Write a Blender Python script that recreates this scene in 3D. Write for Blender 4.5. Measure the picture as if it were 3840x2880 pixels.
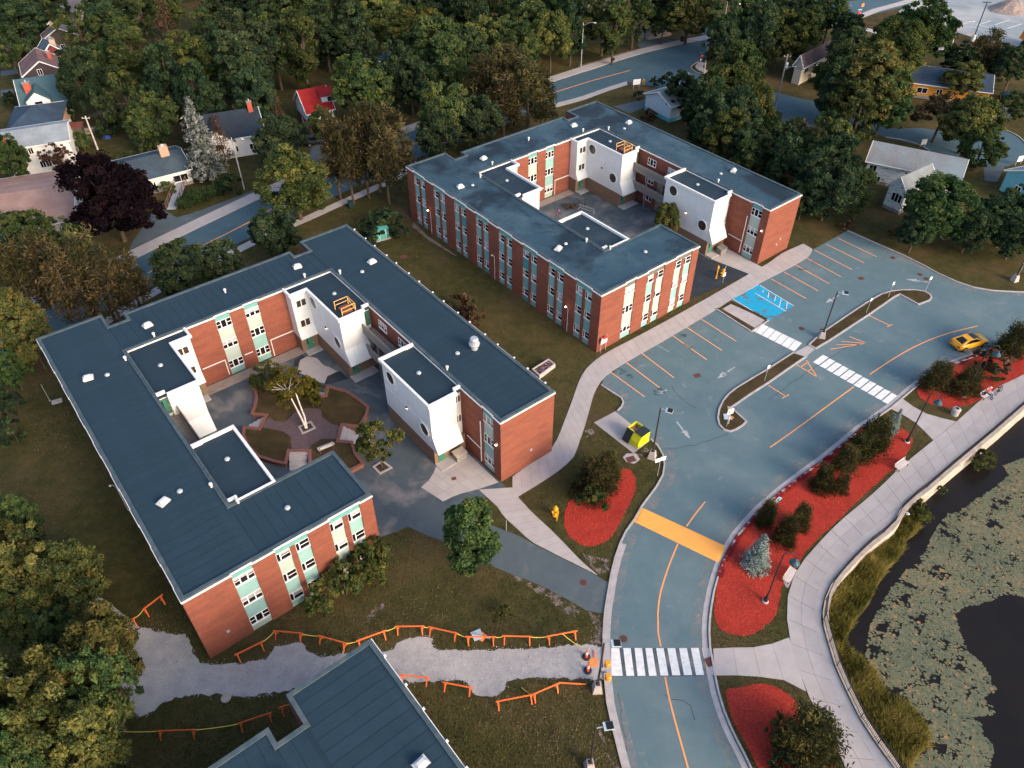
import bpy, bmesh, math, random
import numpy as np
from mathutils import Vector, Matrix
from mathutils.geometry import tessellate_polygon
for _o in list(bpy.data.objects): bpy.data.objects.remove(_o)
S = bpy.context.scene
COL = S.collection
R = math.radians
# ---------------------------------------------------------------- camera
cam_d = bpy.data.cameras.new('camera'); cam = bpy.data.objects.new('camera', cam_d); COL.objects.link(cam)
cam.location = (0, 0, 62.0)
cam.rotation_euler = (R(90 - 42.108), R(0.05), 0)
cam_d.sensor_width = 36.0; cam_d.lens = 36.0 * 2905.6 / 3840
cam_d.clip_start = 1.0; cam_d.clip_end = 6000
S.camera = cam
# ---------------------------------------------------------------- light
SUN_AZ = R(-42); SUN_EL = R(24)      # azimuth measured from +X, counter-clockwise
W = bpy.data.worlds.new('World'); S.world = W; W.use_nodes = True
nt = W.node_tree; nt.nodes.clear()
sky = nt.nodes.new('ShaderNodeTexSky'); sky.sky_type = 'NISHITA'; sky.sun_disc = False
sky.sun_elevation = SUN_EL; sky.sun_rotation = math.pi / 2 - SUN_AZ
sky.air_density = 1.0; sky.dust_density = 3.2; sky.ozone_density = 1.3
bg = nt.nodes.new('ShaderNodeBackground'); bg.inputs[1].default_value = 0.15
wo = nt.nodes.new('ShaderNodeOutputWorld')
nt.links.new(sky.outputs[0], bg.inputs[0]); nt.links.new(bg.outputs[0], wo.inputs[0])
sun_d = bpy.data.lights.new('sun', 'SUN'); sun_d.energy = 1.1; sun_d.angle = R(24); sun_d.color = (1.0, 0.74, 0.52)
sun = bpy.data.objects.new('sun', sun_d); COL.objects.link(sun)
sun.rotation_euler = Vector((math.cos(SUN_AZ) * math.cos(SUN_EL), math.sin(SUN_AZ) * math.cos(SUN_EL), math.sin(SUN_EL))).to_track_quat('Z', 'Y').to_euler()
S.view_settings.view_transform = 'Standard'; S.view_settings.look = 'None'
S.view_settings.exposure = 1.25; S.view_settings.gamma = 1.0; S.view_settings.use_curve_mapping = False
# ---------------------------------------------------------------- mesh helpers
class MB:
    def __init__(s): s.v = []; s.f = []
    def add(s, vs, fs):
        o = len(s.v); s.v += [tuple(p) for p in vs]; s.f += [tuple(i + o for i in f) for f in fs]; return s
    def box(s, x0, x1, y0, y1, z0, z1):
        return s.add([(x0,y0,z0),(x1,y0,z0),(x1,y1,z0),(x0,y1,z0),(x0,y0,z1),(x1,y0,z1),(x1,y1,z1),(x0,y1,z1)],
                     [(3,2,1,0),(4,5,6,7),(0,1,5,4),(1,2,6,5),(2,3,7,6),(3,0,4,7)])
    def sheet(s, pts, z):
        tri = tessellate_polygon([[Vector((p[0], p[1], 0)) for p in pts]])
        vs = [(p[0], p[1], z) for p in pts]; fs = []
        for a, b, c in tri:
            A, B, C = vs[a], vs[b], vs[c]
            cr = (B[0]-A[0])*(C[1]-A[1]) - (B[1]-A[1])*(C[0]-A[0])
            fs.append((a, b, c) if cr > 0 else (a, c, b))
        return s.add(vs, fs)
    def prism(s, pts, z0, z1, top=True, bottom=False):
        a = sum(pts[i][0]*pts[(i+1)%len(pts)][1] - pts[(i+1)%len(pts)][0]*pts[i][1] for i in range(len(pts)))
        if a < 0: pts = pts[::-1]
        n = len(pts)
        s.add([(p[0],p[1],z0) for p in pts] + [(p[0],p[1],z1) for p in pts], [(i,(i+1)%n,n+(i+1)%n,n+i) for i in range(n)])
        if top: s.sheet(pts, z1)
        if bottom:
            k = len(s.f); s.sheet(pts, z0); s.f[k:] = [f[::-1] for f in s.f[k:]]
        return s
    def tube(s, p0, p1, r0, r1=None, n=8, caps=True):
        r1 = r0 if r1 is None else r1
        p0 = Vector(p0); p1 = Vector(p1); d = (p1 - p0).normalized()
        a = d.orthogonal().normalized(); b = d.cross(a)
        vs = []
        for p, r in ((p0, r0), (p1, r1)):
            for i in range(n):
                t = 2*math.pi*i/n; vs.append(p + a*math.cos(t)*r + b*math.sin(t)*r)
        fs = [(i,(i+1)%n,n+(i+1)%n,n+i) for i in range(n)]
        if caps: fs += [tuple(range(n-1,-1,-1)), tuple(range(n,2*n))]
        return s.add(vs, fs)
    def path(s, pts, r, n=6, r1=None):
        for i in range(len(pts)-1):
            if r1 is None: s.tube(pts[i], pts[i+1], r, r, n)
            else:
                a = i/(len(pts)-1); b = (i+1)/(len(pts)-1); s.tube(pts[i], pts[i+1], r+(r1-r)*a, r+(r1-r)*b, n)
        return s
    def beam(s, p0, p1, w, h):
        p0 = Vector(p0); p1 = Vector(p1); d = (p1-p0).normalized(); up = Vector((0,0,1))
        if abs(d.z) > .98: up = Vector((1,0,0))
        x = d.cross(up).normalized()*w/2; y = x.cross(d).normalized()*h/2
        vs = [p0-x-y,p0+x-y,p0+x+y,p0-x+y,p1-x-y,p1+x-y,p1+x+y,p1-x+y]
        return s.add(vs, [(0,3,2,1),(4,5,6,7),(0,1,5,4),(1,2,6,5),(2,3,7,6),(3,0,4,7)])
    def lathe(s, prof, cx=0, cy=0, n=16):
        k = len(prof); vs = []
        for r, z in prof:
            for i in range(n):
                t = 2*math.pi*i/n; vs.append((cx+r*math.cos(t), cy+r*math.sin(t), z))
        fs = [(j*n+i, j*n+(i+1)%n, (j+1)*n+(i+1)%n, (j+1)*n+i) for j in range(k-1) for i in range(n)]
        fs += [tuple(range(n-1,-1,-1)), tuple((k-1)*n+i for i in range(n))]
        return s.add(vs, fs)
    def ball(s, c, rx, ry=None, rz=None, n=10, m=6):
        ry = ry or rx; rz = rz or rx
        return s.add([(c[0]+rx*math.sin(math.pi*j/m)*math.cos(2*math.pi*i/n), c[1]+ry*math.sin(math.pi*j/m)*math.sin(2*math.pi*i/n), c[2]+rz*math.cos(math.pi*j/m)) for j in range(m+1) for i in range(n)],
                     [(j*n+i,(j+1)*n+i,(j+1)*n+(i+1)%n,j*n+(i+1)%n) for j in range(m) for i in range(n)])
    def ribbon(s, pts, w, z, h=0.0, off=0.0, closed=False):
        L = offset(pts, off + w/2, closed); Rr = offset(pts, off - w/2, closed); n = len(pts)
        vs = [(p[0],p[1],z+h) for p in L] + [(p[0],p[1],z+h) for p in Rr]
        fs = []
        m = n if closed else n-1
        for i in range(m):
            j = (i+1) % n; fs.append((i, n+i, n+j, j))
        s.add(vs, fs)
        if h > 0:
            s.add([(p[0],p[1],z) for p in L]+[(p[0],p[1],z+h) for p in L], [(i,n+i,n+(i+1)%n,(i+1)%n) for i in range(m)])
            s.add([(p[0],p[1],z) for p in Rr]+[(p[0],p[1],z+h) for p in Rr], [(i,(i+1)%n,n+(i+1)%n,n+i) for i in range(m)])
            if not closed:
                for k in (0, n-1):
                    a, b = L[k], Rr[k]; s.add([(a[0],a[1],z),(b[0],b[1],z),(b[0],b[1],z+h),(a[0],a[1],z+h)], [(0,1,2,3)])
        return s
    def mesh(s, name, m, uv=True, smooth=False, fix=False):
        me = bpy.data.meshes.new(name); me.from_pydata(s.v, [], s.f)
        if fix:
            bm = bmesh.new(); bm.from_mesh(me); bmesh.ops.remove_doubles(bm, verts=bm.verts, dist=1e-4); bmesh.ops.recalc_face_normals(bm, faces=bm.faces); bm.to_mesh(me); bm.free()
        if m: me.materials.append(m)
        if uv and len(me.polygons) < 6000:
            ul = me.uv_layers.new(name='UVMap').data
            for p in me.polygons:
                nx, ny, nz = p.normal
                if abs(nz) > .7: tx, ty, flat = 1, 0, True
                else:
                    l = math.hypot(nx, ny) or 1; tx, ty, flat = -ny/l, nx/l, False
                for li in p.loop_indices:
                    c = me.vertices[me.loops[li].vertex_index].co
                    ul[li].uv = (c.x, c.y) if flat else (c.x*tx + c.y*ty, c.z)
        if smooth:
            for p in me.polygons: p.use_smooth = True
        return me
    def build(s, name, m, parent=None, loc=None, rz=None, **k):
        return obj(name, s.mesh(name, m, **k), parent, loc, rz)
def obj(name, me, parent=None, loc=None, rz=None):
    o = bpy.data.objects.new(name, me); COL.objects.link(o)
    if parent: o.parent = parent
    if loc: o.location = loc
    if rz is not None: o.rotation_euler = (0, 0, rz)
    return o
def tag(o, label=None, cat=None, group=None, kind=None):
    if label: o['label'] = label
    if cat: o['category'] = cat
    if group: o['group'] = group
    if kind: o['kind'] = kind
    return o
def thing(name, label, cat, loc=(0,0,0), rz=0, group=None):
    o = obj(name, None, None, loc, rz); o.empty_display_size = .2
    return tag(o, label, cat, group)
def struct(o): o['kind'] = 'structure'; return o
def copy_tree(o, parent=None):
    c = o.copy(); COL.objects.link(c)
    if parent: c.parent = parent
    for ch in KIDS.get(o.name, [x for x in COL.objects if x.parent == o]): copy_tree(ch, c)
    return c
KIDS = {}
def offset(pts, d, closed=False):
    n = len(pts); out = []
    for i in range(n):
        if closed: a, b = pts[i-1], pts[(i+1) % n]
        else: a, b = pts[max(i-1,0)], pts[min(i+1,n-1)]
        p = pts[i]
        def nrm(u, v):
            dx, dy = v[0]-u[0], v[1]-u[1]; l = math.hypot(dx, dy) or 1; return (-dy/l, dx/l)
        if a == p: n1 = n2 = nrm(p, b)
        elif b == p: n1 = n2 = nrm(a, p)
        else: n1, n2 = nrm(a, p), nrm(p, b)
        mx, my = n1[0]+n2[0], n1[1]+n2[1]; l2 = mx*mx+my*my
        if l2 < .3: mx, my = n1; k = 1.0
        else: k = 2.0/l2
        out.append((p[0]+mx*k*d, p[1]+my*k*d))
    return out
def smooth(pts, step=1.5, closed=False):
    n = len(pts); out = []
    rng = n if closed else n-1
    for i in range(rng):
        p1, p2 = pts[i], pts[(i+1) % n]
        p0 = pts[i-1] if (closed or i > 0) else p1
        p3 = pts[(i+2) % n] if (closed or i < n-2) else p2
        k = max(1, int(math.hypot(p2[0]-p1[0], p2[1]-p1[1])/step))
        for j in range(k):
            t = j/k
            out.append(tuple(.5*((2*p1[c]) + (-p0[c]+p2[c])*t + (2*p0[c]-5*p1[c]+4*p2[c]-p3[c])*t*t + (-p0[c]+3*p1[c]-3*p2[c]+p3[c])*t**3) for c in (0,1)))
    if not closed: out.append(tuple(pts[-1]))
    return out
def resample(pts, n):
    d = [0]
    for i in range(1, len(pts)): d.append(d[-1]+math.hypot(pts[i][0]-pts[i-1][0], pts[i][1]-pts[i-1][1]))
    out = []; j = 0
    for i in range(n):
        t = d[-1]*i/(n-1)
        while j < len(d)-2 and d[j+1] < t: j += 1
        f = (t-d[j])/((d[j+1]-d[j]) or 1); out.append((pts[j][0]+(pts[j+1][0]-pts[j][0])*f, pts[j][1]+(pts[j+1][1]-pts[j][1])*f))
    return out
def plen(pts): return sum(math.hypot(pts[i+1][0]-pts[i][0], pts[i+1][1]-pts[i][1]) for i in range(len(pts)-1))
def inside(p, poly):
    x, y = p; r = False; n = len(poly)
    for i in range(n):
        x1, y1 = poly[i]; x2, y2 = poly[i-1]
        if (y1 > y) != (y2 > y) and x < (x2-x1)*(y-y1)/(y2-y1)+x1: r = not r
    return r
# ---------------------------------------------------------------- materials
def nmat(name):
    m = bpy.data.materials.new(name); m.use_nodes = True; t = m.node_tree
    return m, t, t.nodes['Principled BSDF']
def N(t, ty, **k):
    n = t.nodes.new(ty)
    for a, b in k.items():
        if a.startswith('i_'): n.inputs[a[2:].replace('_', ' ')].default_value = b
        else: setattr(n, a, b)
    return n
def c4(c): return (c[0], c[1], c[2], 1)
def coord(t, kind):
    if kind == 'pos': return N(t, 'ShaderNodeNewGeometry').outputs['Position']
    return N(t, 'ShaderNodeTexCoord').outputs['Object' if kind == 'obj' else 'UV']
def noise(t, vec, scale, detail=4, rough=.55, dist=0.0):
    n = N(t, 'ShaderNodeTexNoise'); n.inputs['Scale'].default_value = scale; n.inputs['Detail'].default_value = detail; n.inputs['Roughness'].default_value = rough; n.inputs['Distortion'].default_value = dist
    t.links.new(vec, n.inputs['Vector']); return n.outputs['Fac']
def ramp(t, fac, a, b):
    r = N(t, 'ShaderNodeMapRange'); r.inputs['From Min'].default_value = a; r.inputs['From Max'].default_value = b; r.clamp = True
    t.links.new(fac, r.inputs['Value']); return r.outputs['Result']
def mix(t, fac, a, b, mode='MIX'):
    m = N(t, 'ShaderNodeMix', data_type='RGBA', blend_type=mode)
    for s, v in ((m.inputs[0], fac), (m.inputs[6], a), (m.inputs[7], b)):
        if isinstance(v, (int, float)): s.default_value = v
        elif isinstance(v, tuple): s.default_value = c4(v)
        else: t.links.new(v, s)
    return m.outputs[2]
def bump(t, bs, h, strength, dist=.02):
    b = N(t, 'ShaderNodeBump'); b.inputs['Strength'].default_value = strength; b.inputs['Distance'].default_value = dist
    t.links.new(h, b.inputs['Height']); t.links.new(b.outputs[0], bs.inputs['Normal'])
def rnd_val(t, col, amt):
    oi = N(t, 'ShaderNodeObjectInfo'); r = N(t, 'ShaderNodeMapRange'); r.inputs['To Min'].default_value = 1-amt; r.inputs['To Max'].default_value = 1+amt
    t.links.new(oi.outputs['Random'], r.inputs['Value'])
    h = N(t, 'ShaderNodeHueSaturation'); t.links.new(col, h.inputs['Color']); t.links.new(r.outputs[0], h.inputs['Value']); return h.outputs[0]
def pm(name, c1, c2=None, sc=1.0, rough=.8, co='obj', lo=.35, hi=.65, layers=(), bmp=None, metal=0.0, spec=.25, rnd=0.0, emit=None, detail=5):
    """c1/c2 mixed by noise; layers: (colour, scale, lo, hi, strength) patches laid on top; bmp: (scale, strength)"""
    m, t, b = nmat(name)
    b.inputs['Roughness'].default_value = rough; b.inputs['Metallic'].default_value = metal; b.inputs['Specular IOR Level'].default_value = spec
    if c2 is None and not layers and not rnd and not bmp:
        b.inputs['Base Color'].default_value = c4(c1)
    else:
        v = coord(t, co); col = mix(t, ramp(t, noise(t, v, sc, detail), lo, hi), c1, c2 or c1)
        for i, (lc, ls, a, z, st) in enumerate(layers):
            f = ramp(t, noise(t, v, ls, 5, .6, .4), a, z)
            mm = N(t, 'ShaderNodeMath', operation='MULTIPLY'); t.links.new(f, mm.inputs[0]); mm.inputs[1].default_value = st
            col = mix(t, mm.outputs[0], col, lc)
        if rnd: col = rnd_val(t, col, rnd)
        t.links.new(col, b.inputs['Base Color'])
        if bmp: bump(t, b, noise(t, v, bmp[0], 3), bmp[1], bmp[2] if len(bmp) > 2 else .02)
    if emit: b.inputs['Emission Color'].default_value = c4(emit[0]); b.inputs['Emission Strength'].default_value = emit[1]
    return m
def brickmat(name, c1, c2, mortar, patch, bw=.22, bh=.085):
    m, t, b = nmat(name); b.inputs['Roughness'].default_value = .9; b.inputs['Specular IOR Level'].default_value = .15
    uv = coord(t, 'uv'); n = N(t, 'ShaderNodeTexBrick'); t.links.new(uv, n.inputs['Vector'])
    n.inputs['Scale'].default_value = 1; n.inputs['Brick Width'].default_value = bw; n.inputs['Row Height'].default_value = bh; n.inputs['Mortar Size'].default_value = .008; n.inputs['Mortar Smooth'].default_value = .3
    n.inputs['Color1'].default_value = c4(c1); n.inputs['Color2'].default_value = c4(c2); n.inputs['Mortar'].default_value = c4(mortar)
    st = N(t, 'ShaderNodeMapping'); st.inputs['Scale'].default_value = (.35, 1.6, 1); t.links.new(uv, st.inputs['Vector'])
    col = mix(t, ramp(t, noise(t, st.outputs[0], .9, 7, .7, .3), .42, .66), n.outputs['Color'], patch)
    col = mix(t, .32, col, mix(t, ramp(t, noise(t, uv, 3.2, 3), .3, .7), c1, c2))
    t.links.new(col, b.inputs['Base Color']); bump(t, b, n.outputs['Fac'], -.4, .01)
    return m
def ribmat(name, c1, c2, scale, strength, rough=.5, seam=None):
    m, t, b = nmat(name); b.inputs['Roughness'].default_value = rough
    uv = coord(t, 'uv'); w = N(t, 'ShaderNodeTexWave', wave_type='BANDS', bands_direction='X'); w.inputs['Scale'].default_value = scale; t.links.new(uv, w.inputs['Vector'])
    st = N(t, 'ShaderNodeMapping'); st.inputs['Scale'].default_value = (3, .5, 1); t.links.new(uv, st.inputs['Vector'])
    col = mix(t, ramp(t, noise(t, st.outputs[0], .8, 5), .3, .75), c1, c2)
    t.links.new(col, b.inputs['Base Color']); bump(t, b, w.outputs['Fac'], strength, .01); return m
def shingle(name, c1, c2, c3):
    m, t, b = nmat(name); b.inputs['Roughness'].default_value = .95; b.inputs['Specular IOR Level'].default_value = .1
    v = coord(t, 'obj'); st = N(t, 'ShaderNodeMapping'); st.inputs['Scale'].default_value = (1, 1, 2.5); t.links.new(v, st.inputs['Vector'])
    col = mix(t, ramp(t, noise(t, st.outputs[0], 4.5, 3, .7), .35, .65), c1, c2); col = mix(t, ramp(t, noise(t, v, .35, 4), .4, .7), col, c3)
    t.links.new(col, b.inputs['Base Color']); bump(t, b, noise(t, st.outputs[0], 7, 2), .6, .03); return m
def leafmat(name, cols, trans=.25, rough=.6):
    m, t, b = nmat(name); t.nodes.remove(b); out = t.nodes['Material Output']
    at = N(t, 'ShaderNodeAttribute', attribute_name='tint'); cr = N(t, 'ShaderNodeValToRGB'); e = cr.color_ramp.elements
    e[0].color = c4(cols[0]); e[1].color = c4(cols[-1])
    for i, c in enumerate(cols[1:-1]):
        k = e.new((i+1)/(len(cols)-1)); k.color = c4(c)
    t.links.new(at.outputs['Fac'], cr.inputs['Fac'])
    oi = N(t, 'ShaderNodeObjectInfo'); hs = N(t, 'ShaderNodeHueSaturation')
    r1 = N(t, 'ShaderNodeMapRange'); r1.inputs['To Min'].default_value = .47; r1.inputs['To Max'].default_value = .52; t.links.new(oi.outputs['Random'], r1.inputs['Value']); t.links.new(r1.outputs[0], hs.inputs['Hue'])
    mu = N(t, 'ShaderNodeMath', operation='MULTIPLY'); mu.inputs[1].default_value = 7.13; t.links.new(oi.outputs['Random'], mu.inputs[0])
    fr = N(t, 'ShaderNodeMath', operation='FRACT'); t.links.new(mu.outputs[0], fr.inputs[0])
    r2 = N(t, 'ShaderNodeMapRange'); r2.inputs['To Min'].default_value = .75; r2.inputs['To Max'].default_value = 1.25; t.links.new(fr.outputs[0], r2.inputs['Value']); t.links.new(r2.outputs[0], hs.inputs['Value'])
    t.links.new(cr.outputs[0], hs.inputs['Color'])
    d = N(t, 'ShaderNodeBsdfDiffuse'); tr = N(t, 'ShaderNodeBsdfTranslucent'); mx = N(t, 'ShaderNodeMixShader'); mx.inputs[0].default_value = trans
    t.links.new(hs.outputs[0], d.inputs['Color']); t.links.new(hs.outputs[0], tr.inputs['Color'])
    t.links.new(d.outputs[0], mx.inputs[1]); t.links.new(tr.outputs[0], mx.inputs[2]); t.links.new(mx.outputs[0], out.inputs['Surface'])
    return m
M = {}
M['lawn'] = pm('lawn', (.040,.042,.015), (.078,.066,.026), .9, .95, 'pos', .3, .7, [((.125,.080,.042), .09, .47, .70, .75), ((.018,.019,.008), .30, .5, .8, .45), ((.06,.062,.018), 2.5, .55, .75, .5), ((.10,.07,.035), 5.0, .6, .8, .4)], (6.0, .9, .08), spec=.05, detail=9)
M['dry_lawn'] = pm('dry_lawn', (.075,.05,.028), (.04,.036,.014), .7, .95, 'pos', .3, .7, [((.13,.085,.045), .3, .5, .75, .7)], (6.0, .9, .08), spec=.05, detail=9)
M['asphalt'] = pm('asphalt', (.094,.152,.172), (.110,.170,.188), .6, .88, 'pos', .3, .7, [((.20,.235,.24), .10, .50, .72, .6), ((.064,.112,.132), .22, .55, .8, .45), ((.32,.32,.31), .55, .62, .82, .55), ((.05,.08,.095), 3.2, .64, .78, .4), ((.24,.27,.275), 7.0, .66, .74, .35)], (25, .35, .01), detail=10)
M['street'] = pm('street', (.055,.105,.132), (.070,.122,.148), .5, .85, 'pos', .3, .7, [((.040,.08,.105), .12, .5, .75, .5), ((.13,.17,.185), .35, .6, .8, .5)], (25, .3, .01), detail=9)
M['court_asphalt'] = pm('court_asphalt', (.062,.085,.103), (.085,.103,.12), .5, .9, 'pos', .3, .7, [((.24,.215,.21), .22, .50, .68, .8), ((.03,.045,.06), .3, .52, .72, .6)], (25, .35, .01), detail=9)
M['lane'] = pm('lane', (.075,.098,.112), (.092,.115,.128), .5, .9, 'pos', .3, .7, [((.22,.215,.21), .3, .56, .78, .6), ((.05,.068,.08), .25, .5, .75, .5)], (25, .35, .01), detail=9)
M['pale_lot'] = pm('pale_lot', (.22,.26,.28), (.28,.31,.325), .4, .9, 'pos', .3, .7, [((.44,.43,.42), .06, .46, .66, .8), ((.14,.18,.205), .12, .5, .75, .5)], detail=9)
M['fresh_asphalt'] = pm('fresh_asphalt', (.022,.028,.038), (.035,.042,.052), .7, .85, 'pos', .3, .7, [((.08,.08,.088), .25, .56, .78, .6)], (25, .3, .01), detail=8)
M['concrete'] = pm('concrete', (.37,.335,.325), (.43,.39,.38), .8, .9, 'pos', .3, .7, [((.38,.26,.20), .45, .56, .8, .35), ((.30,.275,.26), 1.6, .6, .8, .4)], (18, .25, .01), rnd=.04, detail=8)
M['concrete_base'] = pm('concrete_base', (.25,.20,.17), (.30,.25,.22), 1.2, .95, 'pos')
M['kerb'] = pm('kerb', (.44,.41,.40), (.33,.30,.30), 1.5, .9, 'pos', .3, .7, [((.3,.16,.13), .8, .62, .8, .5)])
M['gravel'] = pm('gravel', (.31,.305,.31), (.42,.40,.395), 1.1, .95, 'pos', .3, .7, [((.48,.455,.44), .16, .48, .68, .8), ((.23,.255,.28), .2, .55, .78, .55)], (14, .9, .05), spec=.05, detail=12)
M['dirt'] = pm('dirt', (.13,.085,.06), (.23,.19,.17), 1.2, .95, 'pos', .3, .7, [((.30,.29,.30), 1.0, .55, .75, .6)], (10, .7, .05), spec=.05, detail=9)
M['mulch'] = pm('mulch', (.46,.050,.034), (.30,.030,.024), 5.0, .95, 'pos', .3, .7, [((.17,.018,.018), .35, .48, .75, .55), ((.56,.11,.07), 9., .56, .72, .6), ((.10,.02,.02), 14., .62, .74, .6)], (16, 1.0, .06), spec=.05, detail=8)
M['bare_soil'] = pm('bare_soil', (.05,.035,.025), (.09,.06,.04), 3, .95, 'pos', bmp=(9, .6, .05))
M['orange_paint'] = pm('orange_paint', (.88,.36,.12), (.78,.31,.11), 1.4, .8, 'pos', .35, .7, [((.30,.2,.15), 3.5, .62, .74, .7)])
M['hump_paint'] = pm('hump_paint', (.92,.40,.085), (.86,.37,.085), .8, .75, 'pos', .35, .7, [((.5,.25,.12), 6, .68, .8, .4)])
M['white_paint'] = pm('white_paint', (.78,.77,.75), (.62,.62,.61), 2.0, .8, 'pos', .35, .7, [((.28,.29,.30), 4.0, .60, .74, .7)])
M['worn_paint'] = pm('worn_paint', (.50,.52,.52), (.30,.33,.34), 3.0, .85, 'pos', .35, .6, [((.10,.12,.135), 2.6, .5, .6, .9)])
M['blue_paint'] = pm('blue_paint', (.01,.30,.52), (.02,.36,.56), 2.0, .8, 'pos', .35, .7, [((.13,.15,.16), .9, .54, .60, .95), ((.3,.34,.36), 5, .66, .78, .3)])
M['water'] = pm('water', (.010,.0085,.0075), (.014,.011,.009), .3, .3, 'pos', bmp=(1.2, .05, .05), spec=.16)
M['bank'] = pm('bank', (.03,.028,.012), (.06,.048,.02), 1.0, .95, 'pos', bmp=(3, .8, .1))
M['stone'] = pm('stone', (.47,.40,.34), (.32,.27,.235), 1.3, .9, 'pos', .3, .7, [((.2,.17,.15), 3.5, .6, .75, .5)], (6, .7, .06))
M['roof_new'] = pm('roof_new', (.014,.034,.052), (.018,.041,.061), .7, .85, 'obj', .3, .7, [((.027,.052,.072), .25, .50, .75, .6), ((.011,.029,.042), .33, .54, .78, .55), ((.04,.07,.088), 1.7, .64, .8, .3)], (30, .35, .01), rnd=.045, detail=9)
M['roof_base'] = pm('roof_base', (.011,.028,.043), (.014,.032,.048), .8, .85, 'obj')
M['roof_low'] = pm('roof_low', (.014,.030,.045), (.019,.037,.054), .7, .82, 'obj', .3, .7, [((.045,.062,.08), .35, .50, .72, .6)], (30, .3, .01), rnd=.05, detail=9)
M['roof_old'] = pm('roof_old', (.024,.056,.082), (.034,.072,.10), .5, .78, 'obj', .3, .7, [((.066,.118,.15), .16, .46, .66, .7), ((.009,.019,.030), .10, .48, .59, .9), ((.014,.028,.042), .5, .56, .70, .65)], (30, .3, .01), detail=10)
M['roof_kerb'] = pm('roof_kerb', (.04,.07,.09), (.085,.105,.115), 1.2, .85, 'obj', .35, .7)
M['brick'] = brickmat('brick', (.285,.092,.056), (.215,.068,.045), (.13,.068,.053), (.125,.048,.038))
M['pier_brick'] = M['brick']
M['tan_brick'] = brickmat('tan_brick', (.27,.175,.115), (.21,.135,.09), (.12,.085,.065), (.17,.11,.078), .4, .12)
M['planter_brick'] = brickmat('planter_brick', (.24,.095,.07), (.17,.075,.062), (.22,.16,.14), (.2,.09,.07))
M['white_clad'] = ribmat('white_clad', (.74,.745,.74), (.66,.665,.66), 9.0, .35)
M['white_trim'] = pm('white_trim', (.78,.77,.75), (.68,.67,.66), 2.5, .5, 'obj')
M['frame_white'] = pm('frame_white', (.80,.79,.77))
M['glass'] = pm('glass', (.012,.012,.016), None, 1, .12, 'obj', spec=.5)
M['glass_brown'] = pm('glass_brown', (.075,.05,.034), (.03,.022,.018), 1.2, .2, 'obj', spec=.5)
M['blind'] = pm('blind', (.42,.41,.42), (.34,.335,.35), 3, .7)
for k, c, d in (('panel_a', (.21,.39,.375), (.27,.44,.42)), ('panel_b', (.165,.36,.365), (.20,.40,.39)), ('panel_c', (.40,.47,.43), (.35,.43,.39)), ('panel_d', (.05,.27,.29), (.07,.31,.32)), ('panel_e', (.14,.28,.19), (.17,.32,.22))):
    M[k] = pm(k, c, d, 1.2, .55, 'obj', .3, .7, [((.30,.25,.19), 2.2, .64, .8, .3)])
M['rib_teal'] = pm('rib_teal', (.13,.33,.33), (.17,.38,.37), 1.5, .6); M['rib_grey'] = pm('rib_grey', (.17,.155,.15), (.24,.225,.21), 1.5, .6)
M['door_green'] = pm('door_green', (.045,.155,.115), (.06,.18,.13), 2, .5)
M['old_wood'] = pm('old_wood', (.16,.145,.135), (.26,.235,.215), 3, .85, 'obj', .3, .7, [((.27,.15,.08), 1.2, .58, .78, .6)], (9, .5, .02))
M['galv'] = pm('galv', (.52,.54,.56), (.42,.44,.46), 2, .45, metal=.4); M['bright_metal'] = pm('bright_metal', (.58,.58,.57), (.48,.48,.48), 2, .5)
M['yellow_rail'] = pm('yellow_rail', (.78,.40,.10)); M['hatch'] = pm('hatch', (.17,.06,.045), (.22,.08,.06), 2)
M['black'] = pm('black', (.012,.013,.016), None, 1, .5); M['black_metal'] = pm('black_metal', (.016,.016,.022), (.03,.03,.036), 3, .5)
M['bronze'] = pm('bronze', (.035,.028,.030), (.05,.04,.042), 3, .5); M['lamp_teal'] = pm('lamp_teal', (.03,.07,.09), None, 1, .35)
M['orange_wood'] = pm('orange_wood', (.80,.17,.045), (.70,.14,.04), 3, .7, 'obj', .3, .7, [((.75,.33,.2), 1.5, .55, .75, .6)], rnd=.1)
M['tape'] = pm('tape', (.75,.55,.10)); M['cone_orange'] = pm('cone_orange', (.80,.07,.04)); M['refl_white'] = pm('refl_white', (.85,.8,.78)); M['rubber'] = pm('rubber', (.02,.022,.028), (.035,.037,.042), 4, .9)
M['sign_white'] = pm('sign_white', (.80,.80,.79)); M['sign_back'] = pm('sign_back', (.50,.58,.63), None, 1, .45, metal=.2); M['sign_red'] = pm('sign_red', (.62,.03,.035)); M['sign_orange'] = pm('sign_orange', (.83,.28,.07), (.75,.22,.08), 2, .6)
M['sign_blue'] = pm('sign_blue', (.35,.55,.68)); M['hydrant'] = pm('hydrant', (.80,.38,.02), (.7,.3,.02), 4, .5); M['dumpster'] = pm('dumpster', (.62,.60,.02), (.70,.66,.03), 1.5, .5, 'obj', .3, .7, [((.35,.28,.03), 2.5, .6, .78, .5)])
M['lid'] = pm('lid', (.018,.024,.026), (.03,.036,.04), 3, .6); M['amber'] = pm('amber', (.85,.33,.03), (.75,.26,.03), 4, .4)
M['bench_wood'] = pm('bench_wood', (.60,.55,.53), (.48,.44,.43), 3, .8, rnd=.06); M['bench_frame'] = pm('bench_frame', (.1,.1,.11))
M['wire'] = pm('wire', (.03,.033,.035)); M['pole_wood'] = pm('pole_wood', (.23,.20,.175), (.32,.28,.25), 2, .9); M['pole_pale'] = pm('pole_pale', (.42,.38,.36), (.5,.46,.44), 2, .9)
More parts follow.
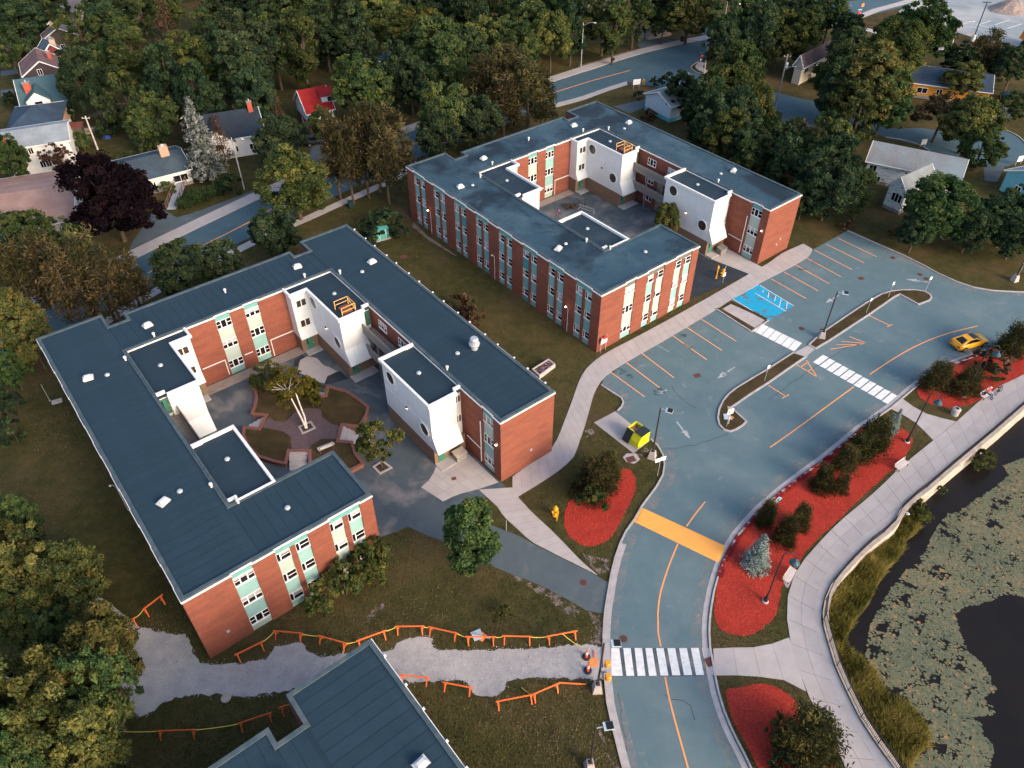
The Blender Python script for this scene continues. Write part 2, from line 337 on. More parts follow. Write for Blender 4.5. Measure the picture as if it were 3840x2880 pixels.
M['bark'] = pm('bark', (.07,.05,.038), (.12,.09,.07), 3, .95, bmp=(6, .8, .05)); M['birch'] = pm('birch', (.74,.68,.62), (.58,.5,.43), 2.5, .8, 'obj', .4, .6, [((.12,.09,.08), 3.5, .64, .72, .8)])
M['teal_box'] = pm('teal_box', (.06,.27,.25), (.08,.31,.28), 2, .6); M['green_bin'] = pm('green_bin', (.012,.04,.035))
for k, c in (('h_white', (.74,.735,.725)), ('h_cream', (.62,.53,.42)), ('h_peach', (.52,.33,.22)), ('h_bluewhite', (.55,.66,.72)), ('h_teal', (.13,.42,.52)), ('h_orange', (.66,.27,.025)), ('h_darkshingle', (.055,.035,.04)), ('h_red', (.16,.02,.028)), ('h_pink', (.5,.4,.37)), ('h_olive', (.10,.085,.06))):
    m_, t_, b_ = nmat(k); b_.inputs['Roughness'].default_value = .75
    v_ = coord(t_, 'uv'); w_ = N(t_, 'ShaderNodeTexWave', wave_type='BANDS', bands_direction='Y'); w_.inputs['Scale'].default_value = 1.6; t_.links.new(v_, w_.inputs['Vector'])
    t_.links.new(mix(t_, ramp(t_, noise(t_, v_, 2, 4), .3, .75), c, tuple(x*.84 for x in c)), b_.inputs['Base Color']); bump(t_, b_, w_.outputs['Fac'], .3, .02); M[k] = m_
m_, t_, b_ = nmat('h_peeling'); v_ = coord(t_, 'uv'); s_ = N(t_, 'ShaderNodeMapping'); s_.inputs['Scale'].default_value = (.9, 4, 1); t_.links.new(v_, s_.inputs['Vector'])
t_.links.new(mix(t_, ramp(t_, noise(t_, s_.outputs[0], 1.1, 5, .65), .56, .60), (.70,.74,.75), (.10,.105,.11)), b_.inputs['Base Color']); M['h_peeling'] = m_
for k, a, b, c in (('s_pink', (.30,.185,.155), (.24,.15,.13), (.36,.235,.195)), ('s_grey', (.26,.29,.31), (.19,.22,.24), (.31,.34,.36)), ('s_navy', (.030,.048,.075), (.045,.066,.098), (.05,.085,.125)), ('s_teal', (.05,.10,.115), (.065,.12,.135), (.06,.12,.15)), ('s_brown', (.17,.105,.105), (.13,.08,.085), (.2,.125,.12)), ('s_blue', (.075,.115,.15), (.06,.09,.125), (.095,.14,.18)), ('s_mauve', (.20,.175,.175), (.16,.135,.14), (.23,.2,.2)), ('s_slate', (.055,.075,.095), (.042,.058,.075), (.068,.098,.12)), ('s_black', (.022,.028,.038), (.035,.042,.055), (.03,.05,.07)), ('s_red', (.30,.022,.022), (.24,.018,.02), (.33,.03,.025)), ('s_worn', (.22,.23,.24), (.15,.16,.17), (.20,.26,.29)), ('s_dkbrown', (.10,.075,.075), (.075,.055,.058), (.12,.09,.09))):
    M[k] = shingle(k, a, b, c)
M['chim_red'] = brickmat('chim_red', (.42,.09,.05), (.36,.075,.045), (.3,.14,.1), (.38,.1,.07)); M['chim_pale'] = brickmat('chim_pale', (.46,.30,.22), (.5,.36,.28), (.4,.3,.25), (.42,.22,.13))
M['foundation'] = pm('foundation', (.20,.185,.175), (.27,.25,.24), 2, .9)
M['car_yellow'] = pm('car_yellow', (.80,.36,.012), None, 1, .25, spec=.5); M['car_white'] = pm('car_white', (.75,.76,.77), None, 1, .3, spec=.5); M['car_navy'] = pm('car_navy', (.012,.03,.06), None, 1, .25, spec=.5); M['car_dark'] = pm('car_dark', (.015,.02,.03), None, 1, .25, spec=.5); M['car_glass'] = pm('car_glass', (.008,.011,.016), None, 1, .08, spec=.5); M['tail_red'] = pm('tail_red', (.45,.02,.02)); M['rim'] = pm('rim', (.3,.3,.31), None, 1, .35, metal=.6)
M['machine_orange'] = pm('machine_orange', (.72,.21,.035), (.65,.18,.03), 1, .5)
M['skin'] = pm('skin', (.55,.32,.23)); M['shirt'] = pm('shirt', (.60,.035,.06)); M['jeans'] = pm('jeans', (.035,.10,.24)); M['helmet'] = pm('helmet', (.7,.69,.68)); M['bag'] = pm('bag', (.03,.035,.045)); M['pink'] = pm('pink', (.65,.10,.42)); M['shoe'] = pm('shoe', (.03,.03,.035))
M['lamp_on'] = pm('lamp_on', (.9,.7,.45), emit=((1.0, .72, .42), 6.0))
M['bluecar'] = pm('bluecar', (.28,.5,.6), None, 1, .3, spec=.5)
# foliage: dark to light tints
L = {}
L['green'] = leafmat('leaf_green', [(.024,.046,.021), (.053,.086,.033), (.092,.122,.040), (.175,.165,.048)], .3)
L['dark'] = leafmat('leaf_dark', [(.018,.034,.022), (.036,.061,.033), (.060,.091,.041), (.11,.128,.05)], .3)
L['yellow'] = leafmat('leaf_yellow', [(.036,.058,.024), (.085,.108,.036), (.15,.155,.045), (.30,.24,.068)], .35)
L['pine'] = leafmat('leaf_pine', [(.022,.025,.014), (.048,.045,.022), (.086,.073,.032), (.15,.115,.048)], .15)
L['shrubpine'] = leafmat('leaf_shrubpine', [(.018,.024,.013), (.042,.045,.019), (.085,.078,.028), (.17,.135,.04)], .15)
L['purple'] = leafmat('leaf_purple', [(.004,.003,.005), (.008,.005,.008), (.013,.008,.011), (.028,.016,.017)], .1)
L['blue'] = leafmat('leaf_blue', [(.045,.068,.066), (.095,.135,.125), (.16,.215,.2), (.26,.31,.29)], .1)
L['silver'] = leafmat('leaf_silver', [(.016,.022,.020), (.050,.060,.054), (.115,.13,.118), (.23,.24,.225)], .1)
L['brown'] = leafmat('leaf_brown', [(.03,.022,.014), (.07,.046,.028), (.125,.08,.046), (.19,.12,.068)], .15)
L['birch'] = leafmat('leaf_birch', [(.04,.042,.012), (.09,.08,.018), (.15,.12,.026), (.23,.165,.038)], .3)
L['lily'] = leafmat('leaf_lily', [(.105,.135,.095), (.16,.17,.105), (.215,.205,.12), (.46,.26,.11)], .05)
L['reed'] = leafmat('leaf_reed', [(.085,.095,.022), (.19,.185,.045), (.30,.27,.07), (.42,.34,.12)], .45)

def patchmat(name, c1, c2, sc=1.1, lo=.46, hi=.56, amt=1.0, st=(1,1,1)):
    m, t, b = nmat(name); v = coord(t, 'pos'); b.inputs['Roughness'].default_value = .95; b.inputs['Specular IOR Level'].default_value = .05
    t.links.new(mix(t, ramp(t, noise(t, v, 2.5, 8), .3, .7), c1, c2), b.inputs['Base Color']); bump(t, b, noise(t, v, 9, 3), .7, .05)
    mp = N(t, 'ShaderNodeMapping'); mp.inputs['Scale'].default_value = st; t.links.new(v, mp.inputs['Vector'])
    mu = N(t, 'ShaderNodeMath', operation='MULTIPLY'); mu.inputs[1].default_value = amt; t.links.new(ramp(t, noise(t, mp.outputs[0], sc, 7, .7), lo, hi), mu.inputs[0]); t.links.new(mu.outputs[0], b.inputs['Alpha']); return m
M['worn_ground'] = patchmat('worn_ground', (.15,.10,.07), (.27,.23,.21))

L['grass'] = leafmat('leaf_grass', [(.036,.047,.016), (.074,.078,.026), (.135,.104,.05), (.24,.17,.10)], .2)
L['chip'] = leafmat('mulch_chip', [(.10,.012,.012), (.30,.030,.022), (.48,.055,.036), (.60,.13,.085)], 0)
L['pebble'] = leafmat('pebble', [(.16,.16,.165), (.30,.29,.285), (.46,.44,.42), (.60,.57,.55)], 0)

M['dust'] = patchmat('dust', (.26,.255,.25), (.36,.34,.33), .8, .42, .72, .75)
M['tyre'] = patchmat('tyre', (.045,.06,.07), (.06,.075,.085), .7, .42, .62, .5)
M['oil'] = patchmat('oil', (.20,.205,.21), (.30,.29,.285), 1.6, .46, .66, .7)
M['oil_dark'] = patchmat('oil_dark', (.035,.045,.052), (.05,.06,.066), 1.6, .46, .62, .7)
M['spill'] = patchmat('spill', (.22,.02,.022), (.14,.014,.018), 1.6, .44, .52)
L['golden'] = leafmat('leaf_golden', [(.046,.066,.026), (.098,.115,.038), (.17,.168,.05), (.32,.26,.082)], .35)
# ================================================================ the setting
BANKZ, WATERZ = -1.25, -1.7
WALL = smooth([(30.09,22.09),(29.45,24.43),(28.98,25.47),(28.55,26.66),(28.07,28.14),(27.82,29.67),(27.56,31.66),(27.43,32.9),(27.49,34.61),(27.53,36.09),(27.64,37.15),(28.08,38.4),(28.75,39.68),(30.03,41.32),(31.91,43.11),(34.39,45.24),(37.66,47.65),(39.87,50.26),(42.47,52.09),(46.01,54.84),(49.68,57.62),(53.55,60.55),(56.55,62.87),(59.35,65.04),(66.07,69.6),(78.55,78.24)], 1.0)
g0 = [(-2000,-1500)] + [(WALL[0][0]+4, -1500)] + WALL + [(2000, WALL[-1][1]+900), (2000, 3000), (-2000, 3000)]
struct(MB().sheet(g0, 0).build('ground', M['lawn'], uv=False))
struct(MB().sheet([(WALL[0][0]-30,-1500),(2000,-1500),(2000,1600),(WALL[-1][0]-60, WALL[-1][1]-30)] + [(p[0]-4, p[1]+2) for p in WALL[::-1]], WATERZ).build('pond_water', M['water'], uv=False))
NOGRASS = []
def sheet(name, pts, z, m, parent=None):
    if not parent and name not in ('verge', 'bare_ground', 'dirt_margin'): NOGRASS.append(pts)
    o = MB().sheet(pts, z).build(name, m, parent, uv=False)
    return o if parent else struct(o)
def wobble(pts, amp, step, seed):
    r = random.Random(seed); q = []
    P = pts + [pts[0]]
    for i in range(len(P)-1):
        a, b = P[i], P[i+1]; k = max(1, int(math.hypot(b[0]-a[0], b[1]-a[1])/step))
        for j in range(k):
            t = j/k; q.append((a[0]+(b[0]-a[0])*t + r.uniform(-amp, amp)*(j > 0), a[1]+(b[1]-a[1])*t + r.uniform(-amp, amp)*(j > 0)))
    return q
# ---- campus road and car park
KL1 = smooth([(8.83,22.87),(8.48,24.45),(8.3,25.6),(8,27.53),(7.75,29.56),(7.74,31.54),(7.85,34.2),(7.97,35.66),(8.33,38.1),(8.78,40.02),(9.26,42.02),(9.79,43.75),(10.49,45.54),(11.25,47.02),(12.17,48.35),(13.16,50.09),(14.91,52.54),(15.88,54.23),(16.26,55.75),(16.29,57.1),(15.9,58.47),(15.27,59.45)], 1.2)
KL2 = smooth([(12.05,63.94),(12.56,64.58),(12.88,65.36),(12.72,66.09),(11.98,66.86),(10.57,68.35)], .5)
LOTL = [(10.93,69.4),(12,70.8),(14.06,72.53),(20.58,77.85),(27.06,83.21)]
PEN = [(27.21,83.45),(30.79,78.57),(31.22,78.95),(33.61,80.98),(29.64,85.37)]
LOTR = [(29.71,85.54),(36.05,90.98),(43.01,95.99),(44.29,98.1),(51.13,103.44)]
KR0 = smooth([(51.13,103.44),(54.3,99.7),(57.19,96.38),(58.94,93.95),(60.27,91.79),(61.87,89.88),(63.79,88.38),(66.01,87.65),(70.27,87.28),(75.35,87.23)], 2)
KR = smooth([(70.29,77.62),(64.92,76.37),(61.2,75.09),(57.68,73.71),(54.14,72.12),(51.66,70.69),(49.63,69.35),(47.51,67.7),(45.64,66.1),(43.55,64.33),(41.39,62.72),(39.06,61),(36.23,58.63),(33.31,56.22),(30.17,53.83),(27.31,51.53),(26.1,50.48),(24.92,49.41),(23.5,47.95),(22.07,46.36),(21.01,44.89),(20.02,43.3),(19.21,41.67),(18.5,40.01),(17.95,38.41),(17.58,37.16),(17.31,35.95),(17.1,34.48),(17.08,33.33),(17.03,31.94),(17.05,30.33),(17.19,28.9),(17.43,27.65),(17.73,26.55),(18.07,25.48),(18.34,24.44),(18.86,22.86)], 1.5)
lot = KL1 + [(11.68,63.76)] + KL2 + LOTL + PEN[:4] + PEN[4:] + LOTR + KR0[1:] + [(KR0[-1][0]+20, KR0[-1][1]), (KR[0][0]+20, KR[0][1])] + KR
road = sheet('campus_road', lot, .008, M['asphalt'])
def kerb(pts, parent=None, w=.17, h=.13, z=0.0, off=0.0, closed=False, m='kerb', name='kerb'):
    o = MB().ribbon(pts, w, z, h, off, closed).build(name, M[m], parent, uv=False)
    return o if parent else struct(o)
kerb(KL1, road); kerb(KL2, road); kerb(KR0, road); kerb(KR, road)
kerb(PEN[:2], road); kerb(PEN[1:4], road)
kerb(KR, road, w=.45, h=.012, z=.006, off=-.42, name='gutter'); kerb(KL1[:len(KL1)*3//5], road, w=.5, h=.012, z=.006, off=-.35, name='gutter')
# ---- traffic islands
ISL1 = smooth([(25.18,64.44),(26.45,62.17),(25.35,61.12),(24.34,60.63),(23.55,61.02),(23.26,61.93),(23.5,63.29),(24.11,64.87),(25.01,66.18),(26.3,67.59),(31.2,71.26),(34.55,73.92),(35.4,74.22),(36.18,73.44),(33.45,71.2),(30.59,68.76),(27.93,66.71)], .8, True)
ISL1 = [(25.18,64.44),(26.45,62.17),(25.88,61.55),(25.06,60.95),(24.3,60.61),(23.66,60.88),(23.3,61.68),(23.36,62.79),(23.8,64.18),(24.53,65.6),(25.39,66.71),(26.53,67.78),(28.74,69.46),(31.2,71.26),(33.58,73.15),(35.03,74.28),(36.36,73.53),(33.43,71.14),(30.59,68.76),(27.93,66.71)]
ISL2 = [(38.06,75.12),(37.44,75.86),(39.63,78.14),(43.95,81.73),(47.89,84.92),(50.42,86.76),(51.92,87.41),(53.52,87.74),(55.43,87.74),(56.56,87.37),(57.03,86.68),(56.93,85.96),(56.38,85.33),(54.57,84.42),(53.63,85.79),(52.95,86.76),(52.14,86.29),(46.88,81.96),(40.44,76.87)]
for pts in (ISL1, ISL2):
    o = struct(MB().prism(pts, 0, .12).build('traffic_island', M['dry_lawn'], uv=False))
    kerb(pts, o, w=.2, h=.15, off=.0, closed=True)
sheet('island_path', [(35.03,74.28),(36.36,73.53),(38.06,75.12),(37.44,75.86)], .03, M['concrete'])
# ---- main street, side streets
SU = smooth([(-74.92,64.18),(-68.46,78.74),(-54.5,96.56),(-41.38,112.89),(-20.4,137.73),(-17,141.44),(6.82,161.93),(16.74,169.74),(28.96,179.59),(47.13,190.86),(62.11,203.27)], 3)
SU2 = [(70,205),(84.4,217),(96,221.5),(120,232),(300,330)]
SD = smooth([(-66.04,64.17),(-58.7,75.63),(-49.92,89.12),(-48.94,90.05),(-38.11,103.37),(-17.31,127.66),(-13.98,130.37),(8.32,151.15),(13.72,154.22),(19.15,159.41),(24.02,163.16)], 3)
street = sheet('main_street', SU + SU2 + [(310,318),(108.4,218),(83,203),(78,198)] + [(60.79,200.92),(41.24,175.22),(38.89,171.5),(39.17,169.23),(40.97,167.27),(52.65,158.52),(56.54,155.3),(61.04,152.56),(65.25,150.27),(69.41,142.99),(70.19,140.23),(77.14,140.21),(84.37,136.85),(89.02,140.19),(91.34,140.18),(92.91,136.83),(93.16,133.91),(89.69,126.85),(85.56,124.63),(81.91,124.53),(78.65,126.87),(76.12,129.27),(74.56,130.5),(73.7,132.87),(68.71,136.09),(66.25,138.88),(62.87,140.93),(58.64,143.37),(54.81,145.51),(52.09,147.69),(48.06,160.58)] + [(34,158)] + SD[::-1], .006, M['street'])
kerb(smooth([(41.15,174.75),(38.89,171.5),(39.3,169.06),(40.97,167.27),(52.59,158.27)], 1), street); kerb(smooth([(68.76,136.22),(71.67,134.92),(73.7,132.87),(74.51,130.38)], 1), street); kerb(smooth([(91.4,140.32),(93.07,137.16),(93.16,133.91),(92.54,129.24)], 1), street)
WU = smooth([(-76.96,66),(-70.39,79.39),(-56.82,97.35),(-42.13,115.98),(-21.37,140.08),(-17.62,143.53),(6.25,164.48),(29.75,183.07),(47.32,192.81)], 3)
def walk(name, A, B, n, z=.035, m='concrete', cols=1, gap=.012, parent=None):
    A = resample(A, n+1); B = resample(B, n+1)
    NOGRASS.append(A + B[::-1])
    base = MB().sheet(A + B[::-1], z-.02).build(name, M['concrete_base'], parent, uv=False)
    if not parent: struct(base)
    for i in range(n):
        for c in range(cols):
            f0, f1 = c/cols, (c+1)/cols
            q = [(P[i+d][0]+(Q[i+d][0]-P[i+d][0])*f, P[i+d][1]+(Q[i+d][1]-P[i+d][1])*f) for P, Q, d, f in ((A,B,0,f0),(A,B,0,f1),(A,B,1,f1),(A,B,1,f0))]
            cx = sum(p[0] for p in q)/4; cy_ = sum(p[1] for p in q)/4
            L = max(math.hypot(q[1][0]-q[0][0], q[1][1]-q[0][1]), .1); W_ = max(math.hypot(q[2][0]-q[1][0], q[2][1]-q[1][1]), .1); k = 1-gap*2/min(L, W_) if min(L, W_) > .2 else 1
            q = [(cx+(p[0]-cx)*k, cy_+(p[1]-cy_)*k) for p in q]
            MB().prism(q, z-.02, z+random.uniform(-.004,.004)).build('paving_slab', M[m], base, uv=False)
    return base
random.seed(3)
walk('street_pavement', [p for p in WU], offset(WU, -2.6), 60, .05)
kerb(SU, street, w=.2, h=.12, off=.1)
WD = [(-58.03,74.11),(-51.68,85.14),(-48.75,89.49),(-37.17,103.37),(-32.81,107.51),(-28.31,112.37),(-20.78,120.22),(-17.22,126.76)]
walk('near_pavement', WD, offset(WD, -1.6), 40, .05)
walk('far_pavement', [(8.34,151.76),(13.78,155.16),(20.56,160.81),(24.04,163.33)], [(8.56,149.79),(13.8,153.05),(20.71,159),(23.98,161.31)], 8, .05)
struct(MB().ribbon(smooth([(41.15,174.75),(39.81,171.96),(40.08,169.68),(41.25,167.89)],1), 1.6, .05, .0, .9).build('corner_pavement', M['concrete'], uv=False))
def lines(name, segs, w, m, parent, z=.016):
    for s in segs:
        MB().ribbon(s, w, z).build(name, M[m], parent, uv=False)
lines('centre_line', [smooth([(-51.73,92.16),(-50.39,93.73),(-47.1,98.17),(-40.01,107.28),(-32.66,119.7),(-19.02,132.56),(-15.8,135.75)], 4), [(8.24,157.16),(16.27,163.43),(25.58,169.72)], [(85.54,213.08),(88.15,215.01)]], .22, 'orange_paint', street)
# far car park with gravel heap, grass verge
lot2 = sheet('far_car_park', [(98.27,209.88),(106.75,219.59)] + [(112,226),(160,260),(420,360),(420,180)] + [(116.44,181.34),(108.18,191.23),(105.65,195.65),(102.88,200.8),(98.99,205.57)], .01, M['pale_lot'])
sheet('verge', [(84.68,200.85),(91.7,206.81),(98.3,210.51),(98.99,205.57),(105.65,195.65),(116.44,181.34),(112.2,172.7),(100.36,181.38),(95.97,188.06),(88.51,193.47),(83.92,198.54)], .009, M['dry_lawn'])
struct(MB().ribbon([(82.4,203.22),(85.47,204.4),(93.21,211.15),(101.04,216.28),(109.44,222.29)], 2.2, .03).build('verge_path', M['concrete'], uv=False)); struct(MB().ribbon([(83.73,197.4),(85.96,195.7),(88.42,192.7),(91.97,187.02),(99.87,181.88),(105.16,176.49)], 2.2, .03).build('far_path', M['concrete'], uv=False))
lines('stall_line', [[(107.96,191.99),(111.28,194.51)], [(109.29,189.62),(113.23,192.31)], [(110.62,186.97),(114.82,189.82)], [(112.2,184.59),(116.71,187.69)], [(105.73,194.53),(108.96,196.42)]], .2, 'orange_paint', lot2, .02)
lines('lane_mark', [[(111.34,198.47),(113.14,196.19)], [(113.65,199.84),(115.62,197.54)], [(114.11,199.61),(118.47,202.52)], [(118.26,199.6),(123.33,203.1)], [(119.74,196.73),(124.96,200.16)]], .22, 'white_paint', lot2, .02)
# driveways
DRV = [[(-57.06,109.22),(-55.35,109.95),(-52.62,107.54),(-50.39,108.97),(-43.5,115.46),(-42.33,116.76),(-42.07,115.71),(-56.6,97.35),(-56.92,100.75),(-56.8,105.68)], [(-36.12,129.5),(-36.13,133.86),(-34.5,134.17),(-32.6,131.34),(-32.2,125.91),(-33.81,125.92),(-35.5,127.69)], [(29.05,184.6),(29.63,190.9),(31.96,191.98),(38.69,188.21),(35.62,184.58),(29.91,181.56)], [(45.13,198.08),(48.93,196.36),(47.87,192.81),(45.41,191.4),(44.9,194.7)], [(19.87,150.37),(27.39,154.19),(26.58,150.35),(22.85,147.03)], [(94.18,150.2),(97.93,151.71),(96.88,145.06),(92.33,142.94)], [(52.6,147.32),(58.54,143.02),(56.86,140.25),(51.01,142.33)], [(81.25,124.24),(85.11,124.52),(81.18,118.94),(79.36,119.48)], [(-110.55,169.6),(-107.31,170.5),(-105.91,168.25),(-109.03,166.49)], [(-105.31,158.88),(-103.15,159.7),(-102.02,157.66),(-103.54,155.27)]]
for p in DRV: sheet('driveway', p, .014, M['lane'])
sheet('gravel_verge', [(14.21,172.02),(24.49,180.09),(30.19,183.78),(30.36,182.36),(21.94,175.27),(16.17,171.1)], .013, M['dirt'])
# ---- concrete walks on the campus
WL = smooth([(-0.01,54.03),(2.15,56.1),(3.68,57.45),(4.57,58.6),(5.14,60.01),(5.75,61.95),(6.81,65.23),(7.94,68.99),(8.93,71.24),(10.09,72.83),(11.97,74.61),(14.93,76.85),(19.34,80.27),(23.77,83.8),(28.45,87.6),(33.55,91.83),(36.94,94.58),(39.61,97.19),(43.37,99.72)], 1)
WR = smooth([(-0.01,50.81),(0.62,51.32),(3.22,53.35),(5.42,55.28),(6.57,56.66),(7.5,59.42),(8.28,61.94),(9.63,66.95),(10.31,68.57),(11.16,69.82),(13.02,71.66),(16.17,74.25),(20.57,77.78),(27.06,83.21),(29.47,85.37),(34.9,89.73),(38.61,92.48),(43.01,95.99),(44.33,98.23)], 1)
mw = walk('campus_walk', WL, WR, 52, .05)
walk('lot_crossing_path', [(27.68,83.21),(31.36,79.11)], [(29.41,84.59),(33.3,81.18)], 5, .05)
for p in ([(27.21,83.62),(27.78,83.69),(31.43,79.27),(30.91,78.89)], [(29.56,85.01),(29.88,85.15),(33.53,81.31),(33.19,80.91)]): struct(MB().prism(p, 0, .09).build('grass_strip', M['dry_lawn'], uv=False))
walk('court_apron', [(-9.54,52.57),(-8.37,54.04),(-8.32,55.52),(-5.2,57.76)], [(-7.09,50.68),(-5.72,51.59),(-3.52,52.31),(-1.45,53.23)], 6, .045, cols=3)
walk('south_walk', [(-3.51,52.25),(-1.56,50.01),(-0.94,48.75),(0.29,47.41),(1.72,45.73),(3.55,44.55),(5.56,43.32),(7.87,41.89)], [(-0.01,52.55),(0.54,51.32),(1.93,49.34),(3.8,47.12),(4.94,45.64),(5.91,44.28),(6.87,43.05),(7.97,41.89)], 16, .04)
sheet('dumpster_pad', [(11.78,63.87),(9.21,62.07),(13.14,57.33),(15.29,59.36)], .03, M['concrete'])
sheet('drain_apron', [(11.91,56.76),(12.39,57.33),(13.39,57.33),(13.76,56.47),(13.05,55.8),(12.25,56.09)], .02, M['concrete'])
sheet('fire_lane', [(-14.01,49.35),(-16.68,54.7),(-9.54,52.61),(-7.06,50.64),(-6.48,49.72),(-0.01,46.7),(0.89,46.25),(1.94,45.46),(4.42,43.93),(7.86,41.82),(8.91,41.09),(8.34,37.79),(6.66,38.11),(5.46,38.98),(3.54,40.19),(1.42,41.35),(-0.02,41.94),(-1.46,42.63),(-3.84,43.94),(-7.08,45.93),(-8.48,46.48),(-10.73,47.71),(-12.01,48.19),(-13.19,47.8)], .01, M['lane'])
# ---- gravel construction path
gp = [(7.82,34.63),(6.43,34.85),(4,34.64),(1.58,34.42),(-0.02,34.35),(-2.41,34.28),(-6.14,34.21),(-6.83,34.5),(-7.03,35.38),(-7.85,35.53),(-9.45,35.24),(-10.09,34.94),(-10.29,34.36),(-10.93,34.15),(-14.11,34.01),(-16.72,33.72),(-17.58,34.08),(-18.13,34.8),(-19.1,34.95),(-20.64,34.66),(-20.88,33.94),(-21.14,33.37),(-21.92,33.3),(-22.89,33.02),(-25.24,32.95),(-26.73,33.1),(-27.34,33.8),(-28.05,34.81),(-28.77,35.85),(-29.54,35.7),(-30.4,35.85),(-31.92,36.3),(-32.9,36.38),(-34.07,35.11),(-34.94,34.24),(-33.89,32.54),(-32.83,31.45),(-31.69,30.11),(-31.01,28.95),(-30.2,28.44),(-29.13,28.95),(-28.63,29.72),(-27.02,30.24),(-23.98,30.3),(-21.15,30.17),(-18.9,30.63),(-14.98,31.3),(-9.39,31.56),(-8.66,31.36),(-7.38,31.42),(-6.22,31.49),(-4.67,31.56),(-3.75,31.28),(-3.33,30.48),(-2.56,30.15),(-1.29,30.22),(-0.65,30.75),(-0.53,31.42),(-0.02,31.55),(1.27,31.75),(3.87,31.68),(6.46,31.68),(7.62,31.61)]
sheet('dirt_margin', wobble(offset(gp, .8, True), .25, .6, 5), .004, M['worn_ground'])
sheet('gravel_path', wobble(gp, .16, .35, 7), .012, M['gravel'])
sheet('concrete_path', [(-32.99,36.45),(-36.96,39.1),(-39.88,40.73),(-41.6,40.4),(-39.03,38),(-35.31,35.38)], .018, M['concrete'])
sheet('side_path', [(-43.73,31.8),(-38.44,32.16),(-37.55,31.75),(-43.48,31.3)], .018, M['concrete'])
for i, p in enumerate(([(6.38,44.64),(7.67,43.93),(9.13,43.75),(9.26,42.02),(8.1,42.02),(7.02,43.23)], [(-0.02,41.94),(1.42,41.35),(3.54,40.19),(5.45,38.9),(6.1,38.11),(5.77,37.33),(4.97,37.79),(3.22,39.22),(1.41,40.69),(-0.02,41.52)], [(6.8,38.11),(8.13,37.48),(7.83,34.78),(6.7,34.93),(7.34,36.26)], [(6.7,28.28),(7.3,26.56),(7.65,25.13),(8.3,24.45),(7.7,24.45),(7.11,25.84),(6.85,27.04)], [(-13.23,37.19),(-12.57,38.44),(-11.79,38.91),(-11.61,38.6),(-12.33,37.66),(-12.92,36.96)], [(-12.39,45.02),(-11.48,44.84),(-11.27,44.3),(-11.67,43.95),(-12.17,44.39)], [(8.15,61.33),(9.38,61.57),(9.11,60.36),(8.2,59.65)], [(13.47,58.01),(14.53,58.36),(14.96,57.78),(14.17,56.87),(13.37,57.1)])):
    sheet('bare_ground', wobble(p, .15, .5, i), .006, M['worn_ground'])
sheet('wall_strip', [(-15.28,106.07),(-12.8,101.99),(-10.52,99.38),(-8.07,96.45),(-8.3,96.49),(-12.46,100.68),(-15.39,104.69)], .006, M['dirt'])
# ---- mulch beds
beds = [[(39.01,60.86),(36.19,58.49),(33.27,56.09),(30.13,53.7),(27.28,51.41),(26.06,50.32),(24.77,49.11),(23.44,47.73),(22.11,46.17),(21.05,44.71),(20.09,43.16),(19.31,41.5),(18.65,39.85),(18.17,38.09),(18.05,37.16),(18.28,36.4),(18.98,35.8),(20.28,35.58),(21.15,35.8),(21.76,36.1),(23.28,37.31),(23.97,38.4),(24.58,39.68),(24.79,40.5),(25.23,40.83),(25.72,41.33),(26.69,42.51),(27.98,44.26),(30.05,46.25),(31.45,47.37),(33.59,49.3),(34.02,49.67),(36.65,51.89),(39.87,54.63),(40.93,55.28),(42.34,56.84),(43.52,58.21),(44.23,59.37),(44.08,60.56),(43.74,61.04),(42.45,60.8),(40.89,61.29)],
 [(47.75,67.38),(49.54,69.12),(51.57,70.47),(54.04,71.89),(57.58,73.47),(61.09,74.85),(64.79,76.13),(70.15,77.37),(68.35,73.93),(62.01,70.45),(60.37,69.33),(57.87,67.96),(55.43,66.62),(54.54,65.83),(52.7,64.92),(50.04,64.53),(48.46,65.05),(47.62,66.1)],
 [(17.64,30.6),(18.59,30.86),(20.08,31.19),(21.34,31.13),(22.05,30.86),(22.8,30.33),(23.32,29.41),(23.39,28.52),(23.67,27.52),(24.17,26.3),(24.81,24.44),(24.9,22.85),(19.21,22.86),(18.88,24.44),(18.71,25.24),(18.28,26.55),(17.81,27.77),(17.63,29.29)],
 [(11.07,54.23),(11.83,55.21),(12.61,54.88),(12.97,53.8),(12.8,52.33),(12.15,50.9),(11.55,49.7),(11.15,48.93),(10.57,47.78),(9.66,46.28),(8.68,45.45),(7.46,45.09),(6.43,45.45),(5.44,46.47),(5.12,47.59),(5.26,48.94),(5.66,50.5),(7.66,52.13),(9.62,52.54)]]
for i, p in enumerate(beds): sheet('mulch_bed', wobble(p, .10, .45, 20+i), .02, M['mulch'])
# ---- promenade by the pond, wall, fence line
PL = smooth([(25.84,22.85),(25.64,24.44),(25.39,26.3),(25.06,27.64),(24.6,29.03),(24.37,30.46),(24.26,31.66),(24.18,33.05),(24.17,34.47),(24.25,35.79),(24.53,37.46),(25.08,39.36),(26.01,41.33),(27.17,42.94),(29.02,44.8),(31.33,47),(34.06,49.3),(35.5,50.37),(38.14,52.51),(40.53,54.63),(42.42,56.17),(46.26,59.13),(50.32,62.26),(54.48,65.69),(58,68.23),(61.94,70.31),(68.66,74.53)], 1)
PR = smooth([(28.63,22.85),(28.26,24.43),(27.9,25.82),(27.37,27.51),(26.94,29.28),(26.71,30.99),(26.68,33.04),(26.66,34.76),(26.85,36.54),(27.45,38.71),(28.16,40.33),(29.37,42),(31.13,43.9),(33.34,45.7),(36.16,47.75),(38.26,49.29),(40.09,50.86),(42.8,52.92),(47.58,56.61),(52.69,60.55),(57.09,64.01),(59.74,65.82),(66.36,70.16)], 1)
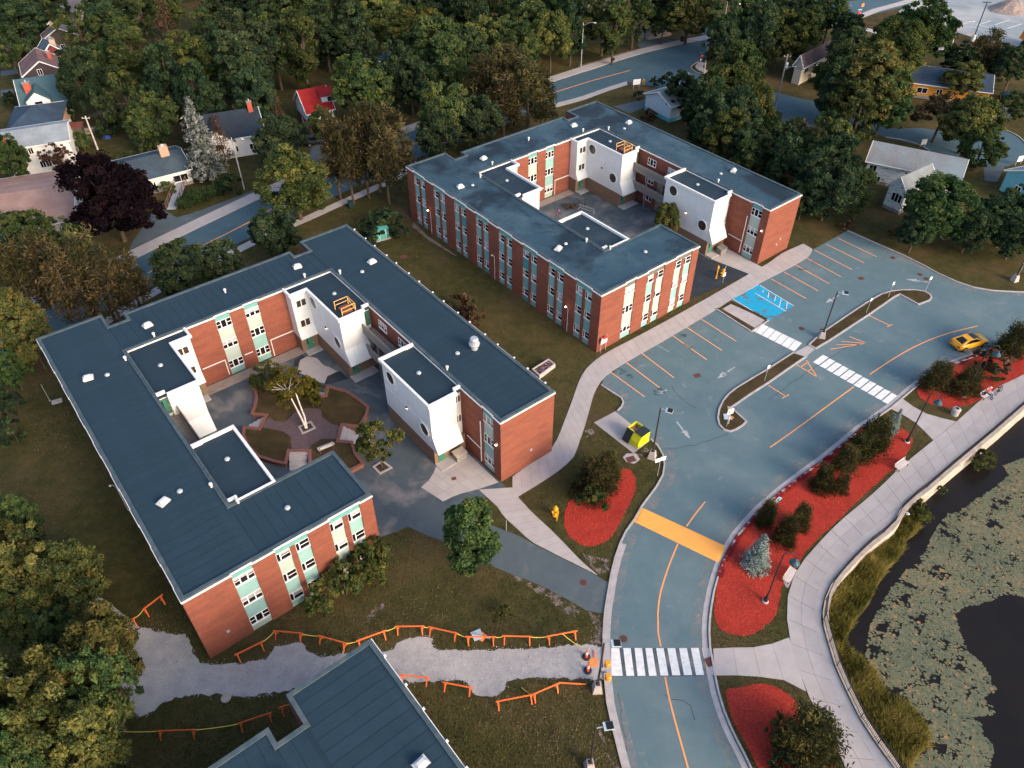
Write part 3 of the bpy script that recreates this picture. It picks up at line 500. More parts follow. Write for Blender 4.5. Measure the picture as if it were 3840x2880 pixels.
prom = walk('promenade', PL, PR, 30, .05, cols=2)
struct(MB().sheet(PR + offset(WALL, .12)[::-1], .028).build('promenade_edge', M['concrete'], uv=False))
walk('crossing_path', [(17.35,34.41),(18.71,34.51),(20.57,34.48),(22.24,34.76),(23.12,35.06),(24.21,35.47)], [(17.03,31.94),(18.44,31.97),(20.12,31.91),(21.49,31.73),(22.74,31.53),(24.33,30.52)], 4, .045)
walk('upper_crossing_path', [(45.55,65.97),(46.43,64.41),(47.57,63.26),(50.21,62.21)], [(43.53,64.28),(44.58,63.27),(45.63,61.9),(46.41,59.25)], 4, .045)
# ---- road markings
def quads(name, qs, m, parent, z=.016):
    for q in qs: MB().sheet(q, z).build(name, M[m], parent, uv=False)
quads('crossing_stripe', [[(8.54,34.46),(9.23,34.46),(9.28,31.92),(8.3,31.93)], [(9.58,34.46),(10.22,34.46),(10.24,31.92),(9.59,31.92)], [(10.56,34.46),(11.21,34.46),(11.19,31.92),(10.52,31.92)], [(11.5,34.46),(12.09,34.45),(12.13,31.92),(11.49,31.92)], [(12.43,34.45),(13.08,34.45),(13.12,31.95),(12.46,31.95)], [(13.4,34.45),(14.08,34.45),(14.13,31.97),(13.45,31.97)], [(14.42,34.45),(15.09,34.45),(15.14,31.99),(14.44,31.99)], [(15.44,34.47),(16.11,34.47),(16.13,32),(15.46,32)], [(16.4,34.46),(17.01,34.46),(16.97,32),(16.42,32)]], 'white_paint', road)
sheet('crossing_patch', [(8.26,34.42),(17.23,34.48),(16.99,31.88),(8.03,31.87)], .012, M['court_asphalt'], road)
def stripes(p0, du, n, ds, dl):
    out = []
    for k in range(n):
        a = (p0[0]+du[0]*k, p0[1]+du[1]*k); out.append([a, (a[0]+ds[0], a[1]+ds[1]), (a[0]+ds[0]+dl[0], a[1]+ds[1]+dl[1]), (a[0]+dl[0], a[1]+dl[1])])
    return out
def lattice(P, n):   # P: first corner, last corner, first's neighbour along the short side, first's neighbour along the long side
    du = ((P[1][0]-P[0][0])/(n-1), (P[1][1]-P[0][1])/(n-1)); return stripes(P[0], du, n, (P[2][0]-P[0][0], P[2][1]-P[0][1]), (P[3][0]-P[0][0], P[3][1]-P[0][1]))
quads('crossing_stripe', lattice([(38.63,73.97),(44.64,66.98),(39.2,73.44),(36.99,72.56)], 11), 'white_paint', road)
quads('crossing_stripe', lattice([(31.33,81.51),(36.02,76.88),(31.96,80.91),(29.94,79.86)], 8), 'white_paint', road)
lines('stall_line', [[(11.91,70.75),(15.49,66.33)], [(14,72.53),(17.48,67.88)], [(16.14,74.31),(19.46,69.67)], [(20.5,77.85),(24.03,73.02)], [(22.64,79.51),(26.26,74.83)], [(24.86,81.25),(28.43,76.64)], [(36.36,90.49),(39.89,85.88)], [(38.56,92.29),(42.08,87.61)], [(40.69,94.06),(44.09,89.34)], [(42.84,95.79),(46.28,91.04)], [(44.58,97.94),(48.39,92.86)], [(46.73,99.63),(50.73,94.56)], [(48.95,101.36),(53.07,96.18)]], .13, 'orange_paint', road)
lines('stall_line', [[(18.14,75.98),(19.59,74.54)]], .08, 'worn_paint', road)
lines('centre_line', [smooth([(19.69,50.65),(18.59,49.32),(17.25,47.52)], 1), smooth([(16.06,45.44),(14.72,42.7),(13.61,40.02),(13.05,37.79),(12.82,35.96),(12.86,34.6)], 1), smooth([(12.83,31.84),(12.87,30.34),(13.06,28.28),(13.32,26.07),(13.51,24.45),(13.67,22.86)], 1), smooth([(28.17,58.22),(31.15,60.53),(34.52,63.23),(38.04,66.06),(40.53,68.04)], 1), smooth([(43.18,70.25),(46.38,72.66),(49.47,74.8),(52.01,76.33),(54.47,77.58),(56.88,78.59),(60.49,79.78)], 1)], .14, 'orange_paint', road)
lines('bay_mark', [[(30.48,68.32),(31.94,66.52)], [(31.52,66.07),(32.48,66.7)], [(47.12,82.06),(49.09,79.9)], [(48.65,79.61),(49.53,80.16)], [(39.88,75.03),(44.63,76.22)], [(40.93,75.94),(44.07,76)], [(41.83,76.62),(44.63,76.22)], [(43.13,77.59),(44.73,76.34)], [(34.9,72.06),(36.61,69.92)], [(36.29,72.94),(36.68,69.92)], [(35.15,71.57),(36.54,72.7)], [(35.78,70.83),(36.51,71.25)]], .12, 'orange_paint', road)
quads('stall_paint', [[(29.95,85.74),(34.28,89.17),(37.72,84.17),(33.7,80.97)]], 'blue_paint', road)
lines('stall_line', [[(29.95,85.74),(33.56,80.99)], [(34.39,88.96),(37.79,84.17)], [(33.25,87.17),(36.42,82.95)], [(30.04,85.9),(34.2,89.17)], [(34.59,87.79),(34.35,87.31)], [(35.17,87.24),(34.75,86.03)], [(35.86,86.36),(35.46,85.23)], [(36.42,85.62),(35.75,83.91)], [(37.11,84.96),(36.58,83.52)]], .09, 'white_paint', road, .022)
def arrow(t, h, parent):
    dx, dy = h[0]-t[0], h[1]-t[1]; l = math.hypot(dx, dy); ux, uy = dx/l, dy/l; nx, ny = -uy, ux
    P = lambda a, b: (t[0]+ux*l*a+nx*b, t[1]+uy*l*a+ny*b)
    MB().sheet([P(0,-.09),P(.55,-.09),P(.55,-.42),P(1,0),P(.55,.42),P(.55,.09),P(0,.09)], .017).build('lane_arrow', M['worn_paint'], parent, uv=False)
for a in ([(27.17,71.64),(24.58,69.52)], [(18.6,62.18),(19.63,59.52)], [(44.56,86.59),(42.24,84.82)], [(58.21,89.62),(55.18,90.46)], [(18.26,67.52),(17.11,66.88)]): arrow(a[0], a[1], road)
q = [(12.07,48.12),(13.11,49.91),(20.7,45.13),(19.61,43.21)]
hb = MB(); ci = [((p[0]*.94+sum(r[0] for r in q)/4*.06), (p[1]*.94+sum(r[1] for r in q)/4*.06)) for p in q]
hb.add([(p[0],p[1],.01) for p in q]+[(p[0],p[1],.075) for p in ci], [(0,1,5,4),(1,2,6,5),(2,3,7,6),(3,0,4,7),(4,5,6,7)])
hb.build('speed_hump', M['hump_paint'], road, fix=True)
# tar joints and cracks in the lot
for i, s in enumerate(([(18.88,68.01),(19.81,65.87),(21,64.44)], [(13.53,58.47),(18.57,58.24),(24.07,60.35)], [(12.46,30.2),(14.5,29.42),(14.65,28.15)], [(8.78,30.34),(8.86,27.53),(8.77,24.45)], [(29.88,65.86),(36.95,71.63),(43.43,76.4)])):
    r = random.Random(i); s = [(p[0]+r.uniform(-.12,.12), p[1]+r.uniform(-.12,.12)) for p in smooth(s, .7)]
    MB().ribbon(s, .05, .0135).build('crack', M['fresh_asphalt'], road, uv=False)

# dust along the kerbs, tyre marks, stains in the stalls, spilled mulch
for pts, off, w in ((KL1, -.75, 1.1), (KR, -.95, 1.3), (KL2, -.6, .9), (KR0, -.6, .9)): MB().ribbon(pts, w, .0145, 0, off).build('dust_band', M['dust'], road, uv=False)
MB().ribbon(ISL2 , 1.0, .0145, 0, -.6, True).build('dust_band', M['dust'], road, uv=False); MB().ribbon(ISL1, .9, .0145, 0, -.55, True).build('dust_band', M['dust'], road, uv=False)
sr = random.Random(6)
for i, p in enumerate([(12.95,70.94),(15.2,72.53),(17.34,74.3),(19.53,76.13),(21.76,77.85),(23.86,79.61),(26.24,81.59),(11.81,68.84),(14.15,69.95),(22.21,75.82),(36.99,89.54),(39.16,91.25),(41.28,92.99),(43.67,94.77),(45.43,93.97),(13.36,66.14),(17.3,67.2)]):
    rr_ = sr.uniform(.5,.95); MB().sheet([(p[0]+rr_*math.cos(k*.7854)*sr.uniform(.8,1.2), p[1]+rr_*math.sin(k*.7854)*sr.uniform(.6,1.0)) for k in range(8)], .0142+.0002*i).build('stain', M['oil' if i % 4 else 'oil_dark'], road, uv=False)
MB().ribbon(smooth([(39.97,61.66),(36.22,58.58),(33.3,56.18),(30.15,53.78),(27.3,51.49),(26.09,50.44),(24.91,49.37),(23.49,47.92),(22.07,46.32),(21,44.86),(20.01,43.27),(19.21,41.64)], .5), .55, .137, 0, .12).build('mulch_spill', M['spill'], road, uv=False)
MB().ribbon(smooth([(47.99,67.97),(49.6,69.26),(51.63,70.61),(54.1,72.04),(57.65,73.62),(61.16,75),(64.87,76.28)], .5), .5, .137, 0, .12).build('mulch_spill', M['spill'], road, uv=False)
# ================================================================ residence blocks
HD = R(38.688)
def uvw(u, v): return (u*math.cos(HD)+v*math.sin(HD), u*math.sin(HD)-v*math.cos(HD))
RZ = 8.78                                  # main roof level
WZ = [(.9, 2.0), (3.87, 5.0), (6.8, 7.9)]  # window sill and head heights
def win_mesh(w, h, kind):
    """frame + glass + blind meshes; x along the wall, -y outward"""
    f, g, b = MB(), MB(), MB(); d = .05; t = .07
    f.box(0, w, -d-.06, .0, -.06, .05)                      # sill
    f.box(0, w, -d, .0, h-t, h)
    if kind == 'triple': cuts = [0, w*.30, w*.66, w]
    elif kind == 'narrow': cuts = [0, w*.28, w]
    else: cuts = [0, w/2, w]
    for c in cuts: f.box(max(c-t*.7, 0), min(c+t*.7, w), -d, 0, .05, h-t)
    for i in range(len(cuts)-1):
        a, c = cuts[i]+t*.7, cuts[i+1]-t*.7
        g.box(a, c, -.02, -.005, .05, h-t)
        split = (kind == 'triple' and i != 1) or (kind == 'narrow' and i == 1)
        if split: f.box(a, c, -d+.01, 0, h*.5-.03, h*.5+.03)
    return f, g, b
WIN = {}
def window(parent, x, y, z, ang, w, h, kind, rng, glass='glass'):
    key = (round(w, 2), round(h, 2), kind, glass)
    if key not in WIN:
        f, g, b = win_mesh(w, h, kind); WIN[key] = (f.mesh('window', M['frame_white']), g.mesh('glass', M[glass]))
    a, b = WIN[key]
    o = obj('window', a, parent, (x, y, z), ang); obj('glass', b, o)
    if kind in ('triple', 'narrow') and rng.random() < .45:
        hb = h*rng.choice((.3, .45, .45, .8)); kb = ('blind', round(w, 2), round(hb, 2), kind)
        if kb not in WIN: WIN[kb] = MB().box(w*(.30 if kind == 'narrow' else .04), w*.96, -.026, -.021, 0, hb).mesh('blind', M['blind'])
        obj('blind', WIN[kb], o, (0, 0, h-.07-hb))
    return o
PAN = {}
def panel(parent, x, y, z, ang, w, h, m, ribs=False, name='panel'):
    key = (round(w, 2), round(h, 2), m, ribs)
    if key not in PAN:
        mb = MB().box(0, w, -.03, 0, 0, h)
        if ribs:
            n = int(w/.14)
            for i in range(n): mb.box((i+.25)*w/n, (i+.7)*w/n, -.07, -.03, 0, h)
        PAN[key] = mb.mesh(name, M[m])
    return obj(name, PAN[key], parent, (x, y, z), ang)
def bay(parent, p, ang, w, kind, rng, rib='rib_teal', pool=('panel_a','panel_a','panel_b')):
    """window bay in a recess; p = left end at the recess back plane, ang = direction of travel (outside on the right)"""
    c, s = math.cos(ang), math.sin(ang); at = lambda d: (p[0]+c*d, p[1]+s*d)
    cols = [(0, w)] if kind == 'triple' else [(0, (w-.5)/2), ((w+.5)/2, w)]
    if kind != 'triple':
        x, y = at((w-.5)/2); obj('pier', PAN.setdefault('pier', MB().box(0, .5, -.13, 0, -.3, 7.9).mesh('pier', M['brick'])), parent, (x, y, 0), ang)
    x, y = at(0); panel(parent, x, y, 7.9, ang, w, .74, rib, True, 'ribbed_panel')
    for a, b in cols:
        x, y = at(a); ww = b-a
        for z0, z1 in ((-.3, .9), (2.0, 3.87), (5.0, 6.8)):
            m = rng.choice(pool)
            if rng.random() < .05: m = 'panel_d'
            panel(parent, x, y, z0, ang, ww, z1-z0, m)
        for z0, z1 in WZ: window(parent, x, y, z0, ang, ww, z1-z0, 'triple' if kind == 'triple' else 'narrow', rng)
WESTBAYS = [(1.57+5.1*k, 4.42+5.1*k) for k in range(8)]
def run(p, q, notches, depth=.16):
    """wall points from p to q with rectangular recesses (start,end measured from p); returns points and recess frames"""
    L = math.hypot(q[0]-p[0], q[1]-p[1]); tx, ty = (q[0]-p[0])/L, (q[1]-p[1])/L; nx, ny = -ty, tx  # inward (left)
    pts = [p]; fr = []
    for a, b in notches:
        for d, k in ((a, 0), (a, 1), (b, 1), (b, 0)): pts.append((p[0]+tx*d+nx*depth*k, p[1]+ty*d+ny*depth*k))
        fr.append(((p[0]+tx*a+nx*depth, p[1]+ty*a+ny*depth), math.atan2(ty, tx), b-a))
    return pts, fr
def block(name, u0, v0, label, sheets, roof, detail=True, seed=1, ribs='rib_teal', grouped=None):
    rng = random.Random(seed); X, Y = uvw(u0, v0)
    T = thing(name, label, 'building', (X, Y, 0), HD, grouped)
    A_, B_ = 19.33, 12.35
    # --- brick walls
    segs = [((-A_,0),(-2.13,0),[(4.03,5.83),(7.83,10.88),(12.88,15.93)]), ((-2.13,0),(-2.13,6.85),[]), ((-2.13,6.85),(-B_,6.85),[]), ((-B_,6.85),(-B_,33.7),[]),
            ((-B_,33.7),(B_,33.7),[(9.80,11.60),(13.30,15.05)]), ((B_,33.7),(B_,0),[(30.75,32.5)]), ((B_,0),(A_,0),[]), ((A_,0),(A_,42),WESTBAYS),
            ((A_,42),(B_,42),[]), ((B_,42),(B_,39.3),[]), ((B_,39.3),(10.4,39.3),[]), ((10.4,39.3),(10.4,40.65),[]), ((10.4,40.65),(-10.4,40.65),[]), ((-10.4,40.65),(-10.4,39.3),[]),
            ((-10.4,39.3),(-B_,39.3),[]), ((-B_,39.3),(-B_,42),[]), ((-B_,42),(-A_,42),[]), ((-A_,42),(-A_,0),[(42-b, 42-a) for a, b in WESTBAYS[::-1]])]
    outline = []; bays = []
    for i, (p, q, n) in enumerate(segs):
        if i == 5: n = [(33.7-2.95, 33.7-1.2)]
        a, f = run(p, q, n); outline += a; bays += [(i, x) for x in f]
    wall = MB().prism(outline, -1.0, 8.62, top=False).build('wall', M['brick'], T)
    # --- roof deck and raised edge
    deck = [(-A_,0),(-2.13,0),(-2.13,6.85),(-B_,6.85),(-B_,33.7),(B_,33.7),(B_,0),(A_,0),(A_,42),(B_,42),(B_,39.3),(10.4,39.3),(10.4,40.65),(-10.4,40.65),(-10.4,39.3),(-B_,39.3),(-B_,42),(-A_,42)]
    dk = MB().prism(offset(deck, -.02, True), 8.55, RZ-.03, top=True, bottom=True).build('roof', M['roof_base' if sheets else roof], T)
    MB().ribbon(deck, .34, RZ-.04, .14, .19, True).build('roof_kerb', M['roof_kerb'], dk)
    # --- white fascia, stepped at each bay
    def fascia(p, q, z0, z1, out):
        L = math.hypot(q[0]-p[0], q[1]-p[1]); ang = math.atan2(q[1]-p[1], q[0]-p[0])
        MB().box(-.04, L+.04, -out, .03, 0, z1-z0).build('fascia', M['white_trim'], T, (p[0], p[1], z0), ang)
    for i, (p, q, n) in enumerate(segs):
        if i in (1, 2, 3) or 8 <= i <= 16: continue
        if i == 5: n = [(30.75, 32.5)]
        L = math.hypot(q[0]-p[0], q[1]-p[1]); at = lambda d: (p[0]+(q[0]-p[0])*d/L, p[1]+(q[1]-p[1])*d/L); d0 = 0.0
        for a, b in n:
            fascia(at(d0), at(a), 8.56, 8.74, .09); fascia(at(a), at(b), 8.64, 8.83, .05); d0 = b
        fascia(at(d0), at(L), 8.56, 8.74, .09)
    # --- window bays
    for i, (p, ang, w) in bays:
        if not detail: continue
        if i == 7 and seed == 3: continue
        kind = 'triple' if w < 2.2 else 'double'
        pool = ('panel_a','panel_a','panel_b','panel_b') if i in (17, 7) else ('panel_a','panel_c','panel_c','panel_a')  # long side walls get more saturated panels: blue skylight put into their colour
        bay(T, p, ang, w, kind, rng, ribs if i in (0,) else 'rib_teal', pool)
    # --- membrane sheets
    if sheets:
        shared = {}
        def strip(x0, x1, y0, y1, along_x):
            L, W_ = (x1-x0, y1-y0) if along_x else (y1-y0, x1-x0); key = (round(L, 2), round(W_, 2))
            if key not in shared:
                mb = MB(); z = .004; mb.add([(0,.02,z),(L,.02,z),(L,W_-.02,z+.015),(0,W_-.02,z+.015),(0,W_-.02,0),(L,W_-.02,0)], [(0,1,2,3),(3,2,5,4)]); shared[key] = mb.mesh('roof_sheet', M[roof])
            o = obj('roof_sheet', shared[key], dk, (x0, y0, RZ-.03) if along_x else (x1, y0, RZ-.03), 0 if along_x else math.pi/2)
        n = 41
        for k in range(n):
            y0 = .2+41.6*k/n; y1 = .2+41.6*(k+1)/n
            strip(-A_+.2, -B_-.2, y0, y1, True); strip(B_+.2, A_-.2, y0, y1, True)
        for k in range(10): strip(-B_-.15+k*1.0, -B_-.15+(k+1)*1.0, .2, 6.65, False)
        for k in range(25): strip(-B_-.15+k*.988, -B_-.15+(k+1)*.988, 33.9, 40.45 if abs(-B_+(k+.5)*.988) < 10.2 else 39.1, False)
    # --- stair towers in white cladding
    def mir(pts, s): return [(x*s, y) for x, y in pts]
    def tower(s, front):
        if front: y0, y1 = (6.3, 15.35) if s > 0 else (6.87, 15.6)
        else: y0, y1 = 24.35, 33.68
        xi, xo = 8.27, 12.34
        up = [(xi,y0),(11.5,y0),(11.5,y0+.45),(xo,y0+.45),(xo,y1),(xi,y1)]
        if not front: up = [(xi,y0),(11.45,y0),(11.45,y0+.5),(xo,y0+.5),(xo,y1),(6.1,y1),(6.1,32.1),(xi,32.1)]
        tw = MB().prism(mir(up, s), 2.3, 8.6, top=False, bottom=True).build('stair_tower', M['white_clad'], T, fix=False)
        lo = [(xi+.06,y0),(xo,y0),(xo,y1),(xi+.06,y1)] if front else [(xi+.06,y0),(xo,y0),(xo,y1),(6.16,y1),(6.16,32.1),(xi+.06,32.1)]
        MB().prism(mir(lo, s), -.3, 2.32, top=False).build('tower_base', M['tan_brick'], T)
        # roof, dark; white coping
        rf = MB().prism(mir([(xi+.02,y0+.02),(xo-.02,y0+.02),(xo-.02,y1-.02)] + ([(xi+.02,y1-.02)] if front else [(6.12,y1-.02),(6.12,32.12),(xi+.02,32.12)]), s), 8.45, 8.58, top=True).build('tower_roof', M['roof_low'], T)
        if sheets:
            k = 0; yy = y0+.35
            while yy < y1-.6 and k < 12:
                mb = MB(); z = .004; mb.add([(0,0,z),(xo-xi-.5,0,z),(xo-xi-.5,.95,z+.018),(0,.95,z+.018),(0,.95,0),(xo-xi-.5,.95,0)], [(0,1,2,3),(3,2,5,4)])
                obj('roof_sheet', PAN.setdefault('lowsheet', mb.mesh('roof_sheet', M['roof_low'])), rf, ((xi+.3) if s > 0 else -(xo-.2), yy, 8.58)); yy += .93; k += 1
        cp = [(xi,y1),(xi,y0),(11.5,y0)] if front else [(6.1,y1),(6.1,32.1),(xi,32.1),(xi,y0),(11.45,y0)]
        if front: cp = [(xo,y1)] + cp
        cpm = mir(cp, s); MB().ribbon(cpm, .26, 8.55, .36, -.11*s if True else 0).build('coping', M['white_trim'], T)
        for (xa, xb, ya) in (((11.45, xo, y0+.5),) if not front else ((11.5, xo, y0+.45), (11.3, xo, y1+.03))):
            xs = sorted((xa*s, xb*s)); MB().box(xs[0], xs[1], ya-.14, ya+.1, 8.45, 8.93).build('coping', M['white_trim'], T)
        MB().box(*sorted(((xo-.02)*s, (xo+.16)*s)), y0+.6 if s > 0 or not front else y0+.2, y1, RZ, RZ+.17).build('roof_kerb', M['roof_kerb'], T)
        # flared skirt over the doors
        if not (front and s < 0):
            def skirt(xa, xb, y, ztop, out):
                xs = sorted((xa*s, xb*s)); a, b = xs
                MB().add([(a,y,ztop),(b,y,ztop),(b,y-out,2.34),(a,y-out,2.34),(b,y-out,2.24),(a,y-out,2.24),(a,y,2.24),(b,y,2.24)], [(0,3,2,1),(3,5,4,2),(5,6,7,4),(0,6,5,3),(1,2,4,7)]).build('skirt', M['white_clad'], T, fix=True)
            skirt(xi, 11.5, y0, 4.2, .95)
            if not front: skirt(6.1, xi, 32.1, 3.45, .5)
        # doors
        def door(xa, xb, y, z0=0.0, h=2.1):
            a, b = sorted((xa*s, xb*s)); d = MB().box(a, b, y-.05, y+.02, z0, z0+h).build('door', M['door_green'], T)
            MB().box(a+.12, a+.26, y-.065, y-.05, z0+1.0, z0+1.8).build('pane', M['glass'], d); MB().box(b-.12, b-.06, y-.10, y-.05, z0+.95, z0+1.1).build('handle', M['galv'], d)
        if not (front and s < 0): door(8.75, 9.7, y0)
        if not front: door(6.75, 7.7, 32.1); door(11.5, 12.3, y0+.5, 5.9, 2.05)
        # landing slabs
        if not (front and s < 0): MB().box(*sorted((8.3*s, 11.6*s)), y0-1.3, y0, 0, .14).build('landing', M['concrete'], T)
        if not front: MB().box(*sorted((6.3*s, 8.3*s)), 31.0, 32.1, 0, .16).build('landing', M['concrete'], T)
        # facet windows
        if front and s > 0:
            for z0, z1 in ((6.72, 7.72), (3.85, 4.9), (1.0, 2.0)): window(T, 11.58, y0+.44, z0, 0, .72, z1-z0, 'plain', rng, 'glass_brown')
            MB().box(11.52, 12.3, y0+.3, y0+.44, -.2, .9).build('spandrel', M['white_clad'], T); MB().box(11.52, 12.3, y0+.36, y0+.44, 2.1, 3.75).build('spandrel', M['white_clad'], T)
        if not front:
            for z0, z1 in ((6.66, 7.7), (3.72, 4.78)): window(T, 6.57 if s > 0 else -7.85, 32.09, z0, 0, 1.28, z1-z0, 'plain', rng, 'glass_brown')
        # round windows on the courtyard face
        if s > 0 or not front:
            for (yy, zz) in (((13.75, 7.3), (7.68, 4.36)) if front else ((30.9, 7.36), (25.95, 4.42))):
                n = 28; ring = MB(); vs = []
                for rr, xx in ((.86,0),(.86,-.09),(.74,-.09),(.74,-.02)):
                    for k in range(n): t = 2*math.pi*k/n; vs.append((xi*s+xx*s, yy+rr*math.cos(t), zz+rr*math.sin(t)))
                ring.add(vs, [(j*n+k, j*n+(k+1)%n, (j+1)*n+(k+1)%n, (j+1)*n+k) for j in range(3) for k in range(n)])
                w_ = ring.build('round_window', M['frame_white'], T, fix=True)
                MB().add([((xi-.03)*s, yy+.75*math.cos(2*math.pi*k/n), zz+.75*math.sin(2*math.pi*k/n)) for k in range(n)], [tuple(range(n)) if s < 0 else tuple(range(n-1,-1,-1))]).build('glass', M['glass_brown'], w_)
                for a, b, c, d in ((-1.0,1.0,.98,1.02),(-1.0,1.0,-1.02,-.98),(-1.02,-.98,-1,1),(.98,1.02,-1,1)): MB().box(*sorted(((xi-.025)*s, (xi+.005)*s)), yy+a, yy+b, zz+c, zz+d).build('seam', M['white_trim'], w_)
            MB().box(*sorted(((xi-.02)*s, (xi+.01)*s)), y0, (32.1 if not front else y1), 5.22, 5.26).build('seam', M['white_trim'], T)
            lm = MB().box(*sorted(((xi-.14)*s, xi*s)), (28.4 if not front else 10.8), (28.6 if not front else 11.0), 5.05, 5.25).build('wall_lamp', M['black_metal'], T)
            if not (seed == 2 and not front): MB().box(*sorted(((xi-.12)*s, (xi-.02)*s)), (28.42 if not front else 10.82), (28.58 if not front else 10.98), 4.98, 5.05).build('lens', M['lamp_on'], lm)
    if detail:
        for s in (1, -1):
            for front in (True, False): tower(s, front)
    else:
        tower(1, False)
    # --- balconies between the towers
    if detail:
        for s in (1, -1):
            for z in (2.85, 5.78):
                MB().box(*sorted((10.95*s, 12.3*s)), 15.4, 24.3, z-.14, z).build('balcony', M['old_wood'], T)
                sh = PAN.setdefault('bboard', MB().box(-.02, .02, 0, .19, 0, 1.25).mesh('board', M['old_wood']))
                gr = MB().box(*sorted((10.93*s, 11.03*s)), 15.38, 24.33, z+1.04, z+1.12).build('guard_rail', M['old_wood'], T)
                for k in range(44): obj('board', sh, gr, (10.93*s, 15.42+k*.203, z-.22))
            for y in (18.2, 21.4): MB().box(*sorted((10.98*s, 11.12*s)), y-.07, y+.07, 0, 5.7).build('post', M['old_wood'], T)
            ang = -math.pi/2 if s > 0 else math.pi/2
            for z0, z1 in ((6.75, 7.85), (3.8, 4.9), (.9, 2.0)):
                for y in (21.9, 17.7):
                    window(T, (12.35)*s, y+(.85 if s > 0 else -.85), z0, ang, 1.7, z1-z0, 'triple', rng)
                    
            for z0 in (2.86, 0): MB().box(*sorted((12.28*s, 12.36*s)), 19.3, 20.2, z0, z0+2.05).build('door', M['old_wood'], T)
    # --- roof plant
    rd = MB().add([(-.55,-.4,0),(.55,-.4,0),(.55,.4,0),(-.55,.4,0),(-.55,-.4,.22),(.55,-.4,.22),(.55,.4,.22),(-.55,.4,.22),(-.36,-.16,.6),(.36,-.16,.6),(.36,.16,.6),(-.36,.16,.6)], [(0,1,5,4),(1,2,6,5),(2,3,7,6),(3,0,4,7),(4,5,9,8),(5,6,10,9),(6,7,11,10),(7,4,8,11),(8,9,10,11)]).box(-.62,.62,-.47,.47,.17,.23)
    big = rd.mesh('roof_vent', M['bright_metal']); dome = MB().lathe([(.26,0),(.26,.08),(.18,.18),(.05,.22)], n=14).mesh('roof_drain', M['galv']); pipe = MB().lathe([(.11,0),(.11,.35),(.17,.36),(.17,.52),(.1,.58)], n=10).mesh('vent_pipe', M['bright_metal'])
    for i, (x, y) in enumerate([(-16.9,31.6),(-9,36.6),(-16.8,10.6),(9.5,36.8),(17.2,32.0)] + ([(17.2,10.4)] if seed != 1 else [])): obj('roof_vent', big, T, (x, y, RZ), .3*(i % 3)-.2).scale = (.85,.85,.85)
    if seed == 1: MB().lathe([(.38,0),(.36,.45),(.55,.5),(.62,.7),(.55,.9),(.46,.95),(.46,1.35),(.36,1.5)], n=18).build('exhaust_fan', M['galv'], T, (17.1, 10.6, RZ), smooth=False)
    for x, y, z in [(-15.2,31,RZ),(-10.3,29.3,8.6),(-15.2,11,RZ),(-10.3,12.2,8.6),(10.4,29.3,8.6),(15.2,31,RZ),(15.2,11.1,RZ),(10.3,11.2,8.6),(-8.6,3.3,RZ)]:
        if detail or x > 0: obj('roof_drain', dome, T, (x, y, z))
    for x, y in [(-9.1,34.3),(-12.9,32.2),(-12.8,9.7),(-11.7,6.5),(.4,37.3),(9.2,34.3),(12.9,32.3),(12.8,9.6)]: obj('vent_pipe', pipe, T, (x, y, RZ))
    # --- hatch with yellow guard rail on the back right tower
    if detail:
        h = MB().box(9.2, 10.4, 25.0, 26.2, 8.6, 8.95).build('roof_hatch', M['hatch'], T)
        r_ = MB(); P4 = [(8.95,24.75),(10.65,24.75),(10.65,26.45),(8.95,26.45)]
        for x, y in P4: r_.beam((x,y,8.6),(x,y,9.75),.07,.07)
        for i in range(3):
            for z in (9.2, 9.72): r_.beam((*P4[i],z),(*P4[i+1],z),.06,.06)
        r_.beam((*P4[1],8.8),(*P4[2],9.6),.05,.05); r_.build('guard_rail', M['yellow_rail'], T)
    # --- white pipes on the brick
    if detail:
        mb = MB()
        for a, b in (((-5.6,2.56),(-2.87,2.54)),((-2.87,2.54),(-2.87,.3)),((3.0,2.6),(6.05,2.57)),((3.0,2.6),(3.0,.1)),((-.48,2.07),(.58,2.05))): mb.beam((a[0],33.65,a[1]),(b[0],33.65,b[1]),.09,.09)
        mb.build('conduit', M['white_trim'], T)
        mb = MB()
        for a, b in (((3.31,6.4),(3.31,2.3)),((5.8,2.35),(3.34,2.3)),((3.34,2.3),(3.34,.35))): mb.beam((12.3,a[0],a[1]),(12.3,b[0],b[1]),.08,.08)
        mb.build('conduit', M['white_trim'], T)
        for x, y, z, r0 in ((12.30,.5,5.4,0),): 
            lp = MB().box(x-.2, x+.02, y-.1, y+.1, z-.05, z+.12).build('wall_lamp', M['galv'], T); MB().box(x-.24, x-.08, y-.09, y+.09, z-.12, z-.05).build('lens', M['lamp_on'], lp)
        for x, z in ((16.0,1.9),(16.6,2.6)) if seed == 2 else ((-17.2,2.2),(16.3,2.3)):
            MB().box(x-.14, x+.14, -.12, 0, z-.12, z+.12).build('wall_box', M['galv'], T)
        # lamps on short wall brackets along the west wall
        for k, y in enumerate((5.5, 20.6, 36.2)):
            if seed == 1 and k != 1: continue
            lp = MB().path([(-19.40,y,0),(-19.40,y,3.6),(-19.6,y,4.1),(-19.75,y,4.15)], .035, 6).build('wall_light', M['bright_metal'], T); MB().ball((-19.82,y,4.13), .11, n=8, m=5).build('globe', M['lamp_on'] if k != 1 else M['frame_white'], lp)
    if seed != 2:
        ec = PAN.setdefault('clip', MB().box(-.09,.09,-.09,.09,0,.1).mesh('edge_clip', M['white_trim']))
        for a, b in WESTBAYS:
            for y in (a, b): obj('edge_clip', ec, T, (19.42, y, 8.84))
    return T
bA = block('residence_block', 20.06, -42.35, 'nearer brick block with smooth dark roof wrapped round the courtyard with the birch', True, 'roof_new', seed=1)
bB = block('residence_block', 74.03, -51.55, 'farther brick block with stained blue roof beside the blue painted parking stall', False, 'roof_old', seed=2, ribs='rib_grey')
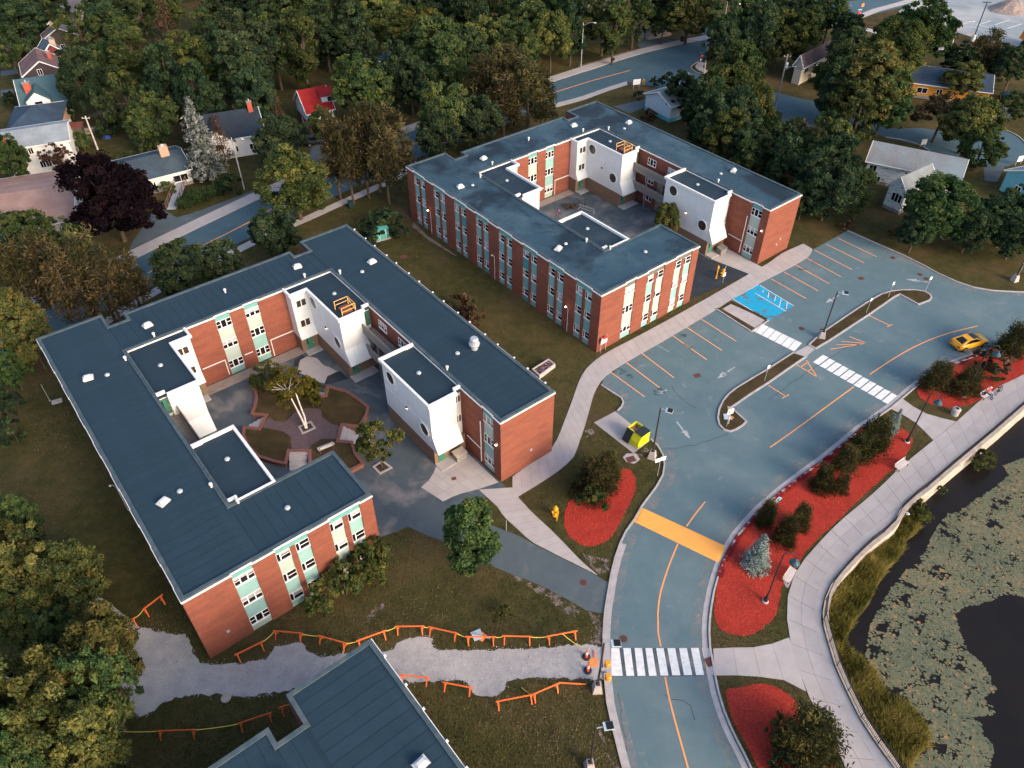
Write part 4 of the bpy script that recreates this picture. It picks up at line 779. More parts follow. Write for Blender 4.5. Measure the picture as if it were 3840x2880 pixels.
bC = block('residence_block', -8.69, 11.66, 'dark flat roof of a block cut off by the bottom edge beside gravel path', True, 'roof_new', detail=False, seed=3)
# small fittings in the lawn between
AX = lambda a, b: uvw(20.06+a, -42.35-b); BX = lambda a, b: uvw(74.03+a, -51.55-b)
# ---- courtyard of the nearer block
sheet('courtyard', [AX(-12.3,6.9),AX(-2.2,6.9),AX(-2.2,2.0),AX(12.3,-1.2),AX(12.3,33.6),AX(-12.3,33.6)], .016, M['court_asphalt'])
sheet('pale_patch', wobble([(-26.21,73.02),(-25.52,73.71),(-24.31,73.41),(-23.03,71.95),(-21.34,70.89),(-22.31,70.05),(-22.44,68.66),(-23.54,69.3),(-26.18,70.71)], .1, .6, 2), .024, M['concrete'])
sheet('dark_patch', [(-22.4,69.86),(-20.98,70.99),(-19.63,69.58),(-21.58,68.65),(-22.55,68.6)], .021, M['fresh_asphalt']); sheet('dark_patch', [(-26.91,73.02),(-26.22,74.01),(-25.59,73.42),(-26.17,72.53),(-26.4,71.19),(-26.77,71.76)], .021, M['fresh_asphalt'])
walk('wall_paving', [AX(-7.5,33.5), AX(8.1,33.5)], [AX(-7.5,31.9), AX(8.1,31.9)], 9, .05, 'concrete_base')
sheet('courtyard', [BX(-12.3,6.9),BX(-2.2,6.9),BX(-2.2,3),BX(12.3,6),BX(12.3,33.6),BX(-12.3,33.6)], .016, M['court_asphalt'])
sheet('fresh_drive', [BX(-1.9,.3),BX(9.4,-.9),BX(9.4,2.6),BX(8.0,3.6),BX(8.0,14.0),BX(-1.9,14.0)], .024, M['fresh_asphalt'])
walk('door_apron', [BX(8.2,5.1),BX(12.3,6.0)], [BX(9.5,-1.0),BX(12.3,-1.0)], 2, .04, cols=4)
walk('wall_paving', [BX(-8.1,33.5), BX(6.0,33.5)], [BX(-8.1,32.0), BX(6.0,32.0)], 8, .05, 'concrete_base')
# ================================================================ neighbouring houses
def V2(a): return Vector((a[0], a[1]))
def house(name, label, A, B, D, ze, zr, roof, wall, kind='gable', ov=.4, wins=(), chim=(), base=None, base_h=.5, trim='white_trim'):
    """A origin eave corner, B along the ridge direction, D (or half-width ridge point) across; all in plan metres"""
    A, B, D = V2(A), V2(B), V2(D); ex = (B-A); L = ex.length; ex = ex/L; ey = Vector((-ex.y, ex.x)); W_ = (D-A).dot(ey)
    if W_ < 0: A, L0 = A + ey*W_, L; W_ = -W_
    T = thing(name, label, 'house', (A.x, A.y, 0), math.atan2(ex.y, ex.x))
    x0, x1, y0, y1 = ov, L-ov, ov, W_-ov; zp = zr-(zr-ze)*ov/(W_/2)*0
    ym = W_/2; s = (zr-ze)/ym; zw = ze+s*ov-.12
    wl = MB().box(x0, x1, y0, y1, base_h if base else -.2, zw)
    if kind == 'gable':
        for x, sg in ((x0, -1), (x1, 1)):
            wl.add([(x,y0,zw),(x,y1,zw),(x,ym,zr-.14)], [(0,1,2) if sg > 0 else (0,2,1)])
    wo_ = wl.build('wall', M[wall], T)
    if base: MB().box(x0-.02, x1+.02, y0-.02, y1+.02, -.2, base_h+.05).build('foundation', M[base], T)
    rb = MB(); th = .14
    if kind == 'gable':
        for a, b in (((0, ze), (ym, zr)), ((W_, ze), (ym, zr))):
            lo = [(0,a[0],a[1]),(L,a[0],a[1]),(L,b[0],b[1]),(0,b[0],b[1])]
            rb.add(lo + [(x,y,z-th) for x,y,z in lo], [(0,1,2,3),(4,7,6,5),(0,4,5,1),(1,5,6,2),(2,6,7,3),(3,7,4,0)])
    else:
        h = min(ym, L/2-.05)
        P = [(0,0,ze),(L,0,ze),(L,W_,ze),(0,W_,ze),(h,ym,zr),(L-h,ym,zr)]
        rb.add(P, [(0,1,5,4),(1,2,5),(2,3,4,5),(3,0,4)]); rb.box(0, L, 0, W_, ze-th, ze-.004)
    rf = rb.build('roof', M[roof], T, fix=(kind == 'gable'))
    tr = MB()
    if kind == 'gable':
        for x in (-.03, L-.05):
            for a, b in (((0, ze), (ym, zr)), ((W_, ze), (ym, zr))): tr.beam((x+.04,a[0],a[1]-.1),(x+.04,b[0],b[1]-.1),.08,.22)
    for y in (-.05, W_+.05): tr.beam((0,y,ze-.08),(L,y,ze-.08),.1,.16)
    tr.build('trim', M[trim], T)
    for (side, u, z, w, h) in wins:
        k = ('hw', round(w,2), round(h,2))
        if k not in WIN:
            f = MB().box(0,w,-.06,0,0,.07).box(0,w,-.06,0,h-.07,h).box(0,.07,-.06,0,.07,h-.07).box(w-.07,w,-.06,0,.07,h-.07).box(w/2-.03,w/2+.03,-.05,0,.07,h-.07)
            WIN[k] = (f.mesh('window', M['frame_white']), MB().box(.07,w-.07,-.03,-.01,.07,h-.07).mesh('glass', M['glass']))
        loc, an = {'f': ((x0+u*(x1-x0), y0), 0), 'b': ((x1-u*(x1-x0), y1), math.pi), 'r': ((x1, y0+u*(y1-y0)), math.pi/2), 'l': ((x0, y1-u*(y1-y0)), -math.pi/2)}[side]
        o = obj('window', WIN[k][0], T, (loc[0], loc[1], z), an); obj('glass', WIN[k][1], o)
    for (cx, cyy, zt, m, w) in chim:
        c = MB().box(cx-w, cx+w, cyy-w*.7, cyy+w*.7, ze, zt).build('chimney', M[m], T)
        MB().box(cx-w-.07, cx+w+.07, cyy-w*.7-.07, cyy+w*.7+.07, zt, zt+.14).build('chimney_cap', M['foundation'], c); MB().lathe([(.14,zt+.14),(.12,zt+.5)], cx, cyy, 8).build('flue', M['galv'], c)
    return T
def extend(A, B, k): return (A[0]+(B[0]-A[0])*k, A[1]+(B[1]-A[1])*k)
def ridge_D(A, B, Rp):   # far eave corner from a ridge point
    A, B, Rp = V2(A), V2(B), V2(Rp); ex = (B-A).normalized(); ey = Vector((-ex.y, ex.x)); w = (Rp-A).dot(ey)*2
    p = A+ey*w; return (p.x, p.y)
W1 = (('f',.12,1.0,1.2,1.1),('f',.45,1.0,1.6,1.1),('f',.75,1.0,1.2,1.1),('l',.4,1.0,1.2,1.1),('r',.4,1.0,1.2,1.1))
W2 = W1 + (('f',.12,3.6,1.0,1.2),('f',.72,3.6,1.0,1.2),('l',.4,3.6,1.0,1.2),('r',.4,3.6,1.0,1.2))
a, b = [(-80.7,96.25),(-65.08,102.04)]; house('bungalow', 'low house with broad pink shingle roof at the left edge', a, b, (-76.89,117.03), 2.8, 4.4, 's_pink', 'h_white', wins=W1)
a, b = [(-85.43,119.92),(-74.53,124.46)]; house('house', 'tall white sided house with pale grey roof beside the copper beech', a, b, (-79.01,132.4), 5.0, 6.3, 's_grey', 'h_white', wins=(('f',.42,3.5,.8,1.1),('f',.5,.9,.9,1.2),('f',.58,.9,.9,1.2),('f',.2,.9,1.2,1.2)), chim=((1.6,1.3,6.7,'chim_red',.75),))
a, b = [(-88.16,129.11),(-79.66,131.86)]; house('house', 'house with peach wall and plain dark blue hipped roof', a, b, (-85.39,142.26), 4.2, 6.2, 's_navy', 'h_peach', 'hip', wins=(('r',.4,1.2,1.2,1.2),))
a, b = [(-92.32,142.57),(-84.32,146.23)]; h4 = house('house', 'white house with teal roof, bright red chimney and white front gable', a, b, (-90.07,155.71), 3.2, 6.4, 's_teal', 'h_white', wins=W1, chim=((2.2,2.6,6.5,'chim_red',.62),))
a, b = [(-96.63,153.83),(-100.82,161.37)]; house('house', 'house with dark shingle gable and mauve brown roof', a, b, (-89.85,157.82), 4.6, 7.0, 's_brown', 'h_darkshingle', wins=(('l',.36,4.2,.9,1.2),('l',.6,1,.9,1.2)), chim=((4.6,1.9,7.0,'chim_red',.5),))
a, b = [(-99.13,167.13),(-102.14,170.77)]; house('house', 'house with blue grey roof, dark red gable and pale wide chimney', a, b, (-94.26,168.83), 3.8, 6.0, 's_blue', 'h_red', wins=(('l',.42,2.9,1.0,.9),), chim=((2.4,1.5,6.2,'chim_pale',.8),))
a, b = [(-103.99,178.28),(-106.1,182.1)]; house('house', 'house with faded mauve roof behind the bare limbed tree', a, b, (-95.37,177.88), 3.6, 5.6, 's_mauve', 'h_olive', wins=(('l',.4,1,1,1),))
a, b = [(-108.06,189.54),(-110.91,195.02)]; house('house', 'small house with slate blue roof half hidden by trees', a, b, (-104.91,190.98), 3.4, 4.8, 's_blue', 'h_pink')
a, b = [(-110.69,201.49),(-103.36,194.56)]; house('house', 'cream walled house with grey roof at the top edge', a, b, (-110.71,210.03), 4.5, 6.4, 's_mauve', 'h_cream', wins=(('f',.5,1,1,1),))
a, b = [(-62.98,112.01),(-52.77,118.66)]; hr = house('bungalow', 'white bungalow with blue grey roof and a long wooden ramp', a, b, ridge_D(a, b, (-56.04,122.62)), 2.7, 4.3, 's_slate', 'h_white', wins=(('f',.22,.9,2.2,1.2),('f',.55,1.0,.7,.8),('f',.74,.9,2.4,1.2)), chim=(), base='foundation')
a, b = [(-54.54,125.35),(-43.06,130.17)]; house('house', 'white house with near black roof and front porch behind the street lamp', a, b, ridge_D(a, b, (-44.34,135.71)), 3.6, 6.3, 's_black', 'h_white', wins=W1, chim=((11.0,4.9,7.6,'chim_red',.4),))
a, b = [(-37.71,138.19),(-32.81,140.91)]; rh = house('house', 'white house with bright red roof and dormer', a, b, (-42.79,144.57), 3.5, 6.6, 's_red', 'h_bluewhite', wins=(('l',.40,4.3,1.5,1.2),('l',.25,2.5,1.1,.6),('l',.62,2.5,1.1,.6),('l',.7,.3,.7,.9),('l',.35,.3,.7,.9)), base='h_red', base_h=1.5)
a, b = [(-30.87,163.65),(-23.69,168.13)]; house('house', 'dark blue roof showing between trees beside the red roofed house', a, b, ridge_D(a, b, (-24.21,166.95)), 4.0, 5.6, 's_navy', 'h_pink')
a, b = [(14.47,195.83),(23.43,201.01)]; house('house', 'house with weathered grey roof among trees at the top centre', a, b, ridge_D(a, b, (20.93,200.86)), 4.0, 6.0, 's_mauve', 'h_pink', wins=W1)
a, b = [(31.79,188.19),(38.2,191.68)]; house('house', 'pinkish house glimpsed through trees beyond the main street', a, b, ridge_D(a, b, (36.86,193.48)), 5.0, 7.0, 's_dkbrown', 'h_pink', wins=W2)
d = (25.36,148.91); a = (d[0]+4.36, d[1]-6.72); r0, r1 = (0, 0), (10.2, 6.62); house('house', 'pale blue sided house with grey roof beside the trees behind the farther block', a, (a[0]+r1[0]-r0[0], a[1]+r1[1]-r0[1]), d, 3.2, 4.8, 's_worn', 'h_bluewhite', chim=((8.2,4.9,5.9,'chim_red',.4),), base='h_teal', base_h=.7)
a, b = [(59.48,160.69),(68.38,169.63)]; house('house', 'house with dark brown roof and cream wall across the side street', a, b, ridge_D(a, b, (70.36,173.38)), 3.6, 6.0, 's_dkbrown', 'h_cream', wins=(('f',.1,2.0,1.6,1.1),('f',.4,2.0,1.4,1.1),('f',.3,.5,1.2,.9),('f',.65,.5,1.0,.9)))
a, b = [(77.53,155.78),(93.43,149.53)]; house('bungalow', 'bright orange bungalow with dark slate roof', a, b, ridge_D(a, b, (95.86,154.52)), 2.9, 4.5, 's_navy', 'h_orange', wins=(('f',.2,1,2.0,1.1),('f',.42,.2,1.1,2.0),('f',.86,.9,1.0,1.2)), base='foundation')
a, b = [(58.18,119.28),(71.06,112.32)]; house('house', 'white house with peeling paint and weathered grey roof near the car park', a, b, ridge_D(a, b, (60.37,122.1)), 3.6, 5.8, 's_worn', 'h_peeling', wins=(('f',.03,1.6,1.2,1.5),('f',.12,.2,1.0,1.2)), base='foundation')
wa, wb = [(58.45,110.82),(65.02,110.81)]; ap = (67.76,114.96)
mid = ((wa[0]+wb[0])/2, (wa[1]+wb[1])/2)
wing_ = house('house_wing', 'gabled wing with paired windows in front of the peeling white house', wa, (wa[0]+(ap[0]-mid[0])*1.1, wa[1]+(ap[1]-mid[1])*1.1), wb, 3.8, 5.9, 's_worn', 'h_peeling', wins=(('l',.30,1.7,1.2,1.4),('l',.50,1.7,1.2,1.4)), base='foundation')
a, b = [(79.77,116.5),(88.32,119.63)]; house('house', 'turquoise sided house at the right edge by the turning circle', a, b, (79.85,109.42), 3.4, 5.0, 's_grey', 'h_teal', wins=W1)
# gable of the teal roofed house, dormer of the red roofed house, cross gable of the black roofed house
def dormer(parent, x, y0, y1, w, ze, zr, roof, wall, win=True, flat=False):
    """gabled dormer on the front slope: front face at y0 running back to y1, centred on x"""
    zf = zr if not flat else zr
    g = MB()
    if flat:
        g.add([(x-w,y0,ze-1.6),(x+w,y0,ze-1.6),(x+w,y0,ze),(x-w,y0,ze),(x-w,y1,zr-.02),(x+w,y1,zr-.02)], [(0,1,2,3),(1,5,2),(0,3,4)]); d = g.build('dormer', M[wall], parent)
        lo = [(x-w-.2,y0-.3,ze+.02),(x+w+.2,y0-.3,ze+.02),(x+w+.2,y1,zr+.06),(x-w-.2,y1,zr+.06)]
        MB().add(lo+[(a,b,c-.12) for a,b,c in lo], [(0,1,2,3),(4,7,6,5),(0,4,5,1),(1,5,6,2),(2,6,7,3),(3,7,4,0)]).build('dormer_roof', M[roof], d)
    else:
        g.add([(x-w,y0,ze-2.2),(x+w,y0,ze-2.2),(x+w,y0,ze),(x,y0,zr-.1),(x-w,y0,ze),(x-w,y1,ze-2.2),(x-w,y1,ze),(x+w,y1,ze-2.2),(x+w,y1,ze)], [(0,1,2,3,4),(5,0,4,6),(1,7,8,2)]); d = g.build('dormer', M[wall], parent)
        for sg in (-1, 1):
            lo = [(x+sg*(w+.25),y0-.3,ze-.12),(x,y0-.3,zr),(x,y1,zr),(x+sg*(w+.25),y1,ze-.12)]
            MB().add(lo+[(a,b,c-.12) for a,b,c in lo], [(0,1,2,3),(4,7,6,5),(0,4,5,1),(1,5,6,2),(2,6,7,3),(3,7,4,0)]).build('dormer_roof', M[roof], d, fix=True)
    if win:
        f = MB().box(x-.75,x+.75,y0-.06,y0,ze-1.25,ze-.2).build('window', M['frame_white'], parent); MB().box(x-.65,x+.65,y0-.07,y0-.06,ze-1.15,ze-.3).build('glass', M['glass'], f)
dormer(h4, 3.4, -.6, 4.2, 2.0, 4.2, 5.8, 's_teal', 'h_white')
dormer(rh, 5.4, 1.4, 3.7, 1.7, 5.75, 6.35, 's_red', 'h_bluewhite', flat=True)
def kid(name): return [o for o in COL.objects if o.get('label', '').startswith(name)][0]
hb_ = kid('white house with near black'); dormer(hb_, 4.2, -1.6, 5.5, 2.6, 3.9, 6.2, 's_black', 'h_white')
pe_ = kid('white house with peeling')
def mat_of(T): m = Matrix.Rotation(T.rotation_euler.z, 4, 'Z'); m.translation = T.location; return m
for o_ in [o for o in COL.objects if o.parent == wing_]:
    mm_ = Matrix.Rotation(o_.rotation_euler.z, 4, 'Z'); mm_.translation = o_.location
    o_.parent = pe_; o_.matrix_basis = mat_of(pe_).inverted() @ mat_of(wing_) @ mm_
bpy.data.objects.remove(wing_)
# bungalow chimney and ramp
def loc_of(T, p): 
    m = Matrix.Rotation(T.rotation_euler.z, 4, 'Z'); m.translation = T.location; return m.inverted() @ Vector((p[0], p[1], 0))
q_ = loc_of(hr, (-57.64,120.81)); c = MB().box(q_.x-.7, q_.x+.7, q_.y-.45, q_.y+.45, 3.0, 5.7).build('chimney', M['chim_pale'], hr); MB().ball((q_.x,q_.y,5.75), .35, .35, .2).build('chimney_cap', M['bright_metal'], c)
ra, rb_ = [(-54.85,117.82),(-54.18,110.03)]; ramp_ = thing('wheelchair_ramp', 'long grey wooden ramp with brown handrails leading up to the white bungalow', 'ramp')
dx, dy = rb_[0]-ra[0], rb_[1]-ra[1]; l_ = math.hypot(dx, dy); n_ = (-dy/l_, dx/l_); M['ramp_wood'] = pm('ramp_wood', (.30,.33,.36), (.38,.41,.44), 3, .8)
nb = int(l_/.3)
for k in range(nb):
    t0 = k/nb; t1 = (k+.93)/nb; z0 = .75*(1-t0)+.03; z1 = .75*(1-t1)+.03
    q4 = [(ra[0]+dx*t+n_[0]*s, ra[1]+dy*t+n_[1]*s, z) for t, s, z in ((t0,-.75,z0),(t1,-.75,z1),(t1,.75,z1),(t0,.75,z0))]
    MB().add(q4+[(x,y,z-.05) for x,y,z in q4], [(0,1,2,3),(0,4,5,1),(1,5,6,2),(2,6,7,3),(3,7,4,0)]).build('plank', M['ramp_wood'], ramp_, fix=True)
M['rail_brown'] = pm('rail_brown', (.15,.085,.06), (.2,.12,.085), 3, .8)
for s in (-.8, .8):
    mb = MB(); P_ = lambda t, z: (ra[0]+dx*t+n_[0]*s, ra[1]+dy*t+n_[1]*s, z+.75*(1-t))
    for k in range(6): mb.beam(P_(k/5,-.3), P_(k/5,1.0), .09, .09)
    mb.beam(P_(0,1.0), P_(1,1.0), .1, .07); mb.beam(P_(0,.5), P_(1,.5), .07, .07); mb.build('handrail', M['rail_brown'], ramp_)
# garden fences
def fence(label, P, h=1.4, m='pole_wood', gap=.16):
    T = thing('garden_fence', label, 'fence'); mb = MB(); pts_ = resample(P, int(plen(P)/2.4)+2)
    for p in pts_: MB().box(p[0]-.06, p[0]+.06, p[1]-.06, p[1]+.06, 0, h+.1).build('post', M[m], T)
    for z in (.35, h-.3):
        for i in range(len(pts_)-1): mb.beam((*pts_[i], z), (*pts_[i+1], z), .05, .09)
    mb.build('rail', M[m], T)
    n = int(plen(P)/gap); fine = resample(P, n); 
    for i in range(n-1):
        a_, b_ = fine[i], fine[i+1]; MB().beam((a_[0]*.5+b_[0]*.5, a_[1]*.5+b_[1]*.5, .08), (a_[0]*.5+b_[0]*.5+.001, a_[1]*.5+b_[1]*.5, h), gap*.8, .03).build('board', M[m], T)
fence('weathered board fence along the garden behind the copper beech', [(-78.7,137.19),(-75.47,139.18),(-71.84,141.9)])
fence('low brown picket fence in the clearing by the utility poles', [(-92.6,195.07),(-87.99,196.74)], 1.0, 'pole_wood', .3)
fence('pale wooden fence beside the bare limbed tree', [(-93.68,180.89),(-90.93,182.88)], 1.2, 'pole_pale', .25)
# ================================================================ vegetation
def leaf_mesh(name, C, Nn, T_, m, size, asp=.6, flat=0.0):
    """C centres (n,3), Nn preferred normals, T_ tint 0..1, size (n,)"""
    n = len(C); rs = np.random.RandomState(len(C) % 9973)
    u = rs.normal(size=(n,3)); u -= (u*Nn).sum(1, keepdims=True)*Nn; u /= np.linalg.norm(u, axis=1, keepdims=True)+1e-9
    v = np.cross(Nn, u); s = size[:,None]
    V = np.empty((n,4,3)); V[:,0] = C-u*s; V[:,1] = C-v*s*asp; V[:,2] = C+u*s; V[:,3] = C+v*s*asp
    me = bpy.data.meshes.new(name); me.vertices.add(4*n); me.vertices.foreach_set('co', V.astype(np.float32).ravel())
    me.loops.add(4*n); me.loops.foreach_set('vertex_index', np.arange(4*n, dtype=np.int32)); me.polygons.add(n)
    me.polygons.foreach_set('loop_start', np.arange(0, 4*n, 4, dtype=np.int32)); me.polygons.foreach_set('loop_total', np.full(n, 4, np.int32))
    at = me.attributes.new('tint', 'FLOAT', 'POINT'); at.data.foreach_set('value', np.repeat(np.clip(T_, 0, 1), 4).astype(np.float32))
    me.update(); me.validate(); me.materials.append(m); return me
def unit(a): return a/(np.linalg.norm(a, axis=-1, keepdims=True)+1e-9)
def crown_broad(seed, m, r=4.0, h=9.0, base=.05, nl=12, ncl=190, nlf=130, ls=.17, top=.5, name='crown', spread=.62, lobe=(.34,.5), taper=0.0):
    rs = np.random.RandomState(seed); zc = h*(base+(1-base)*.5); hz = h*(1-base)*.5
    LC = []; LR = []
    for i in range(nl):
        d = unit(rs.normal(size=3)); d[2] = d[2]*.9+.1; k = spread*rs.uniform(.55, 1.0)
        tp = 1-taper*(.5+.5*d[2]*k); LC.append(np.array([d[0]*r*k*tp, d[1]*r*k*tp, zc+d[2]*hz*k*(1+.25*(taper > 0))])); LR.append(rs.uniform(*lobe)*(tp*.5+.5))
    LC.append(np.array([0,0,h-hz*.55])); LR.append(.5); LC = np.array(LC); LR = np.array(LR)
    P = []; NN = []
    while len(P) < ncl:
        i = rs.randint(len(LC)); d = unit(rs.normal(size=3))
        if d[2] < -.35 and rs.rand() < .75: continue
        p = LC[i]+d*np.array([LR[i]*r, LR[i]*r, LR[i]*hz*1.05])*rs.uniform(.74, 1.22)
        q = (p-LC)/np.stack([LR*r, LR*r, LR*hz*1.05], 1); q[i] = 9
        if (np.linalg.norm(q, axis=1) < .72).any(): continue
        P.append(p); NN.append(unit(d+np.array([0,0,.35])))
    P = np.array(P); NN = np.array(NN); C = []; NO = []; TT = []; SZ = []
    for p, nn in zip(P, NN):
        k = int(nlf*rs.uniform(.6, 1.35)); cr = rs.uniform(.32, .82)*r/4
        o = rs.normal(size=(k,3)); o = unit(o)*rs.rand(k,1)**.45*cr; o[:,2] *= .62
        o -= nn*((o*nn).sum(1, keepdims=True) < -.5*cr)*(o*nn).sum(1, keepdims=True)
        C.append(p+o); NO.append(unit(nn*.5+rs.normal(size=(k,3))*.75+np.array([0,0,.2]))); tt = rs.uniform(.05, .72)
        TT.append(tt+rs.normal(size=k)*.13); SZ.append(ls*rs.uniform(.62, 1.45)*rs.uniform(.6, 1.35, k))
    return leaf_mesh(name, np.concatenate(C), np.concatenate(NO), np.concatenate(TT), m, np.concatenate(SZ)), LC
def trunk_mesh(LC, h, m, r0=.24, seed=0, lean=0.0):
    rs = np.random.RandomState(seed); mb = MB(); top = h*.62; pts = [(0,0,-.2),(rs.normal()*.05,rs.normal()*.05,h*.18),(rs.normal()*.12+lean,rs.normal()*.12,h*.38),(rs.normal()*.2+lean*1.5,rs.normal()*.2,top)]
    for i in range(3): mb.tube(pts[i], pts[i+1], r0*(1-.22*i), r0*(1-.22*(i+1)), 8)
    for c in LC[:8]:
        t = rs.uniform(.35, .95); s = (pts[2][0]*t, pts[2][1]*t, h*.2+(top-h*.2)*t*.8); mid = ((s[0]+c[0])*.5, (s[1]+c[1])*.5, (s[2]+c[2])*.5-.15)
        mb.tube(s, mid, r0*.4, r0*.27, 5); mb.tube(mid, tuple(c), r0*.27, r0*.08, 5)
    return mb.mesh('trunk', m, uv=False)
def crown_pine(seed, m, r=2.6, h=9.0, base=.3, ntier=15, nbr=9, ls=.26, tuft=60, name='crown', cone=.75, up=.6):
    rs = np.random.RandomState(seed); C = []; NO = []; TT = []; SZ = []; BR = []
    for i in range(ntier):
        f = i/(ntier-1); z = h*(base+(1-base)*f); rad = r*(1-f*cone)*rs.uniform(.75, 1.1)
        for j in range(max(4, int(nbr*(1-.5*f)))):
            a = rs.uniform(0, 6.283); k = rad*rs.uniform(.5, 1.05); tip = np.array([math.cos(a)*k, math.sin(a)*k, z+rs.uniform(-.3,.45)]); BR.append((z-.25, tip))
            n = int(tuft*rs.uniform(.6, 1.3)); o = rs.normal(size=(n,3))*np.array([.3,.3,.26])*(.75+.25*r/2.6); out = unit(np.array([math.cos(a), math.sin(a), up]))
            sp = rs.rand(n,1)*.55; p = tip+o-out*sp*rad*.3
            nn = unit(np.cross(unit(rs.normal(size=(n,3))*.45+out), rs.normal(size=(n,3)))); C.append(p); NO.append(nn); TT.append(rs.uniform(.1,.7)+rs.normal(size=n)*.14); SZ.append(ls*rs.uniform(.6,1.3,n))
    return leaf_mesh(name, np.concatenate(C), np.concatenate(NO), np.concatenate(TT), m, np.concatenate(SZ), .24), BR
def pine_trunk(BR, h, m, r0=.2):
    mb = MB().tube((0,0,-.2),(0,0,h*.5),r0,r0*.65,7).tube((0,0,h*.5),(0,0,h*.96),r0*.65,r0*.1,6)
    for z, t in BR[::3]: mb.tube((0,0,z),(t[0]*.85,t[1]*.85,t[2]-.05),.045,.015,4,False)
    return mb.mesh('trunk', m, uv=False)
def crown_spruce(seed, m, r=2.4, h=11.0, base=.08, ntier=26, ls=.2, name='crown', dens=34, jag=.12):
    rs = np.random.RandomState(seed); C = []; NO = []; TT = []; SZ = []
    for i in range(ntier):
        f = i/(ntier-1); z = h*(base+(1-base)*f); rad = r*(1-f)**.8*rs.uniform(1-jag,1+jag*.8)+.12; nb = max(5, int(15*(1-f*.6)))
        for j in range(nb):
            a = 6.283*(j+rs.uniform(-.3,.3))/nb+i*.7; L = rad*rs.uniform(.75-jag*.6,1.08+jag*.3); n = int(dens*(.25+.75*(1-f))*rs.uniform(.8,1.2)); s = rs.rand(n,1)**.7
            d = np.array([math.cos(a), math.sin(a), 0]); p = d*s*L+np.array([0,0,z])+np.array([0,0,-.28])*s*L*.6+rs.normal(size=(n,3))*np.array([.13,.13,.08])*(.6+s*.6)
            C.append(p); NO.append(unit(rs.normal(size=(n,3))*.55+np.array([0,0,.7])+d*.45)); TT.append(np.clip(s[:,0]*.55+rs.uniform(0,.4)+rs.normal(size=n)*.1,0,1)); SZ.append(ls*rs.uniform(.6,1.25,n))  # tint falls towards the trunk: shade of the inner gaps put into needle colour
    return leaf_mesh(name, np.concatenate(C), np.concatenate(NO), np.concatenate(TT), m, np.concatenate(SZ), .4)
PROTO = {}
def proto(kind, meshes, r, h): PROTO.setdefault(kind, []).append((meshes, r, h))
for i in range(4):
    c, LC = crown_broad(10+i, L['green'], nl=9+i); proto('g', [('trunk', trunk_mesh(LC, 9, M['bark'], seed=i)), ('crown', c)], 4, 9)
for i in range(4):
    c, LC = crown_broad(30+i, L['dark'], nl=10+i, ncl=180); proto('d', [('trunk', trunk_mesh(LC, 9, M['bark'], seed=10+i)), ('crown', c)], 4, 9)
for i in range(3):
    c, LC = crown_broad(50+i, L['yellow'], nl=12+i, ncl=230, nlf=135, ls=.155, lobe=(.26,.42), spread=.72); proto('y', [('trunk', trunk_mesh(LC, 9, M['bark'], seed=20+i)), ('crown', c)], 4, 9)
for i in range(2):
    c, LC = crown_broad(60+i, L['green'], r=3.2, h=9, nl=15, ncl=190, nlf=120, base=.1, spread=.72, lobe=(.28,.42)); proto('t', [('trunk', trunk_mesh(LC, 9, M['bark'], seed=25+i)), ('crown', c)], 3.2, 9)
for i in range(3):
    c, BR = crown_pine(70+i, L['pine'], base=.36, r=2.7, ntier=13, cone=.6); proto('p', [('trunk', pine_trunk(BR, 9, M['bark'])), ('crown', c)], 2.6, 9)
for i in range(3):
    c, BR = crown_pine(80+i, L['shrubpine'], r=2.0, h=3.6, base=.06, ntier=12, nbr=13, ls=.15, tuft=80, cone=.62, up=.9); proto('m', [('trunk', pine_trunk(BR, 3.6, M['bark'], .12)), ('crown', c)], 2.0, 3.6)
for i in range(2):
    c, BR = crown_pine(90+i, L['brown'], r=2.2, h=9, base=.35, ntier=11, nbr=6, tuft=34, ls=.22); proto('n', [('trunk', pine_trunk(BR, 9, M['bark'])), ('crown', c)], 2.2, 9)
for i in range(2):
    c, LC = crown_broad(100+i, L['brown'], nl=12, ncl=110, nlf=60, ls=.17, lobe=(.26,.4), spread=.75); proto('s', [('trunk', trunk_mesh(LC, 9, M['bark'], seed=40+i)), ('crown', c)], 4, 9)
for i in range(2):
    c, LC = crown_broad(105+i, L['green'], nl=12, ncl=95, nlf=70, ls=.2, lobe=(.2,.36), spread=.82); proto('o', [('trunk', trunk_mesh(LC, 9, M['bark'], seed=44+i, r0=.3)), ('crown', c)], 4, 9)
c, LC = crown_broad(110, L['purple'], r=5.5, h=11, nl=20, ncl=380, nlf=120, ls=.19, base=.0, lobe=(.22,.38), spread=.8); proto('u', [('trunk', trunk_mesh(LC, 11, M['bark'], .3, 50)), ('crown', c)], 5.5, 11)
proto('bs', [('trunk', MB().tube((0,0,-.2),(0,0,3.7),.1,.02,6).mesh('trunk', M['bark'], uv=False)), ('crown', crown_spruce(120, L['blue'], 1.55, 3.9, .05, 20, .13, dens=46))], 1.55, 3.9)
proto('ss', [('trunk', MB().tube((0,0,-.2),(0,0,11),.22,.03,7).mesh('trunk', M['bark'], uv=False)), ('crown', crown_spruce(121, L['silver'], 2.9, 11.5, .12, 25, .22, dens=62, jag=.35))], 2.5, 11.5)
for i in range(3):
    c, LC = crown_broad(130+i, L['green' if i < 2 else 'yellow'], r=1.2, h=1.5, base=.0, nl=6, ncl=34, nlf=60, ls=.11, lobe=(.4,.6)); c2 = c; proto('b', [('stem', MB().tube((0,0,-.1),(0,0,.7),.05,.02,5).mesh('stem', M['bark'], uv=False)), ('foliage', c)], 1.2, 1.5)
